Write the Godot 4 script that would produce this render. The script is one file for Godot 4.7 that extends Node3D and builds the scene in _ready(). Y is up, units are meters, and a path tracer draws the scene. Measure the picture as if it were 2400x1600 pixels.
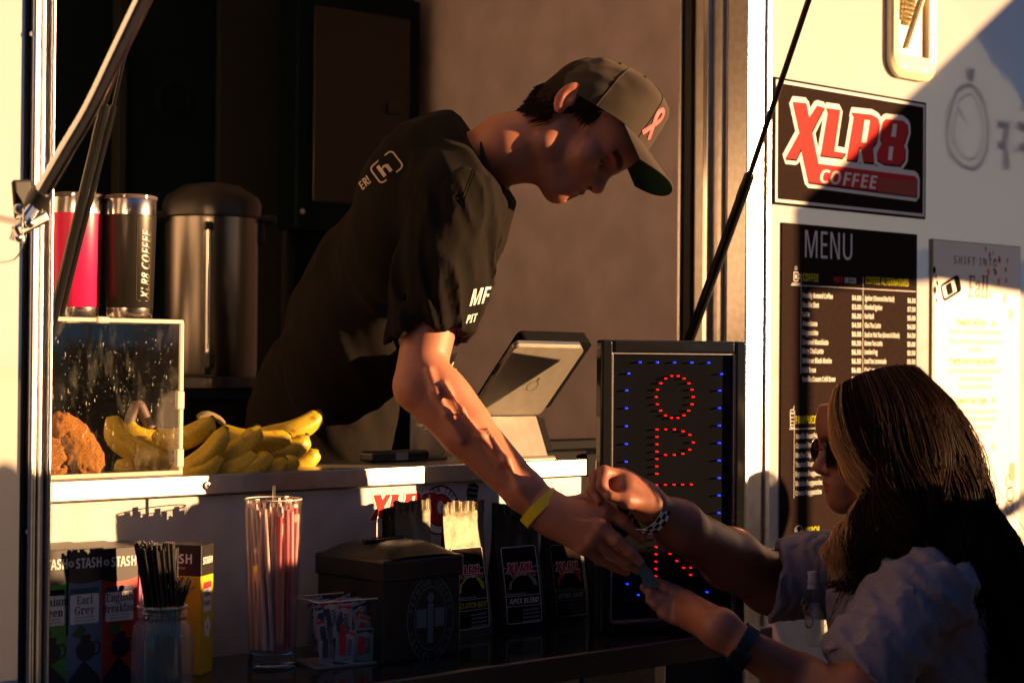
extends Node3D
# Food trailer at golden hour: a man leans out of the serving window to take a card from a woman.

const SUN := Vector3(0.69, 0.107, 0.716)       # towards the sun: low, from the right along the trailer's front
const SHELF := 1.058                             # top of the outside shelf
const SILL := 1.39                               # top of the window sill
var rng := RandomNumberGenerator.new()
var tex := {}
var mats := {}
var names := {}

# ---------------------------------------------------------------- mesh collector
class MB:
	var v := PackedVector3Array()
	var n := PackedVector3Array()
	var t := PackedVector2Array()
	var c := PackedColorArray()
	var i := PackedInt32Array()
	var col := Color(1, 1, 1)
	func vert(p: Vector3, nn := Vector3.ZERO, uv := Vector2.ZERO) -> int:
		v.append(p); n.append(nn); t.append(uv); c.append(col)
		return v.size() - 1
	func tri(a: int, b: int, d: int) -> void:      # a, b, d counter-clockwise seen from outside
		i.append(a); i.append(d); i.append(b)
	func quad(a: int, b: int, d: int, e: int) -> void:
		tri(a, b, d); tri(a, d, e)
	func face(a: Vector3, b: Vector3, d: Vector3, e: Vector3) -> void:
		var nn := (b - a).cross(d - a).normalized()
		var k := vert(a, nn, Vector2(0, 1)); vert(b, nn, Vector2(1, 1)); vert(d, nn, Vector2(1, 0)); vert(e, nn, Vector2(0, 0))
		quad(k, k + 1, k + 2, k + 3)
	func tri3(a: Vector3, b: Vector3, d: Vector3) -> void:
		var nn := (b - a).cross(d - a).normalized()
		var k := vert(a, nn); vert(b, nn); vert(d, nn)
		tri(k, k + 1, k + 2)
	func smooth() -> void:                         # fills normals that are still zero
		var acc := PackedVector3Array(); acc.resize(v.size())
		for k in range(0, i.size(), 3):
			var a := i[k]; var b := i[k + 1]; var d := i[k + 2]
			var f := (v[d] - v[a]).cross(v[b] - v[a])
			acc[a] += f; acc[b] += f; acc[d] += f
		for k in v.size():
			if n[k] == Vector3.ZERO: n[k] = acc[k].normalized() if acc[k].length_squared() > 0 else Vector3.UP
	func mesh() -> ArrayMesh:
		smooth()
		var a := []; a.resize(Mesh.ARRAY_MAX)
		a[Mesh.ARRAY_VERTEX] = v; a[Mesh.ARRAY_NORMAL] = n; a[Mesh.ARRAY_TEX_UV] = t; a[Mesh.ARRAY_COLOR] = c; a[Mesh.ARRAY_INDEX] = i
		var m := ArrayMesh.new(); m.add_surface_from_arrays(Mesh.PRIMITIVE_TRIANGLES, a)
		return m
	func box(ctr: Vector3, s: Vector3, b := Basis()) -> MB:
		var h := s * 0.5
		for ax in 3:
			for sg in [-1.0, 1.0]:
				var nn := Vector3.ZERO; nn[ax] = sg
				var u := Vector3.ZERO; u[(ax + 1) % 3] = 1
				var w := nn.cross(u)
				var o := nn * h; var du := u * h; var dw := w * h
				face(ctr + b * (o - du - dw), ctr + b * (o + du - dw), ctr + b * (o + du + dw), ctr + b * (o - du + dw))
		return self
	func rbox(ctr: Vector3, s: Vector3, r: float, b := Basis()) -> MB:    # box with rounded edges
		var h := s * 0.5
		r = minf(r, minf(h.x, minf(h.y, h.z)) * 0.98)
		var inn := h - Vector3.ONE * r
		for ax in 3:
			for sg in [-1.0, 1.0]:
				var nn := Vector3.ZERO; nn[ax] = sg
				var a1 := (ax + 1) % 3
				var u := Vector3.ZERO; u[a1] = 1
				var w := nn.cross(u)
				var a2 := (ax + 2) % 3
				var k0 := v.size()
				for q in 6:
					for p in 6:
						var fu: float = [-h[a1], -inn[a1] - r * 0.41, -inn[a1], inn[a1], inn[a1] + r * 0.41, h[a1]][p]
						var fw: float = [-h[a2], -inn[a2] - r * 0.41, -inn[a2], inn[a2], inn[a2] + r * 0.41, h[a2]][q]
						var pt := nn * h + u * fu + w * fw
						var core := pt.clamp(-inn, inn)
						var d := (pt - core).normalized()
						vert(ctr + b * (core + d * r), b * d, Vector2(p / 5.0, q / 5.0))
				for q in 5:
					for p in 5:
						var k := k0 + q * 6 + p
						quad(k, k + 1, k + 7, k + 6)
		return self
	func tube(path: Array, rad, segs := 10, cap := true, flat := 1.0, side := Vector3.ZERO) -> MB:
		var cnt := path.size()
		var k0 := v.size()
		var up := side
		if up == Vector3.ZERO:
			var d0: Vector3 = (path[1] - path[0]).normalized()
			up = Vector3.UP if absf(d0.y) < 0.9 else Vector3.RIGHT
		for k in cnt:
			var d: Vector3 = (path[mini(k + 1, cnt - 1)] - path[maxi(k - 1, 0)]).normalized()
			var x := up.cross(d)
			if x.length() < 0.001: x = d.cross(Vector3(0.3, 0.9, 0.2))
			x = x.normalized()
			up = d.cross(x)
			var r: float = rad[k] if rad is Array or rad is PackedFloat32Array else rad
			for s in segs:
				var a := TAU * s / segs
				var o := x * cos(a) + up * sin(a) * flat
				vert(path[k] + o * r, (x * cos(a) * flat + up * sin(a)).normalized(), Vector2(float(s) / segs, float(k) / (cnt - 1)))
		for k in cnt - 1:
			for s in segs:
				var a := k0 + k * segs + s; var b := k0 + k * segs + (s + 1) % segs
				quad(a, b, b + segs, a + segs)
		if cap:
			for e in 2:
				var kk := 0 if e == 0 else cnt - 1
				var d: Vector3 = (path[0] - path[1]).normalized() if e == 0 else (path[cnt - 1] - path[cnt - 2]).normalized()
				var ctr := vert(path[kk], d)
				var ring := []
				for s in segs: ring.append(vert(v[k0 + kk * segs + s], d))
				for s in segs:
					if e == 0: tri(ctr, ring[(s + 1) % segs], ring[s])
					else: tri(ctr, ring[s], ring[(s + 1) % segs])
		return self
	# profile: Vector2(radius, height) going up; b maps (x, up, z)
	func lathe(o: Vector3, prof: Array, segs := 32, b := Basis(), sharp := false) -> MB:
		var cnt := prof.size()
		for k in cnt - 1:
			var p: Vector2 = prof[k]; var q: Vector2 = prof[k + 1]
			var dn := Vector2(q.y - p.y, p.x - q.x).normalized()
			var n0 := dn; var n1 := dn
			if not sharp:
				if k > 0:
					var e: Vector2 = (prof[k] - prof[k - 1]).normalized(); var en := Vector2(e.y, -e.x)
					if en.dot(dn) > 0.7: n0 = (dn + en).normalized()
				if k < cnt - 2:
					var e: Vector2 = (prof[k + 2] - prof[k + 1]).normalized(); var en := Vector2(e.y, -e.x)
					if en.dot(dn) > 0.7: n1 = (dn + en).normalized()
			var k0 := v.size()
			for s in segs + 1:
				var a := TAU * s / segs
				var d := Vector3(cos(a), 0, -sin(a))
				vert(o + b * (d * p.x + Vector3.UP * p.y), b * (d * n0.x + Vector3.UP * n0.y), Vector2(float(s) / segs, float(k) / (cnt - 1)))
				vert(o + b * (d * q.x + Vector3.UP * q.y), b * (d * n1.x + Vector3.UP * n1.y), Vector2(float(s) / segs, float(k + 1) / (cnt - 1)))
			for s in segs:
				var a := k0 + s * 2
				quad(a, a + 2, a + 3, a + 1)
		return self
	func ball(o: Vector3, r: Vector3, b := Basis(), seg := 16, rings := 10) -> MB:
		var k0 := v.size()
		for q in rings + 1:
			for s in seg + 1:
				var la := PI * (float(q) / rings - 0.5); var lo := TAU * s / seg
				var d := Vector3(cos(la) * cos(lo), sin(la), -cos(la) * sin(lo))
				vert(o + b * (d * r), (b * (d / r)).normalized(), Vector2(float(s) / seg, float(q) / rings))
		for q in rings:
			for s in seg:
				var a := k0 + q * (seg + 1) + s
				quad(a, a + 1, a + seg + 2, a + seg + 1)
		return self
	# flat polygon in the plane o + x*b.x + y*b.y, facing b.z, thickness th (0: a sheet)
	func poly(pts: PackedVector2Array, o: Vector3, b: Basis, th := 0.0) -> MB:
		if Geometry2D.is_polygon_clockwise(pts): pts.reverse()
		var ix := Geometry2D.triangulate_polygon(pts)
		if ix.is_empty(): return self
		var nn := b.z.normalized()
		var k0 := v.size()
		for p in pts: vert(o + b.x * p.x + b.y * p.y, nn, p)
		for k in range(0, ix.size(), 3):
			var a := pts[ix[k]]; var bb := pts[ix[k + 1]]; var d := pts[ix[k + 2]]
			if (bb - a).cross(d - a) > 0: tri(k0 + ix[k], k0 + ix[k + 1], k0 + ix[k + 2])
			else: tri(k0 + ix[k], k0 + ix[k + 2], k0 + ix[k + 1])
		if th > 0:
			var k1 := v.size()
			for p in pts: vert(o + b.x * p.x + b.y * p.y - nn * th, -nn, p)
			for k in range(0, ix.size(), 3):
				var a := pts[ix[k]]; var bb := pts[ix[k + 1]]; var d := pts[ix[k + 2]]
				if (bb - a).cross(d - a) > 0: tri(k1 + ix[k], k1 + ix[k + 2], k1 + ix[k + 1])
				else: tri(k1 + ix[k], k1 + ix[k + 1], k1 + ix[k + 2])
			for k in pts.size():
				var p := pts[k]; var q := pts[(k + 1) % pts.size()]
				var a := o + b.x * p.x + b.y * p.y; var d := o + b.x * q.x + b.y * q.y
				face(a - nn * th, d - nn * th, d, a)
		return self
	# outline strip of a closed polygon
	func ring(pts: PackedVector2Array, w: float, o: Vector3, b: Basis, th := 0.0) -> MB:
		if Geometry2D.is_polygon_clockwise(pts): pts.reverse()
		var inner := Geometry2D.offset_polygon(pts, -w)
		if inner.is_empty(): return self
		var cnt := pts.size()
		var nn := b.z.normalized()
		var ins := []
		for k in cnt:                                # own inner points so that both loops pair up
			var p := pts[k]; var e0 := (p - pts[(k + cnt - 1) % cnt]).normalized(); var e1 := (pts[(k + 1) % cnt] - p).normalized()
			var m := Vector2(-e0.y - e1.y, e0.x + e1.x)
			m = m / maxf(0.3, m.length_squared()) * 2.0
			ins.append(p + m * w)
		for k in cnt:
			var j := (k + 1) % cnt
			var a := o + b.x * pts[k].x + b.y * pts[k].y; var d := o + b.x * pts[j].x + b.y * pts[j].y
			var e: Vector3 = o + b.x * ins[j].x + b.y * ins[j].y; var f: Vector3 = o + b.x * ins[k].x + b.y * ins[k].y
			face(a, d, e, f)
			if th > 0:
				face(a - nn * th, d - nn * th, d, a)
				face(e - nn * th, f - nn * th, f, e)
		return self
	func add(m: Mesh, x: Transform3D, fix = null) -> MB:
		for s in m.get_surface_count():
			var a := m.surface_get_arrays(s)
			var k0 := v.size()
			var vv: PackedVector3Array = a[Mesh.ARRAY_VERTEX]
			var nv: PackedVector3Array = a[Mesh.ARRAY_NORMAL]
			for k in vv.size():
				var p := vv[k]
				if fix != null: p = fix.call(p)
				vert(x * p, (x.basis * nv[k]).normalized())
			var ix = a[Mesh.ARRAY_INDEX]
			if ix == null: ix = PackedInt32Array(range(vv.size()))
			for k in ix: i.append(k0 + k)
		return self

# ---------------------------------------------------------------- scene tree helpers
func numbered(called: String) -> String:
	if not names.has(called):
		names[called] = 0
		return called
	names[called] += 1
	return "%s_%03d" % [called, names[called]]

func tag(o: Node3D, label: String, category: String, group := "") -> Node3D:
	o.set_meta("label", label)
	if category: o.set_meta("category", category)
	if group: o.set_meta("group", group)
	return o

func thing(called: String, label: String, category: String, at := Vector3.ZERO, b := Basis(), group := "") -> Node3D:
	var o := Node3D.new(); o.name = numbered(called); add_child(o)
	o.transform = Transform3D(b, at)
	tag(o, label, category, group)
	return o

func obj(called: String, m, material: Material, parent: Node3D = null) -> MeshInstance3D:
	var o := MeshInstance3D.new()
	o.mesh = m.mesh() if m is MB else m
	o.material_override = material
	if parent == null:
		o.name = numbered(called); add_child(o)
	else:
		var k := 0; var nm := called
		while parent.has_node(nm):
			k += 1; nm = "%s_%03d" % [called, k]
		o.name = nm
		parent.add_child(o, true)
	return o

func struct(called: String, m, material: Material) -> MeshInstance3D:
	var o := obj(called, m, material)
	o.set_meta("kind", "structure")
	return o

# ---------------------------------------------------------------- materials
func noise_tex(key: String, freq: float, oct := 4, size := 512, kind := FastNoiseLite.TYPE_SIMPLEX_SMOOTH, lo := 0.0, hi := 1.0) -> NoiseTexture2D:
	if tex.has(key): return tex[key]
	var fn := FastNoiseLite.new(); fn.seed = key.hash() % 1000; fn.noise_type = kind; fn.frequency = freq; fn.fractal_octaves = oct
	var t := NoiseTexture2D.new(); t.width = size; t.height = size; t.seamless = true; t.noise = fn
	var g := Gradient.new(); g.set_color(0, Color(lo, lo, lo)); g.set_color(1, Color(hi, hi, hi)); t.color_ramp = g
	tex[key] = t
	return t

func img_tex(key: String, size: int, f: Callable) -> ImageTexture:
	if tex.has(key): return tex[key]
	var im := Image.create(size, size, false, Image.FORMAT_RGB8)
	for y in size:
		for x in size: im.set_pixel(x, y, f.call(x, y))
	tex[key] = ImageTexture.create_from_image(im)
	return tex[key]

# linear base colour; opt: bump [texture, scale of uv, height in cm], tint [texture, scale], rt [roughness texture, scale]
func mat(key: String, c: Color, rough := 0.6, metal := 0.0, opt := {}) -> StandardMaterial3D:
	if mats.has(key): return mats[key]
	var m := StandardMaterial3D.new(); m.resource_name = key
	m.albedo_color = c.linear_to_srgb(); m.roughness = rough; m.metallic = metal
	if opt.has("spec"): m.metallic_specular = opt.spec
	if opt.has("tri") : 
		m.uv1_triplanar = true; m.uv1_scale = opt.tri if opt.tri is Vector3 else Vector3.ONE * opt.tri
	if opt.has("bump"):
		m.heightmap_enabled = true; m.heightmap_texture = opt.bump[0]; m.heightmap_scale = opt.bump[1]
	if opt.has("tint"): m.albedo_texture = opt.tint
	if opt.has("rt"): m.roughness_texture = opt.rt
	if opt.has("coat"): m.clearcoat_enabled = true; m.clearcoat = opt.coat; m.clearcoat_roughness = opt.get("coatr", 0.05)
	if opt.has("rim"): m.rim_enabled = true; m.rim = opt.rim; m.rim_tint = 0.6
	if opt.has("sss"): m.subsurf_scatter_enabled = true; m.subsurf_scatter_strength = opt.sss
	if opt.has("vc"): m.vertex_color_use_as_albedo = true
	if opt.has("back"): m.backlight_enabled = true; m.backlight = opt.back
	if opt.has("alpha"):
		m.transparency = BaseMaterial3D.TRANSPARENCY_ALPHA; m.albedo_color.a = opt.alpha
	if opt.has("glow"): m.emission_enabled = true; m.emission = opt.glow[0]; m.emission_energy_multiplier = opt.glow[1]
	if opt.has("aniso"): m.anisotropy_enabled = true; m.anisotropy = opt.aniso
	mats[key] = m
	return m

# ---------------------------------------------------------------- lettering
var fonts := {}
var glyphs := {}
# text in the plane of x (b.x right, b.y up, b.z out), h = capital height; narrow < 1 squeezes, slant shears
func text(mb: MB, s: String, o: Vector3, b: Basis, h: float, narrow := 1.0, align := 0, face := "Droid Sans", bold := false, slant := 0.0, fit := 0.0) -> float:
	var key := s + face + str(bold)
	if not glyphs.has(key):
		var fk := face + str(bold)
		if not fonts.has(fk):
			var f := SystemFont.new(); f.font_names = PackedStringArray([face]); f.font_weight = 700 if bold else 400
			fonts[fk] = f
		var tm := TextMesh.new(); tm.font = fonts[fk]; tm.font_size = 32; tm.pixel_size = 1.0 / 23.0; tm.depth = 0.0; tm.curve_step = 2.0; tm.text = s
		tm.horizontal_alignment = HORIZONTAL_ALIGNMENT_LEFT; tm.vertical_alignment = VERTICAL_ALIGNMENT_BOTTOM
		var am := ArrayMesh.new(); am.add_surface_from_arrays(Mesh.PRIMITIVE_TRIANGLES, tm.get_mesh_arrays())
		glyphs[key] = am
	var gm: ArrayMesh = glyphs[key]
	var bb := gm.get_aabb()
	var base := bb.position.y if not ("g" in s or "p" in s or "y" in s or "q" in s or "(" in s or "$" in s or "," in s or "j" in s or "Q" in s) else bb.position.y + (0.29 if not ("$" in s and not "(" in s) else 0.12)
	if fit > 0: narrow = fit / (bb.size.x * h)
	var w := bb.size.x * h * narrow
	var off := -w * 0.5 * align
	var x0 := bb.position.x
	mb.add(gm, Transform3D(b, o), func(p: Vector3) -> Vector3: return Vector3((p.x - x0) * h * narrow + off + (p.y - base) * h * slant, (p.y - base) * h, 0))
	return w

func rect(x0: float, y0: float, x1: float, y1: float, r := 0.0, seg := 4) -> PackedVector2Array:
	var p := PackedVector2Array()
	if r <= 0: return PackedVector2Array([Vector2(x0, y0), Vector2(x1, y0), Vector2(x1, y1), Vector2(x0, y1)])
	for q in 4:
		var c := Vector2(x1 - r if q == 0 or q == 3 else x0 + r, y1 - r if q < 2 else y0 + r)
		for k in seg + 1:
			var a := PI / 2 * (q + float(k) / seg)
			p.append(c + Vector2(cos(a), sin(a)) * r)
	return p

func oval(c: Vector2, rx: float, ry: float, seg := 40) -> PackedVector2Array:
	var p := PackedVector2Array()
	for k in seg: p.append(c + Vector2(cos(TAU * k / seg) * rx, sin(TAU * k / seg) * ry))
	return p

func shade(p: PackedVector2Array, k: float, dx: float, dy: float) -> PackedVector2Array:
	var q := PackedVector2Array()
	for a in p: q.append(Vector2(a.x * k + dx, a.y * k + dy))
	return q

func spline(pts: Array, per := 6) -> Array:
	var out := []
	for k in pts.size() - 1:
		var a = pts[maxi(k - 1, 0)]; var b = pts[k]; var c = pts[k + 1]; var d = pts[mini(k + 2, pts.size() - 1)]
		for s in per: out.append(b.cubic_interpolate(c, a, d, float(s) / per))
	out.append(pts[-1])
	return out

func frame(zdir: Vector3, up := Vector3.UP) -> Basis:
	var z := zdir.normalized(); var x := up.cross(z).normalized()
	return Basis(x, z.cross(x), z)

func fpath(pts: Array) -> Array: return pts

# ---------------------------------------------------------------- rounded bodies: a distance field meshed with surface nets
class Sdf:
	var P := []                                    # prims: [kind, op, k, a, b, ra, rb, inverse basis, bound]
	var disp = null
	var disp_max := 0.0
	var grow := 1.0
	var tone = null
	func cone(a: Vector3, b: Vector3, ra: float, rb: float, k := 0.02, op := 0) -> Sdf:
		P.append([0, op, k * grow, a, b, ra * grow, rb * grow, null, 1.0 / maxf(1e-12, (b - a).length_squared())]); return self
	func ball(a: Vector3, r: float, k := 0.02, op := 0) -> Sdf:
		P.append([0, op, k * grow, a, a + Vector3(0, 1e-5, 0), r * grow, r * grow, null, 1e10]); return self
	func egg(a: Vector3, r: Vector3, k := 0.02, op := 0, b := Basis()) -> Sdf:
		P.append([1, op, k * grow, a, r * grow, 0.0, 0.0, b.inverse()]); return self
	func cut(n: Vector3, at: Vector3, k := 0.004) -> Sdf:      # removes the side that n points to
		var nn := n.normalized()
		P.append([2, 1, k, nn, at, 0.0, 0.0, null]); return self
	static func one(q: Array, p: Vector3) -> float:
		match q[0]:
			0:
				var a: Vector3 = q[3]
				var ba: Vector3 = q[4] - a
				var pa := p - a
				var h := clampf(pa.dot(ba) / ba.length_squared(), 0.0, 1.0)
				return (pa - ba * h).length() - lerpf(q[5], q[6], h)
			1:
				var l: Vector3 = q[7] * (p - q[3])
				var r: Vector3 = q[4]
				var u := l / r
				var k0 := u.length()
				var k1 := (u / r).length()
				if k1 < 1e-6: return -minf(r.x, minf(r.y, r.z))
				return k0 * (k0 - 1.0) / k1
			_:
				return -(q[3] as Vector3).dot(p - q[4])
	func eval(p: Vector3, list: Array) -> float:
		var d := 1e3
		for q in list:
			var e: float
			var kind: int = q[0]
			if kind == 0:
				var a: Vector3 = q[3]
				var ba: Vector3 = q[4]; ba -= a
				var pa := p - a
				var h := clampf(pa.dot(ba) * q[8], 0.0, 1.0)
				e = (pa - ba * h).length() - lerpf(q[5], q[6], h)
			else: e = one(q, p)
			var k: float = q[2]
			if q[1] == 0:
				if e < d + k:
					var h := k - absf(d - e)
					if e < d: d = e
					if h > 0.0: d -= h * h * 0.25 / k
			else:
				if -e > d - k:
					var h := k - absf(d + e)
					if -e > d: d = -e
					if h > 0.0: d += h * h * 0.25 / k
		if disp_max > 0.0 and absf(d) < disp_max * 2.0: d += disp.call(p)
		return d
	func relevant(c: Vector3, R: float, list: Array) -> Array:
		var ds := PackedFloat32Array(); var best := 1e9
		for q in list:
			var e := one(q, c); ds.append(e)
			if q[1] == 0: best = minf(best, e)
		var out := []
		for k in list.size():
			var q = list[k]
			if q[1] == 0:
				if ds[k] < best + 2.0 * R + q[2] + disp_max: out.append(q)
			elif ds[k] < 2.0 * R + q[2] + disp_max: out.append(q)
		return out
	# adds the surface inside the box lo..hi to mb
	func build(mb: MB, lo: Vector3, hi: Vector3, cell: float) -> void:
		const B := 6
		var size := cell * B
		var nb := Vector3i(((hi - lo) / size).ceil())
		var R := size * 0.5 * 1.7321 + cell
		var vid := {}
		var edges := PackedInt32Array()
		# coarse pass
		var S := B * 4
		var blocks := []
		for bz in range(0, nb.z, 4):
			for by in range(0, nb.y, 4):
				for bx in range(0, nb.x, 4):
					var cc := lo + Vector3(bx + 2, by + 2, bz + 2) * size
					var RR := R * 4
					var rl := relevant(cc, RR, P)
					if rl.is_empty() or absf(eval(cc, rl)) > RR * 1.06 + disp_max: continue
					for z in range(bz, mini(bz + 4, nb.z)):
						for y in range(by, mini(by + 4, nb.y)):
							for x in range(bx, mini(bx + 4, nb.x)):
								var c := lo + (Vector3(x, y, z) + Vector3.ONE * 0.5) * size
								var l2 := relevant(c, R, rl)
								if l2.is_empty() or absf(eval(c, l2)) > R * 1.06 + disp_max: continue
								blocks.append([Vector3i(x, y, z), l2])
		var N := B + 1
		var vals := []; vals.resize(blocks.size())
		var work := func(bi: int) -> void:
			var bl: Array = blocks[bi]
			var b0: Vector3i = bl[0] * B
			var r := PackedFloat32Array(); r.resize(N * N * N)
			var any_in := false; var any_out := false
			var k := 0
			for z in N:
				for y in N:
					for x in N:
						var d := eval(lo + Vector3(b0.x + x, b0.y + y, b0.z + z) * cell, bl[1])
						r[k] = d; k += 1
						if d < 0: any_in = true
						else: any_out = true
			if any_in and any_out: vals[bi] = r
		if blocks.size(): WorkerThreadPool.wait_for_group_task_completion(WorkerThreadPool.add_group_task(work, blocks.size()))
		var wx := nb.x * B + 2; var wy := nb.y * B + 2
		for bn in blocks.size():
			var bl: Array = blocks[bn]
			var b0: Vector3i = bl[0] * B
			if vals[bn] == null: continue
			var val: PackedFloat32Array = vals[bn]
			for z in B:
				for y in B:
					for x in B:
						var i0 := (z * N + y) * N + x
						var m := 0
						var c8 := [val[i0], val[i0 + 1], val[i0 + N], val[i0 + N + 1], val[i0 + N * N], val[i0 + N * N + 1], val[i0 + N * N + N], val[i0 + N * N + N + 1]]
						for q in 8:
							if c8[q] < 0: m |= 1 << q
						if m == 0 or m == 255: continue
						var acc := Vector3.ZERO; var cnt := 0
						for e in 12:
							var ax := e >> 2; var s := e & 3
							var a: int
							if ax == 0: a = (s & 1) * 2 + (s >> 1) * 4
							elif ax == 1: a = (s & 1) + (s >> 1) * 4
							else: a = (s & 1) + (s >> 1) * 2
							var bb := a | (1 << ax)
							if ((m >> a) & 1) != ((m >> bb) & 1):
								var f: float = c8[a] / (c8[a] - c8[bb])
								var pt := Vector3(a & 1, (a >> 1) & 1, (a >> 2) & 1)
								pt[ax] += f
								acc += pt; cnt += 1
						var g := acc / cnt
						var gx: float = lerpf(lerpf(c8[1] - c8[0], c8[3] - c8[2], g.y), lerpf(c8[5] - c8[4], c8[7] - c8[6], g.y), g.z)
						var gy: float = lerpf(lerpf(c8[2] - c8[0], c8[3] - c8[1], g.x), lerpf(c8[6] - c8[4], c8[7] - c8[5], g.x), g.z)
						var gz: float = lerpf(lerpf(c8[4] - c8[0], c8[5] - c8[1], g.x), lerpf(c8[6] - c8[2], c8[7] - c8[3], g.x), g.y)
						var cx := b0.x + x; var cy := b0.y + y; var cz := b0.z + z
						var p := lo + (Vector3(cx, cy, cz) + g) * cell
						if tone != null: mb.col = tone.call(p)
						var key := (cz * wy + cy) * wx + cx
						vid[key] = mb.vert(p, Vector3(gx, gy, gz).normalized())
						var in0 := m & 1
						if in0 != ((m >> 1) & 1): edges.append(key); edges.append(0 if in0 else 4)
						if in0 != ((m >> 2) & 1): edges.append(key); edges.append(1 if in0 else 5)
						if in0 != ((m >> 4) & 1): edges.append(key); edges.append(2 if in0 else 6)
		var st := [1, wx, wx * wy]
		for k in range(0, edges.size(), 2):
			var key := edges[k]; var ax := edges[k + 1] & 3
			var u: int = st[(ax + 1) % 3]; var w: int = st[(ax + 2) % 3]
			var ka := key - u - w; var kb := key - w; var kd := key - u
			if not (vid.has(ka) and vid.has(kb) and vid.has(kd)): continue
			if edges[k + 1] < 4: mb.quad(vid[ka], vid[kb], vid[key], vid[kd])
			else: mb.quad(vid[ka], vid[kd], vid[key], vid[kb])
		mb.col = Color(1, 1, 1)

func _ready() -> void:
	rng.seed = 20240611
	# camera, sky, sun, exposure
	var cam := Camera3D.new(); cam.name = "camera"; add_child(cam)
	cam.transform = Transform3D(Basis(Vector3(0.75570, 0.00800, 0.65486), Vector3(-0.01357, 0.99990, 0.00344), -(Vector3(0.65477, 0.01149, -0.75574))), Vector3(0.00000, 1.60000, 2.75000))
	cam.fov = 22.17; cam.near = 0.05; cam.far = 400.0; cam.current = true
	var ca := CameraAttributesPhysical.new()
	ca.frustum_focal_length = 61.0; ca.frustum_focus_distance = 3.3; ca.frustum_near = 0.05; ca.frustum_far = 400.0
	ca.exposure_aperture = 5.0
	cam.attributes = ca
	var env := Environment.new()
	env.background_mode = Environment.BG_SKY
	var sk := Sky.new(); var sm := ProceduralSkyMaterial.new()
	sm.sky_top_color = Color(0.05, 0.25, 0.44); sm.sky_horizon_color = Color(0.36, 0.50, 0.60); sm.sky_curve = 0.12
	sm.ground_bottom_color = Color(0.05, 0.05, 0.05); sm.ground_horizon_color = Color(0.30, 0.27, 0.22)
	sm.sun_angle_max = 40.0; sm.sun_curve = 0.12
	sk.sky_material = sm; env.sky = sk
	env.background_energy_multiplier = 0.36
	env.tonemap_mode = Environment.TONE_MAPPER_LINEAR; env.tonemap_exposure = 3.0
	env.sdfgi_enabled = true; env.ssao_enabled = true; env.ssil_enabled = true
	var we := WorldEnvironment.new(); we.name = "world"; we.environment = env; add_child(we)
	var sun := DirectionalLight3D.new(); sun.name = "sun"; add_child(sun)
	sun.look_at_from_position(Vector3.ZERO, -SUN, Vector3.UP)
	sun.light_energy = 1.6; sun.light_color = Color(1.0, 0.775, 0.54); sun.light_angular_distance = 0.53; sun.shadow_enabled = true
	make_materials()
	make_ground()
	make_trailer()
	make_surroundings()
	make_signs()
	make_sill_things()
	make_shelf_things()
	make_people()

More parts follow.
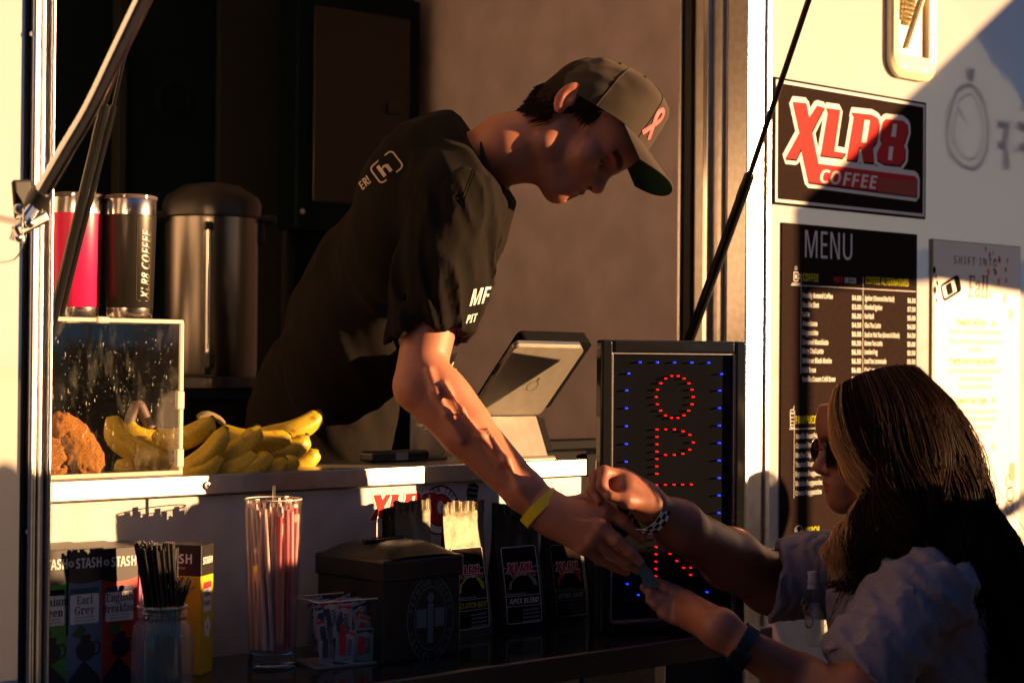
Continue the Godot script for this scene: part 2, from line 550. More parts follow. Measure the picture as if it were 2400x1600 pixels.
func make_materials() -> void:
	var fine := noise_tex("fine", 0.06, 5)
	var soft := noise_tex("soft", 0.008, 4)
	var smear := noise_tex("smear", 0.012, 5, 512, FastNoiseLite.TYPE_SIMPLEX_SMOOTH, 0.88, 1.0)
	var streak := img_tex("streak", 256, func(x, y):
		var h := fposmod(sin(x * 12.9898) * 43758.5453, 1.0); var g := 0.82 + 0.18 * h
		return Color(g, g, g))
	var weave := img_tex("weave", 128, func(x, y):
		var g := 0.5 + 0.25 * sin(x * TAU / 4.0) * (1.0 if (y / 4) % 2 == 0 else -1.0) + 0.25 * sin(y * TAU / 4.0)
		return Color(g, g, g))
	var knit := noise_tex("knit", 0.18, 3)
	mat("white_paint", Color(0.76, 0.75, 0.73), 0.035, 0.33, {"spec": 0.8, "tri": 0.35, "bump": [soft, 0.05]})
	mat("cream_paint", Color(0.75, 0.66, 0.45), 0.3, 0.0, {"spec": 0.5})
	mat("panel", Color(0.64, 0.62, 0.60), 0.3, 0.0, {"tri": 1.5, "tint": smear})
	mat("aluminium", Color(0.72, 0.70, 0.68), 0.28, 1.0, {"tri": 6.0, "tint": smear, "bump": [fine, 0.004]})
	mat("brushed", Color(0.62, 0.60, 0.58), 0.34, 1.0, {"tri": Vector3(3, 3, 3), "tint": smear})
	mat("chrome", Color(0.75, 0.73, 0.70), 0.12, 1.0)
	mat("steel", Color(0.66, 0.63, 0.60), 0.2, 1.0)
	mat("screw", Color(0.55, 0.54, 0.52), 0.3, 1.0)
	mat("endwall", Color(0.86, 0.74, 0.84), 0.5, 0.0, {"tri": 0.7, "tint": smear})
	mat("inner_white", Color(0.86, 0.80, 0.76), 0.5)
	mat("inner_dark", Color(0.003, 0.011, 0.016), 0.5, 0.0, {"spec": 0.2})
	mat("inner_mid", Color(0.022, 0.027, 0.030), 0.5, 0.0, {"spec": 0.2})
	mat("black_plastic", Color(0.014, 0.014, 0.015), 0.35, 0.0, {"tri": 8.0, "bump": [fine, 0.01]})
	mat("black_gloss", Color(0.010, 0.011, 0.012), 0.1)
	mat("black_matt", Color(0.006, 0.006, 0.007), 0.7, 0.0, {"spec": 0.2})
	mat("dark_box", Color(0.016, 0.019, 0.017), 0.38, 0.0, {"tri": 10.0, "bump": [fine, 0.02]})
	mat("rubber", Color(0.015, 0.015, 0.015), 0.6)
	mat("asphalt", Color(0.055, 0.053, 0.050), 0.9, 0.0, {"tri": 0.8, "bump": [fine, 0.4], "tint": smear})
	mat("clear", Color(0.1, 0.1, 0.1), 0.05, 0.0, {"alpha": 0.06})
	mat("acrylic", Color(0.03, 0.03, 0.03), 0.04, 0.0, {"alpha": 0.05})
	mat("print_white", Color(0.82, 0.80, 0.76), 0.8, 0.0, {"spec": 0.12})
	mat("print_black", Color(0.012, 0.011, 0.011), 0.8, 0.0, {"spec": 0.12})
	mat("print_red", Color(0.60, 0.045, 0.045), 0.8, 0.0, {"spec": 0.12})
	mat("print_dark", Color(0.026, 0.017, 0.015), 0.85, 0.0, {"spec": 0.08, "tri": 9.0, "tint": smear})
	mat("print_yellow", Color(0.62, 0.60, 0.03), 0.8, 0.0, {"spec": 0.12})
	mat("print_orange", Color(0.75, 0.16, 0.02), 0.5)
	mat("print_grey", Color(0.25, 0.24, 0.23), 0.5)
	mat("print_brown", Color(0.20, 0.06, 0.03), 0.5)
	mat("print_gold", Color(0.45, 0.30, 0.06), 0.5)
	mat("cloth_black", Color(0.0135, 0.0112, 0.0095), 0.85, 0.0, {"tri": 14.0, "tint": smear, "bump": [knit, 0.03], "rim": 0.10, "spec": 0.15})
	mat("cloth_collar", Color(0.012, 0.012, 0.012), 0.9, 0.0, {"rim": 0.2})
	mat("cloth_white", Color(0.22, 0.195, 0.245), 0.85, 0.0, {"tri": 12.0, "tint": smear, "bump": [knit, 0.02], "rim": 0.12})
	mat("skin", Color(0.9, 0.86, 0.84), 0.46, 0.0, {"vc": true, "tri": 16.0, "tint": noise_tex("skintone", 0.03, 5, 512, FastNoiseLite.TYPE_SIMPLEX_SMOOTH, 0.84, 1.0), "bump": [fine, 0.03], "sss": 0.08, "spec": 0.45})
	mat("cap_grey", Color(0.055, 0.034, 0.019), 0.85, 0.0, {"tri": 40.0, "tint": noise_tex("capweave", 0.12, 2, 256, FastNoiseLite.TYPE_SIMPLEX_SMOOTH, 0.45, 1.0), "bump": [weave, 0.02], "rim": 0.3})
	mat("cap_green", Color(0.004, 0.060, 0.028), 0.8, 0.0, {"tri": 40.0, "bump": [weave, 0.02]})
	mat("ribbon_pink", Color(0.80, 0.10, 0.12), 0.6)
	mat("hair", Color(1, 1, 1), 0.5, 0.0, {"vc": true, "spec": 0.22})
	mat("banana", Color(1, 1, 1), 0.45, 0.0, {"vc": true, "tri": 14.0, "tint": noise_tex("bananaskin", 0.02, 4, 512, FastNoiseLite.TYPE_SIMPLEX_SMOOTH, 0.78, 1.0), "sss": 0.06})
	mat("muffin", Color(0.80, 0.32, 0.03), 0.8, 0.0, {"tri": 20.0, "tint": noise_tex("crumb", 0.05, 4, 256, FastNoiseLite.TYPE_SIMPLEX_SMOOTH, 0.4, 1.0), "bump": [fine, 0.3], "sss": 0.05})
	mat("foil_gold", Color(0.12, 0.105, 0.062), 0.5, 0.35, {"tri": 6.0, "bump": [soft, 0.10]})
	mat("foil_black", Color(0.016, 0.017, 0.019), 0.32, 0.2, {"tri": 6.0, "bump": [soft, 0.12]})

func make_ground() -> void:
	var g := MB.new()
	g.face(Vector3(-120, 0, 120), Vector3(120, 0, 120), Vector3(120, 0, -120), Vector3(-120, 0, -120))
	struct("ground", g, mats.asphalt)

# a bar with the cross-section w (x) by d (z) between two heights
func upright(x0: float, x1: float, z0: float, z1: float, y0: float, y1: float, r := 0.003) -> MB:
	return MB.new().rbox(Vector3((x0 + x1) / 2, (y0 + y1) / 2, (z0 + z1) / 2), Vector3(x1 - x0, y1 - y0, z1 - z0), r)

func screw_head(parent: Node3D, at: Vector3, r := 0.006, dir := Vector3(0, 0, 1)) -> void:
	var b := Basis(Quaternion(Vector3.UP, dir))
	var s := obj("screw", MB.new().lathe(at, [Vector2(r, 0), Vector2(r, r * 0.25), Vector2(r * 0.8, r * 0.55), Vector2(r * 0.35, r * 0.6), Vector2(r * 0.3, r * 0.3), Vector2(0.0001, r * 0.3)], 14, b), mats.screw, parent)

func make_trailer() -> void:
	var t := thing("food_trailer", "white food trailer with an open serving window framed in aluminium", "food trailer")
	var white: Material = mats.white_paint
	# outer skin: right of the window, left of it, above and below
	var rw := obj("wall_panel", MB.new().box(Vector3(4.8435, 1.75, -0.02), Vector3(3.313, 2.7, 0.04)), white, t)
	obj("wall_panel", MB.new().box(Vector3(0.10, 1.75, -0.02), Vector3(2.216, 2.7, 0.04)), white, t)
	# side panel of the window box, standing proud of the wall on the left
	var fx := (Vector3(1.196, 1.6814, 0.2)).x
	obj("box_panel", MB.new().box(Vector3(fx / 2 - 0.25, 1.75, 0.18), Vector3(fx + 0.5, 2.7, 0.04)), white, t)
	obj("box_panel", MB.new().box(Vector3(fx - 0.05, 1.75, 0.08), Vector3(0.03, 2.68, 0.155)), white, t)
	obj("header_panel", MB.new().box(Vector3(2.24, 2.89, -0.021), Vector3(1.88, 0.42, 0.038)), white, t)
	obj("lower_panel", MB.new().box(Vector3(1.96, 0.871, -0.022), Vector3(1.256, 0.958, 0.036)), mats.panel, t)
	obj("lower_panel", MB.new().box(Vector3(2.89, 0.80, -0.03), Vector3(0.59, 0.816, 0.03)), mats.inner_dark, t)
	# left pillar: a ribbed aluminium profile
	var y0 := 0.42; var y1 := 3.08
	var px := func(v: float) -> float: return lerpf((Vector3(1.196, 1.6814, 0.2)).x, (Vector3(1.2397, 1.6826, 0.2)).x, (v - 47.0) / 60.0)
	for q in [[46.0, 55.0, 0.203, 0, 0.001], [56.0, 69.0, 0.216, 1, 0.004], [69.5, 77.0, 0.209, 1, 0.002], [77.5, 87.0, 0.212, 1, 0.002], [87.5, 97.0, 0.207, 2, 0.002], [97.5, 107.0, 0.218, 1, 0.004]]:
		obj("window_post", upright(px.call(q[0]), px.call(q[1]), 0.10, q[2], y0, y1, q[4]), [mats.rubber, mats.aluminium, mats.brushed][q[3]], t)
	for q in [Vector3(1.2033, 2.1058, 0.209), Vector3(1.2079, 1.5948, 0.209), Vector3(1.2053, 1.3281, 0.209), Vector3(1.2017, 1.8713, 0.209)]: screw_head(t, q, 0.0055)
	# right jamb and trim
	obj("window_jamb", upright(3.187, 3.20, -0.001, 0.006, y0, y1, 0.002), mats.aluminium, t)
	obj("window_jamb", upright(3.172, 3.1865, -0.04, 0.016, y0, y1, 0.003), mats.aluminium, t)
	obj("window_jamb", upright(3.118, 3.1715, -0.04, 0.009, y0, y1, 0.002), mats.brushed, t)
	obj("window_jamb", upright(3.102, 3.1175, -0.05, 0.014, y0, y1, 0.004), mats.aluminium, t)
	obj("window_jamb", upright(3.104, 3.18, -0.105, -0.051, y0, y1, 0.002), mats.brushed, t)
	obj("window_jamb", upright(3.094, 3.1035, -0.075, -0.058, y0, y1, 0.003), mats.aluminium, t)
	obj("window_jamb", upright(3.090, 3.1035, -0.118, -0.100, y0, y1, 0.003), mats.chrome, t)
	obj("window_jamb", upright(3.110, 3.20, -0.165, -0.106, y0, y1, 0.002), mats.brushed, t)
	obj("window_seal", upright(3.100, 3.20, -0.19, -0.166, y0, y1, 0.002), mats.rubber, t)
	obj("window_jamb", upright(3.092, 3.20, -0.203, -0.192, y0, y1, 0.002), mats.aluminium, t)
	# sill rail and its screws
	obj("sill_rail", MB.new().rbox(Vector3(1.966, 1.3715, -0.0025), Vector3(1.256, 0.037, 0.021), 0.003), mats.brushed, t)
	obj("sill_rail", MB.new().rbox(Vector3(1.966, 1.3865, -0.105), Vector3(1.256, 0.007, 0.185), 0.002), mats.brushed, t)
	for x in [1.645, 2.312]: screw_head(t, Vector3(x, 1.3705, 0.008), 0.0075)
	obj("sill_track", MB.new().rbox(Vector3(2.85, 1.375, -0.10), Vector3(0.5, 0.05, 0.20), 0.004), mats.black_matt, t)
	obj("sill_track", MB.new().rbox(Vector3(2.85, 1.412, -0.16), Vector3(0.5, 0.022, 0.06), 0.004), mats.black_matt, t)
	# outside shelf: glossy black top, metal edge
	obj("shelf_top", MB.new().rbox(Vector3(1.80, SHELF - 0.0125, 0.196), Vector3(1.9, 0.025, 0.386), 0.004), mats.black_gloss, t)
	obj("shelf_edge", MB.new().rbox(Vector3(1.80, SHELF - 0.022, 0.397), Vector3(1.9, 0.046, 0.014), 0.003), mat("dark_metal", Color(0.10, 0.10, 0.10), 0.4, 0.8), t)
	for x in [1.1, 1.9, 2.6]: obj("shelf_bracket", MB.new().rbox(Vector3(x, SHELF - 0.14, 0.12), Vector3(0.03, 0.22, 0.22), 0.004), mats.aluminium, t)
	# inside: floor, ceiling, walls
	obj("floor", MB.new().box(Vector3(1.5, 0.38, -1.12), Vector3(4.64, 0.08, 2.16)), mats.inner_mid, t)
	obj("ceiling", MB.new().box(Vector3(1.5, 3.0, -1.12), Vector3(4.64, 0.08, 2.16)), mats.inner_white, t)
	obj("end_wall", MB.new().box(Vector3(3.85, 1.69, -1.12), Vector3(0.08, 2.54, 2.15)), mats.endwall, t)
	obj("end_wall", MB.new().box(Vector3(0.86, 1.69, -1.12), Vector3(0.08, 2.54, 2.15)), mats.inner_white, t)  # unseen wall, set close and pale to bounce sun onto the right end wall
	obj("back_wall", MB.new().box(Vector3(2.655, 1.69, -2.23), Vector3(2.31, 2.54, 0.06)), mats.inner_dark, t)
	obj("back_wall", MB.new().box(Vector3(0.345, 1.69, -2.23), Vector3(2.31, 2.54, 0.06)), mats.inner_white, t)  # out of view, pale to throw sunlight back into the room
	obj("wall_strip", MB.new().rbox(Vector3(3.1341, 1.7798, -2.18) * Vector3(1, 0, 1) + Vector3(0, 1.75, 0), Vector3(0.30, 2.4, 0.03), 0.004), mats.inner_mid, t)
	obj("wall_strip", MB.new().rbox(Vector3(3.2408, 1.7825, -2.17) * Vector3(1, 0, 1) + Vector3(0, 1.75, 0), Vector3(0.025, 2.4, 0.05), 0.006), mats.inner_mid, t)
	obj("wall_strip", MB.new().rbox(Vector3(2.6279, 1.7661, -2.18) * Vector3(1, 0, 1) + Vector3(0, 1.75, 0), Vector3(0.03, 2.4, 0.05), 0.006), mats.inner_mid, t)
	for q in [Vector3(3.2505, 1.8703, -2.16), Vector3(3.2329, 2.2054, -2.16)]: screw_head(t, q, 0.008)
	# dark equipment cabinet on the back wall
	var pc: Vector3 = Vector3(3.4551, 2.448, -2.1)
	obj("cabinet", MB.new().rbox(Vector3(pc.x + 0.02, pc.y, -2.13), Vector3(0.52, 0.83, 0.14), 0.012), mats.inner_dark, t)
	obj("cabinet_door", MB.new().rbox(Vector3(pc.x + 0.02, pc.y + 0.01, -2.052), Vector3(0.40, 0.66, 0.012), 0.005), mats.black_plastic, t)
	obj("cabinet_latch", MB.new().rbox(Vector3(pc.x + 0.15, pc.y + 0.02, -2.038), Vector3(0.05, 0.04, 0.012), 0.004), mats.black_plastic, t)
	screw_head(t, Vector3(pc.x - 0.215, pc.y - 0.355, -2.06), 0.009)
	var vc: Vector3 = Vector3(2.8265, 2.4265, -2.19)
	var vent := obj("vent", MB.new().lathe(Vector3(vc.x, vc.y, -2.2), [Vector2(0.075, 0), Vector2(0.075, 0.012), Vector2(0.055, 0.02), Vector2(0.05, 0.008), Vector2(0.0001, 0.008)], 28, Basis(Quaternion(Vector3.UP, Vector3(0, 0, 1)))), mats.inner_dark, t)
	for k in 5: obj("louvre", MB.new().rbox(Vector3(vc.x, vc.y - 0.03 + k * 0.015, -2.188), Vector3(0.08, 0.004, 0.01), 0.001), mats.inner_dark, vent)
	# work counter inside
	obj("counter", MB.new().rbox(Vector3(2.0, 1.50, -1.92), Vector3(2.2, 0.04, 0.5), 0.005), mats.inner_dark, t)
	obj("counter_front", MB.new().box(Vector3(2.0, 0.95, -1.70), Vector3(2.2, 1.06, 0.03)), mats.black_matt, t)
	# raised serving flap, hinged above the window
	var fb := Basis(Vector3.RIGHT, deg_to_rad(-24))
	obj("serving_flap", MB.new().box(Vector3(2.24, 2.72, 0.02) + fb * Vector3(0, 0, 0.42), Vector3(1.86, 0.03, 0.84), fb), mats.white_paint, t)
	# gas struts holding the flap
	var up := Vector3(0, 1, 0)
	strut(t, Vector3(2.9013, 1.6322, 0.011), Vector3(2.8168, 2.0052, 0.2743), Vector3(2.7073, 2.3395, 0.5285), 0.0118, 0.0062)
	strut(t, Vector3(1.3406, 1.6375, -0.0047), Vector3(1.3646, 2.0196, 0.1411), Vector3(1.3804, 2.1341, 0.1962), 0.0085, 0.003)
	strut(t, Vector3(1.3666, 1.6381, -0.035), Vector3(1.3946, 2.0234, 0.1142), Vector3(1.3929, 2.1311, 0.1673), 0.0065, 0.003)
	# folding awning arm with its chrome knuckle on the left post
	var a0: Vector3 = Vector3(1.1559, 1.8422, 0.3413); var a1: Vector3 = Vector3(1.183, 1.9632, 0.446); var a2: Vector3 = Vector3(1.2032, 2.117, 0.5716)
	var arm := obj("awning_arm", MB.new().tube(spline([a0, a0.lerp(a1, 0.5), a1, a1.lerp(a2, 0.5), a2], 4), 0.0125, 14), mats.chrome, t)
	var d := (a1 - a0).normalized()
	obj("collar", MB.new().tube([a0 - d * 0.03, a0 - d * 0.012, a0 + d * 0.002, a0 + d * 0.008], [0.0145, 0.0165, 0.0165, 0.0145], 14), mats.black_plastic, arm)
	var kb := obj("knuckle", MB.new().rbox(Vector3(1.145, 1.8195, 0.3315), Vector3(0.018, 0.052, 0.022), 0.005, Basis(Vector3(0, 0, 1), -0.62)), mats.chrome, arm)
	var br := obj("arm_bracket", MB.new().rbox(Vector3(1.1498, 1.8298, 0.2961), Vector3(0.030, 0.075, 0.012), 0.005, Basis(Vector3(0, 0, 1), 0.1)), mats.rubber, t)
	obj("arm_bracket", MB.new().rbox(Vector3(1.1457, 1.7989, 0.3318), Vector3(0.06, 0.020, 0.016), 0.006, Basis(Vector3(0, 0, 1), 0.5)), mats.steel, t)
	obj("arm_bracket", MB.new().tube([Vector3(1.1482, 1.8042, 0.3208), Vector3(1.1376, 1.7892, 0.3114), Vector3(1.1349, 1.7736, 0.3088)], [0.010, 0.011, 0.012], 12), mats.steel, t)
	obj("bolt", MB.new().ball(Vector3(1.1297, 1.7777, 0.3242), Vector3(0.007, 0.007, 0.006)), mats.chrome, br)
	obj("bolt", MB.new().ball(Vector3(1.1318, 1.8207, 0.3201), Vector3(0.008, 0.008, 0.007)), mats.screw, br)
	obj("bolt", MB.new().ball(Vector3(1.1371, 1.799, 0.3442), Vector3(0.008, 0.008, 0.007)), mats.chrome, br)
	obj("arm_rod", MB.new().tube([Vector3(1.1116, 1.8124, 0.2627), Vector3(1.1389, 1.7988, 0.3259)], 0.0055, 12), mats.steel, t)
	obj("pull_wire", MB.new().tube(spline([Vector3(1.1278, 1.8203, 0.3431), Vector3(1.1251, 1.7917, 0.3469), Vector3(1.1264, 1.7662, 0.3476), Vector3(1.1201, 1.746, 0.3353), Vector3(1.1143, 1.7411, 0.3037), Vector3(1.1131, 1.7434, 0.2763)], 6), 0.0012, 6), mats.steel, t)
	make_work_lamp(t)

func strut(t: Node3D, a: Vector3, b: Vector3, c: Vector3, rc: float, rr: float) -> void:
	var d := (b - a).normalized()
	var s := obj("gas_strut", MB.new().tube([a, b - d * 0.06, b - d * 0.058, b - d * 0.03, b - d * 0.028, b - d * 0.004, b], [rc, rc, rc * 1.08, rc * 1.08, rc, rc, rc * 0.8], 16), mats.black_gloss, t)
	obj("rod", MB.new().tube([b - d * 0.005, c], rr, 12), mats.black_gloss, s)

func make_work_lamp(t: Node3D) -> void:
	# recessed scene lamp in a cream bezel, high on the wall
	var o := Vector3(3.75, 2.62, 0.002)
	var b := Basis()
	var outer := rect(-0.098, -0.275, 0.098, 0.275, 0.05, 6)
	var inner := rect(-0.066, -0.215, 0.066, 0.215, 0.006, 6)
	var m := MB.new()
	var cnt := outer.size()
	for k in cnt:
		var j := (k + 1) % cnt
		var fo := func(p: Vector2, z: float) -> Vector3: return o + Vector3(p.x, p.y, z)
		var oo: Vector2 = outer[k]; var o2: Vector2 = outer[j]
		var ins := outer[k] * 0.94; var ins2 := outer[j] * 0.94
		m.face(fo.call(oo, 0), fo.call(o2, 0), fo.call(o2, 0.014), fo.call(oo, 0.014))
		m.face(fo.call(oo, 0.014), fo.call(o2, 0.014), fo.call(ins2, 0.020), fo.call(ins, 0.020))
		m.face(fo.call(ins, 0.020), fo.call(ins2, 0.020), fo.call(inner[j], 0.016), fo.call(inner[k], 0.016))
		m.face(fo.call(inner[k], 0.016), fo.call(inner[j], 0.016), fo.call(inner[j], 0.0015), fo.call(inner[k], 0.0015))
	var bz := obj("lamp_bezel", m, mats.cream_paint, t)
	obj("lamp_recess", MB.new().box(o + Vector3(0, 0, 0.001), Vector3(0.134, 0.432, 0.001)), mats.cream_paint, bz)
	for q in [Vector2(-0.08, -0.12), Vector2(0.082, -0.15), Vector2(-0.045, -0.248), Vector2(0.045, -0.248), Vector2(0.082, 0.0), Vector2(-0.08, 0.05)]:
		screw_head(bz, o + Vector3(q.x, q.y, 0.0185), 0.005)
	# lens: a bowl of facets
	var lens := MB.new()
	var gl := mat("lens_glass", Color(0.75, 0.62, 0.30), 0.12, 0.6)
	var lc := o + Vector3(-0.022, 0.0, 0.004)
	for q in 22:
		for p in 9:
			var x := -0.04 + p * 0.0098; var y := -0.13 + q * 0.0118
			if Vector2(x / 0.046, y / 0.135).length() > 1.0: continue
			var hgt := 0.012 * (1.0 - Vector2(x / 0.046, y / 0.135).length_squared())
			var apex := lc + Vector3(x + rng.randf_range(-0.002, 0.002), y + rng.randf_range(-0.002, 0.002), hgt + 0.005)
			var c4 := []
			for e in [Vector2(-1, -1), Vector2(1, -1), Vector2(1, 1), Vector2(-1, 1)]: c4.append(lc + Vector3(x + e.x * 0.0049, y + e.y * 0.0059, hgt))
			for e in 4: lens.tri3(c4[e], c4[(e + 1) % 4], apex)
	obj("lamp_lens", lens, gl, bz)
	obj("lamp_reflector", MB.new().box(o + Vector3(0.045, -0.06, 0.008), Vector3(0.004, 0.30, 0.012), Basis(Vector3(0, 0, 1), -0.45)), mats.cream_paint, bz)

func make_surroundings() -> void:
	# unseen flat banner, right of view, shaped for its shade and reflection on the trailer
	var cloth := mat("banner_cloth", Color(0.50, 0.68, 0.86), 0.8, 0.0, {"back": Color(0.50, 0.60, 0.74)})
	var t := thing("unseen_festival_gate", "pale gabled festival banner gate on two posts, out of view, shading the trailer wall and mirrored in it", "banner gate", Vector3(6.99, -0.02, 2.19))
	var m := MB.new()
	m.poly(PackedVector2Array([Vector2(-1.56, 2.12), Vector2(-1.1, 2.16), Vector2(-0.5, 2.14), Vector2(0.0, 2.18), Vector2(0.5, 2.14), Vector2(1.0, 2.17), Vector2(1.56, 2.12), Vector2(1.56, 2.35), Vector2(0, 3.43), Vector2(-1.56, 2.35)]), Vector3.ZERO, Basis(Vector3(-1, 0, 0), Vector3.UP, Vector3(0, 0, -1)))
	obj("banner", m, cloth, t)
	for s in [-1.0, 1.0]:
		obj("post", MB.new().rbox(Vector3(s * 1.53, 1.17, 0.03), Vector3(0.035, 2.34, 0.035), 0.006), mats.aluminium, t)
	obj("brace", MB.new().tube([Vector3(-1.0, 1.45, 0.04), Vector3(1.3, 2.08, 0.04)], 0.022, 8), mats.aluminium, t)  # out of view, placed for a slanting bar of shade on the wall
	var pr := mat("banner_print", Color(0.10, 0.09, 0.10), 0.8)
	var w := MB.new(); var wb := Basis(Vector3(-1, 0, 0), Vector3.UP, Vector3(0, 0, -1)); var wo := Vector3(0, 0, -0.004)
	text(w, "FESTIVAL", wo + Vector3(0.86, 2.90, 0), wb, 0.075, 0.9, 1, "Droid Sans", true)
	text(w, "OFF", wo + Vector3(0.74, 2.60, 0), wb, 0.24, 0.9, 1, "Droid Sans", true)
	w.ring(oval(Vector2(-0.22, 2.78), 0.19, 0.22, 30), 0.022, wo, wb)
	w.ring(oval(Vector2(-0.22, 2.78), 0.135, 0.165, 30), 0.010, wo, wb)
	w.poly(rect(-0.26, 3.01, -0.18, 3.07), wo, wb); w.poly(PackedVector2Array([Vector2(-0.225, 2.77), Vector2(-0.12, 2.85), Vector2(-0.13, 2.87)]), wo, wb)
	obj("printed_lettering", w, pr, t)
	# unseen screen between sun and shelf, panel heights set to shape the shade
	var q := thing("unseen_shade_screen", "dark folding windbreak, out of view, placed to shade the shelf and the woman", "sunshade", Vector3(3.25, 0, 1.62))
	var canvas := mat("canvas_dark", Color(0.06, 0.06, 0.055), 0.9)
	for e in [[-1.05, -0.58, 1.66], [-0.57, -0.13, 1.46], [-0.12, 0.25, 1.50], [0.26, 0.98, 1.46], [0.99, 1.72, 1.38], [1.73, 2.5, 1.16]]:
		var hang := PackedVector2Array([Vector2(e[0], 0.05), Vector2(e[1], 0.05)])       # wavy top edge breaks up the shade line it casts
		for k in 25:
			var u := k / 24.0
			hang.append(Vector2(lerpf(e[1], e[0], u), e[2] - 0.035 * sin(PI * u) + 0.012 * sin(u * 23.0 + e[1] * 9.0) + 0.008 * sin(u * 51.0)))
		obj("screen_panel", MB.new().poly(hang, Vector3(0, 0, 0.004), Basis(), 0.008), canvas, q)
		for x in [e[0] + 0.01, e[1] - 0.01]: obj("post", MB.new().rbox(Vector3(x, e[2] / 2, 0.016), Vector3(0.022, e[2], 0.022), 0.003), mats.aluminium, q)
	# unseen dark box behind the camera, placed to block sky light
	var n := thing("unseen_sky_block", "dark green closed trailer box out of view behind the camera, placed to block sky light", "trailer", Vector3(-2.5, 0, 7.2))
	obj("body", MB.new().rbox(Vector3(0, 2.5, 0), Vector3(11.0, 4.2, 2.4), 0.06), mat("green_paint", Color(0.03, 0.06, 0.05), 0.4), n)
	for x in [-1.2, 1.2]: obj("wheel", MB.new().lathe(Vector3(x, 0.35, -1.22), [Vector2(0.0001, 0.02), Vector2(0.2, 0.02), Vector2(0.33, 0.03), Vector2(0.35, 0.0), Vector2(0.35, -0.2)], 24, Basis(Quaternion(Vector3.UP, Vector3(0, 0, -1)))), mats.rubber, n)

# the trailer's emblem, drawn in metres of a 0.6 m sign
func emblem_shapes() -> Array:
	return [
		PackedVector2Array([Vector2(0.065, 0.2516), Vector2(0.1132, 0.2536), Vector2(0.1251, 0.2167), Vector2(0.1575, 0.2522), Vector2(0.1834, 0.2495), Vector2(0.1359, 0.1847), Vector2(0.1611, 0.1088), Vector2(0.3917, 0.1079), Vector2(0.5577, 0.1081), Vector2(0.567, 0.1016), Vector2(0.5661, 0.0552), Vector2(0.1255, 0.0603), Vector2(0.097, 0.1409), Vector2(0.0778, 0.1125), Vector2(0.0392, 0.1119), Vector2(0.0909, 0.1787)]),
		PackedVector2Array([Vector2(0.1928, 0.2498), Vector2(0.2441, 0.2504), Vector2(0.2211, 0.1452), Vector2(0.2681, 0.1434), Vector2(0.2549, 0.1309), Vector2(0.1703, 0.1306), Vector2(0.1744, 0.1393), Vector2(0.1989, 0.2379)]),
		PackedVector2Array([Vector2(0.2938, 0.2485), Vector2(0.3754, 0.2512), Vector2(0.3993, 0.245), Vector2(0.4057, 0.2292), Vector2(0.3948, 0.1834), Vector2(0.3774, 0.1682), Vector2(0.3828, 0.1282), Vector2(0.3429, 0.1281), Vector2(0.3327, 0.1636), Vector2(0.3228, 0.1635), Vector2(0.3145, 0.1281), Vector2(0.2743, 0.1279), Vector2(0.3025, 0.2405)]),
		PackedVector2Array([Vector2(0.4335, 0.2456), Vector2(0.5041, 0.2486), Vector2(0.5251, 0.2399), Vector2(0.5265, 0.2209), Vector2(0.515, 0.1961), Vector2(0.5073, 0.1855), Vector2(0.5165, 0.1744), Vector2(0.5148, 0.1484), Vector2(0.4955, 0.131), Vector2(0.4282, 0.1296), Vector2(0.3996, 0.137), Vector2(0.3976, 0.1544), Vector2(0.4088, 0.171), Vector2(0.4182, 0.1827), Vector2(0.4098, 0.1925), Vector2(0.4147, 0.2184), Vector2(0.4208, 0.2366)])]

func emblem(parent: Node3D, o: Vector3, b: Basis, k: float, full := true, dim := 1.0) -> void:
	var sh := emblem_shapes()
	var holes := [PackedVector2Array([Vector2(0.3444, 0.2358), Vector2(0.3655, 0.2363), Vector2(0.3524, 0.1784), Vector2(0.3326, 0.1775)]), PackedVector2Array([Vector2(0.4623, 0.2374), Vector2(0.4796, 0.2379), Vector2(0.4735, 0.2042), Vector2(0.4543, 0.2032)]), PackedVector2Array([Vector2(0.4468, 0.1774), Vector2(0.4647, 0.1778), Vector2(0.4587, 0.1419), Vector2(0.4408, 0.1423)])]
	var wm := MB.new(); var bm := MB.new(); var rm := MB.new()
	var lift := 0.0004
	var kk := Basis(b.x * k, b.y * k, b.z)
	for q in sh.size():
		var p: PackedVector2Array = sh[q]
		if not full and q == 0: p = PackedVector2Array([Vector2(0.065, 0.2516), Vector2(0.1132, 0.2536), Vector2(0.1251, 0.2167), Vector2(0.1575, 0.2522), Vector2(0.1834, 0.2495), Vector2(0.1359, 0.1847), Vector2(0.161, 0.1193), Vector2(0.1133, 0.1191), Vector2(0.097, 0.1409), Vector2(0.0778, 0.1125), Vector2(0.0392, 0.1119), Vector2(0.0909, 0.1787)])
		var off := Geometry2D.offset_polygon(p, 0.0135, Geometry2D.JOIN_ROUND)
		if off.size(): wm.poly(off[0], o + b.z * (lift + q * 0.00006), kk)
		var sd := PackedVector2Array()
		for a in Geometry2D.offset_polygon(p, 0.0022)[0]: sd.append(a + Vector2(0.0018, -0.0024))
		bm.poly(sd, o + b.z * (lift * 2), kk)
		rm.poly(p, o + b.z * (lift * 3), kk)
	for h in holes: 
		bm.poly(h, o + b.z * (lift * 3.5), kk)
		wm.poly(shade(h, 1.0, 0.001, -0.001), o + b.z * (lift * 4), kk)
	obj("lettering", wm, mats.print_white, parent); obj("lettering", bm, mats.print_black, parent); obj("lettering", rm, mats.print_red, parent)
	if full:
		var cm := MB.new(); var st := MB.new()
		text(cm, "COFFEE", o + kk * Vector3(0.166, 0.062, 0) + b.z * lift * 4, b, 0.034 * k, 0.8, 0, "Droid Sans", true, 0.28, 0.225 * k)
		for s in 26: st.poly(rect(0.405 + s * 0.0063, 0.051, 0.4075 + s * 0.0063, 0.094), o + b.z * lift * 4, kk)
		obj("lettering", cm, mats.print_white, parent)
		obj("stripes", st, mats.print_brown, parent)

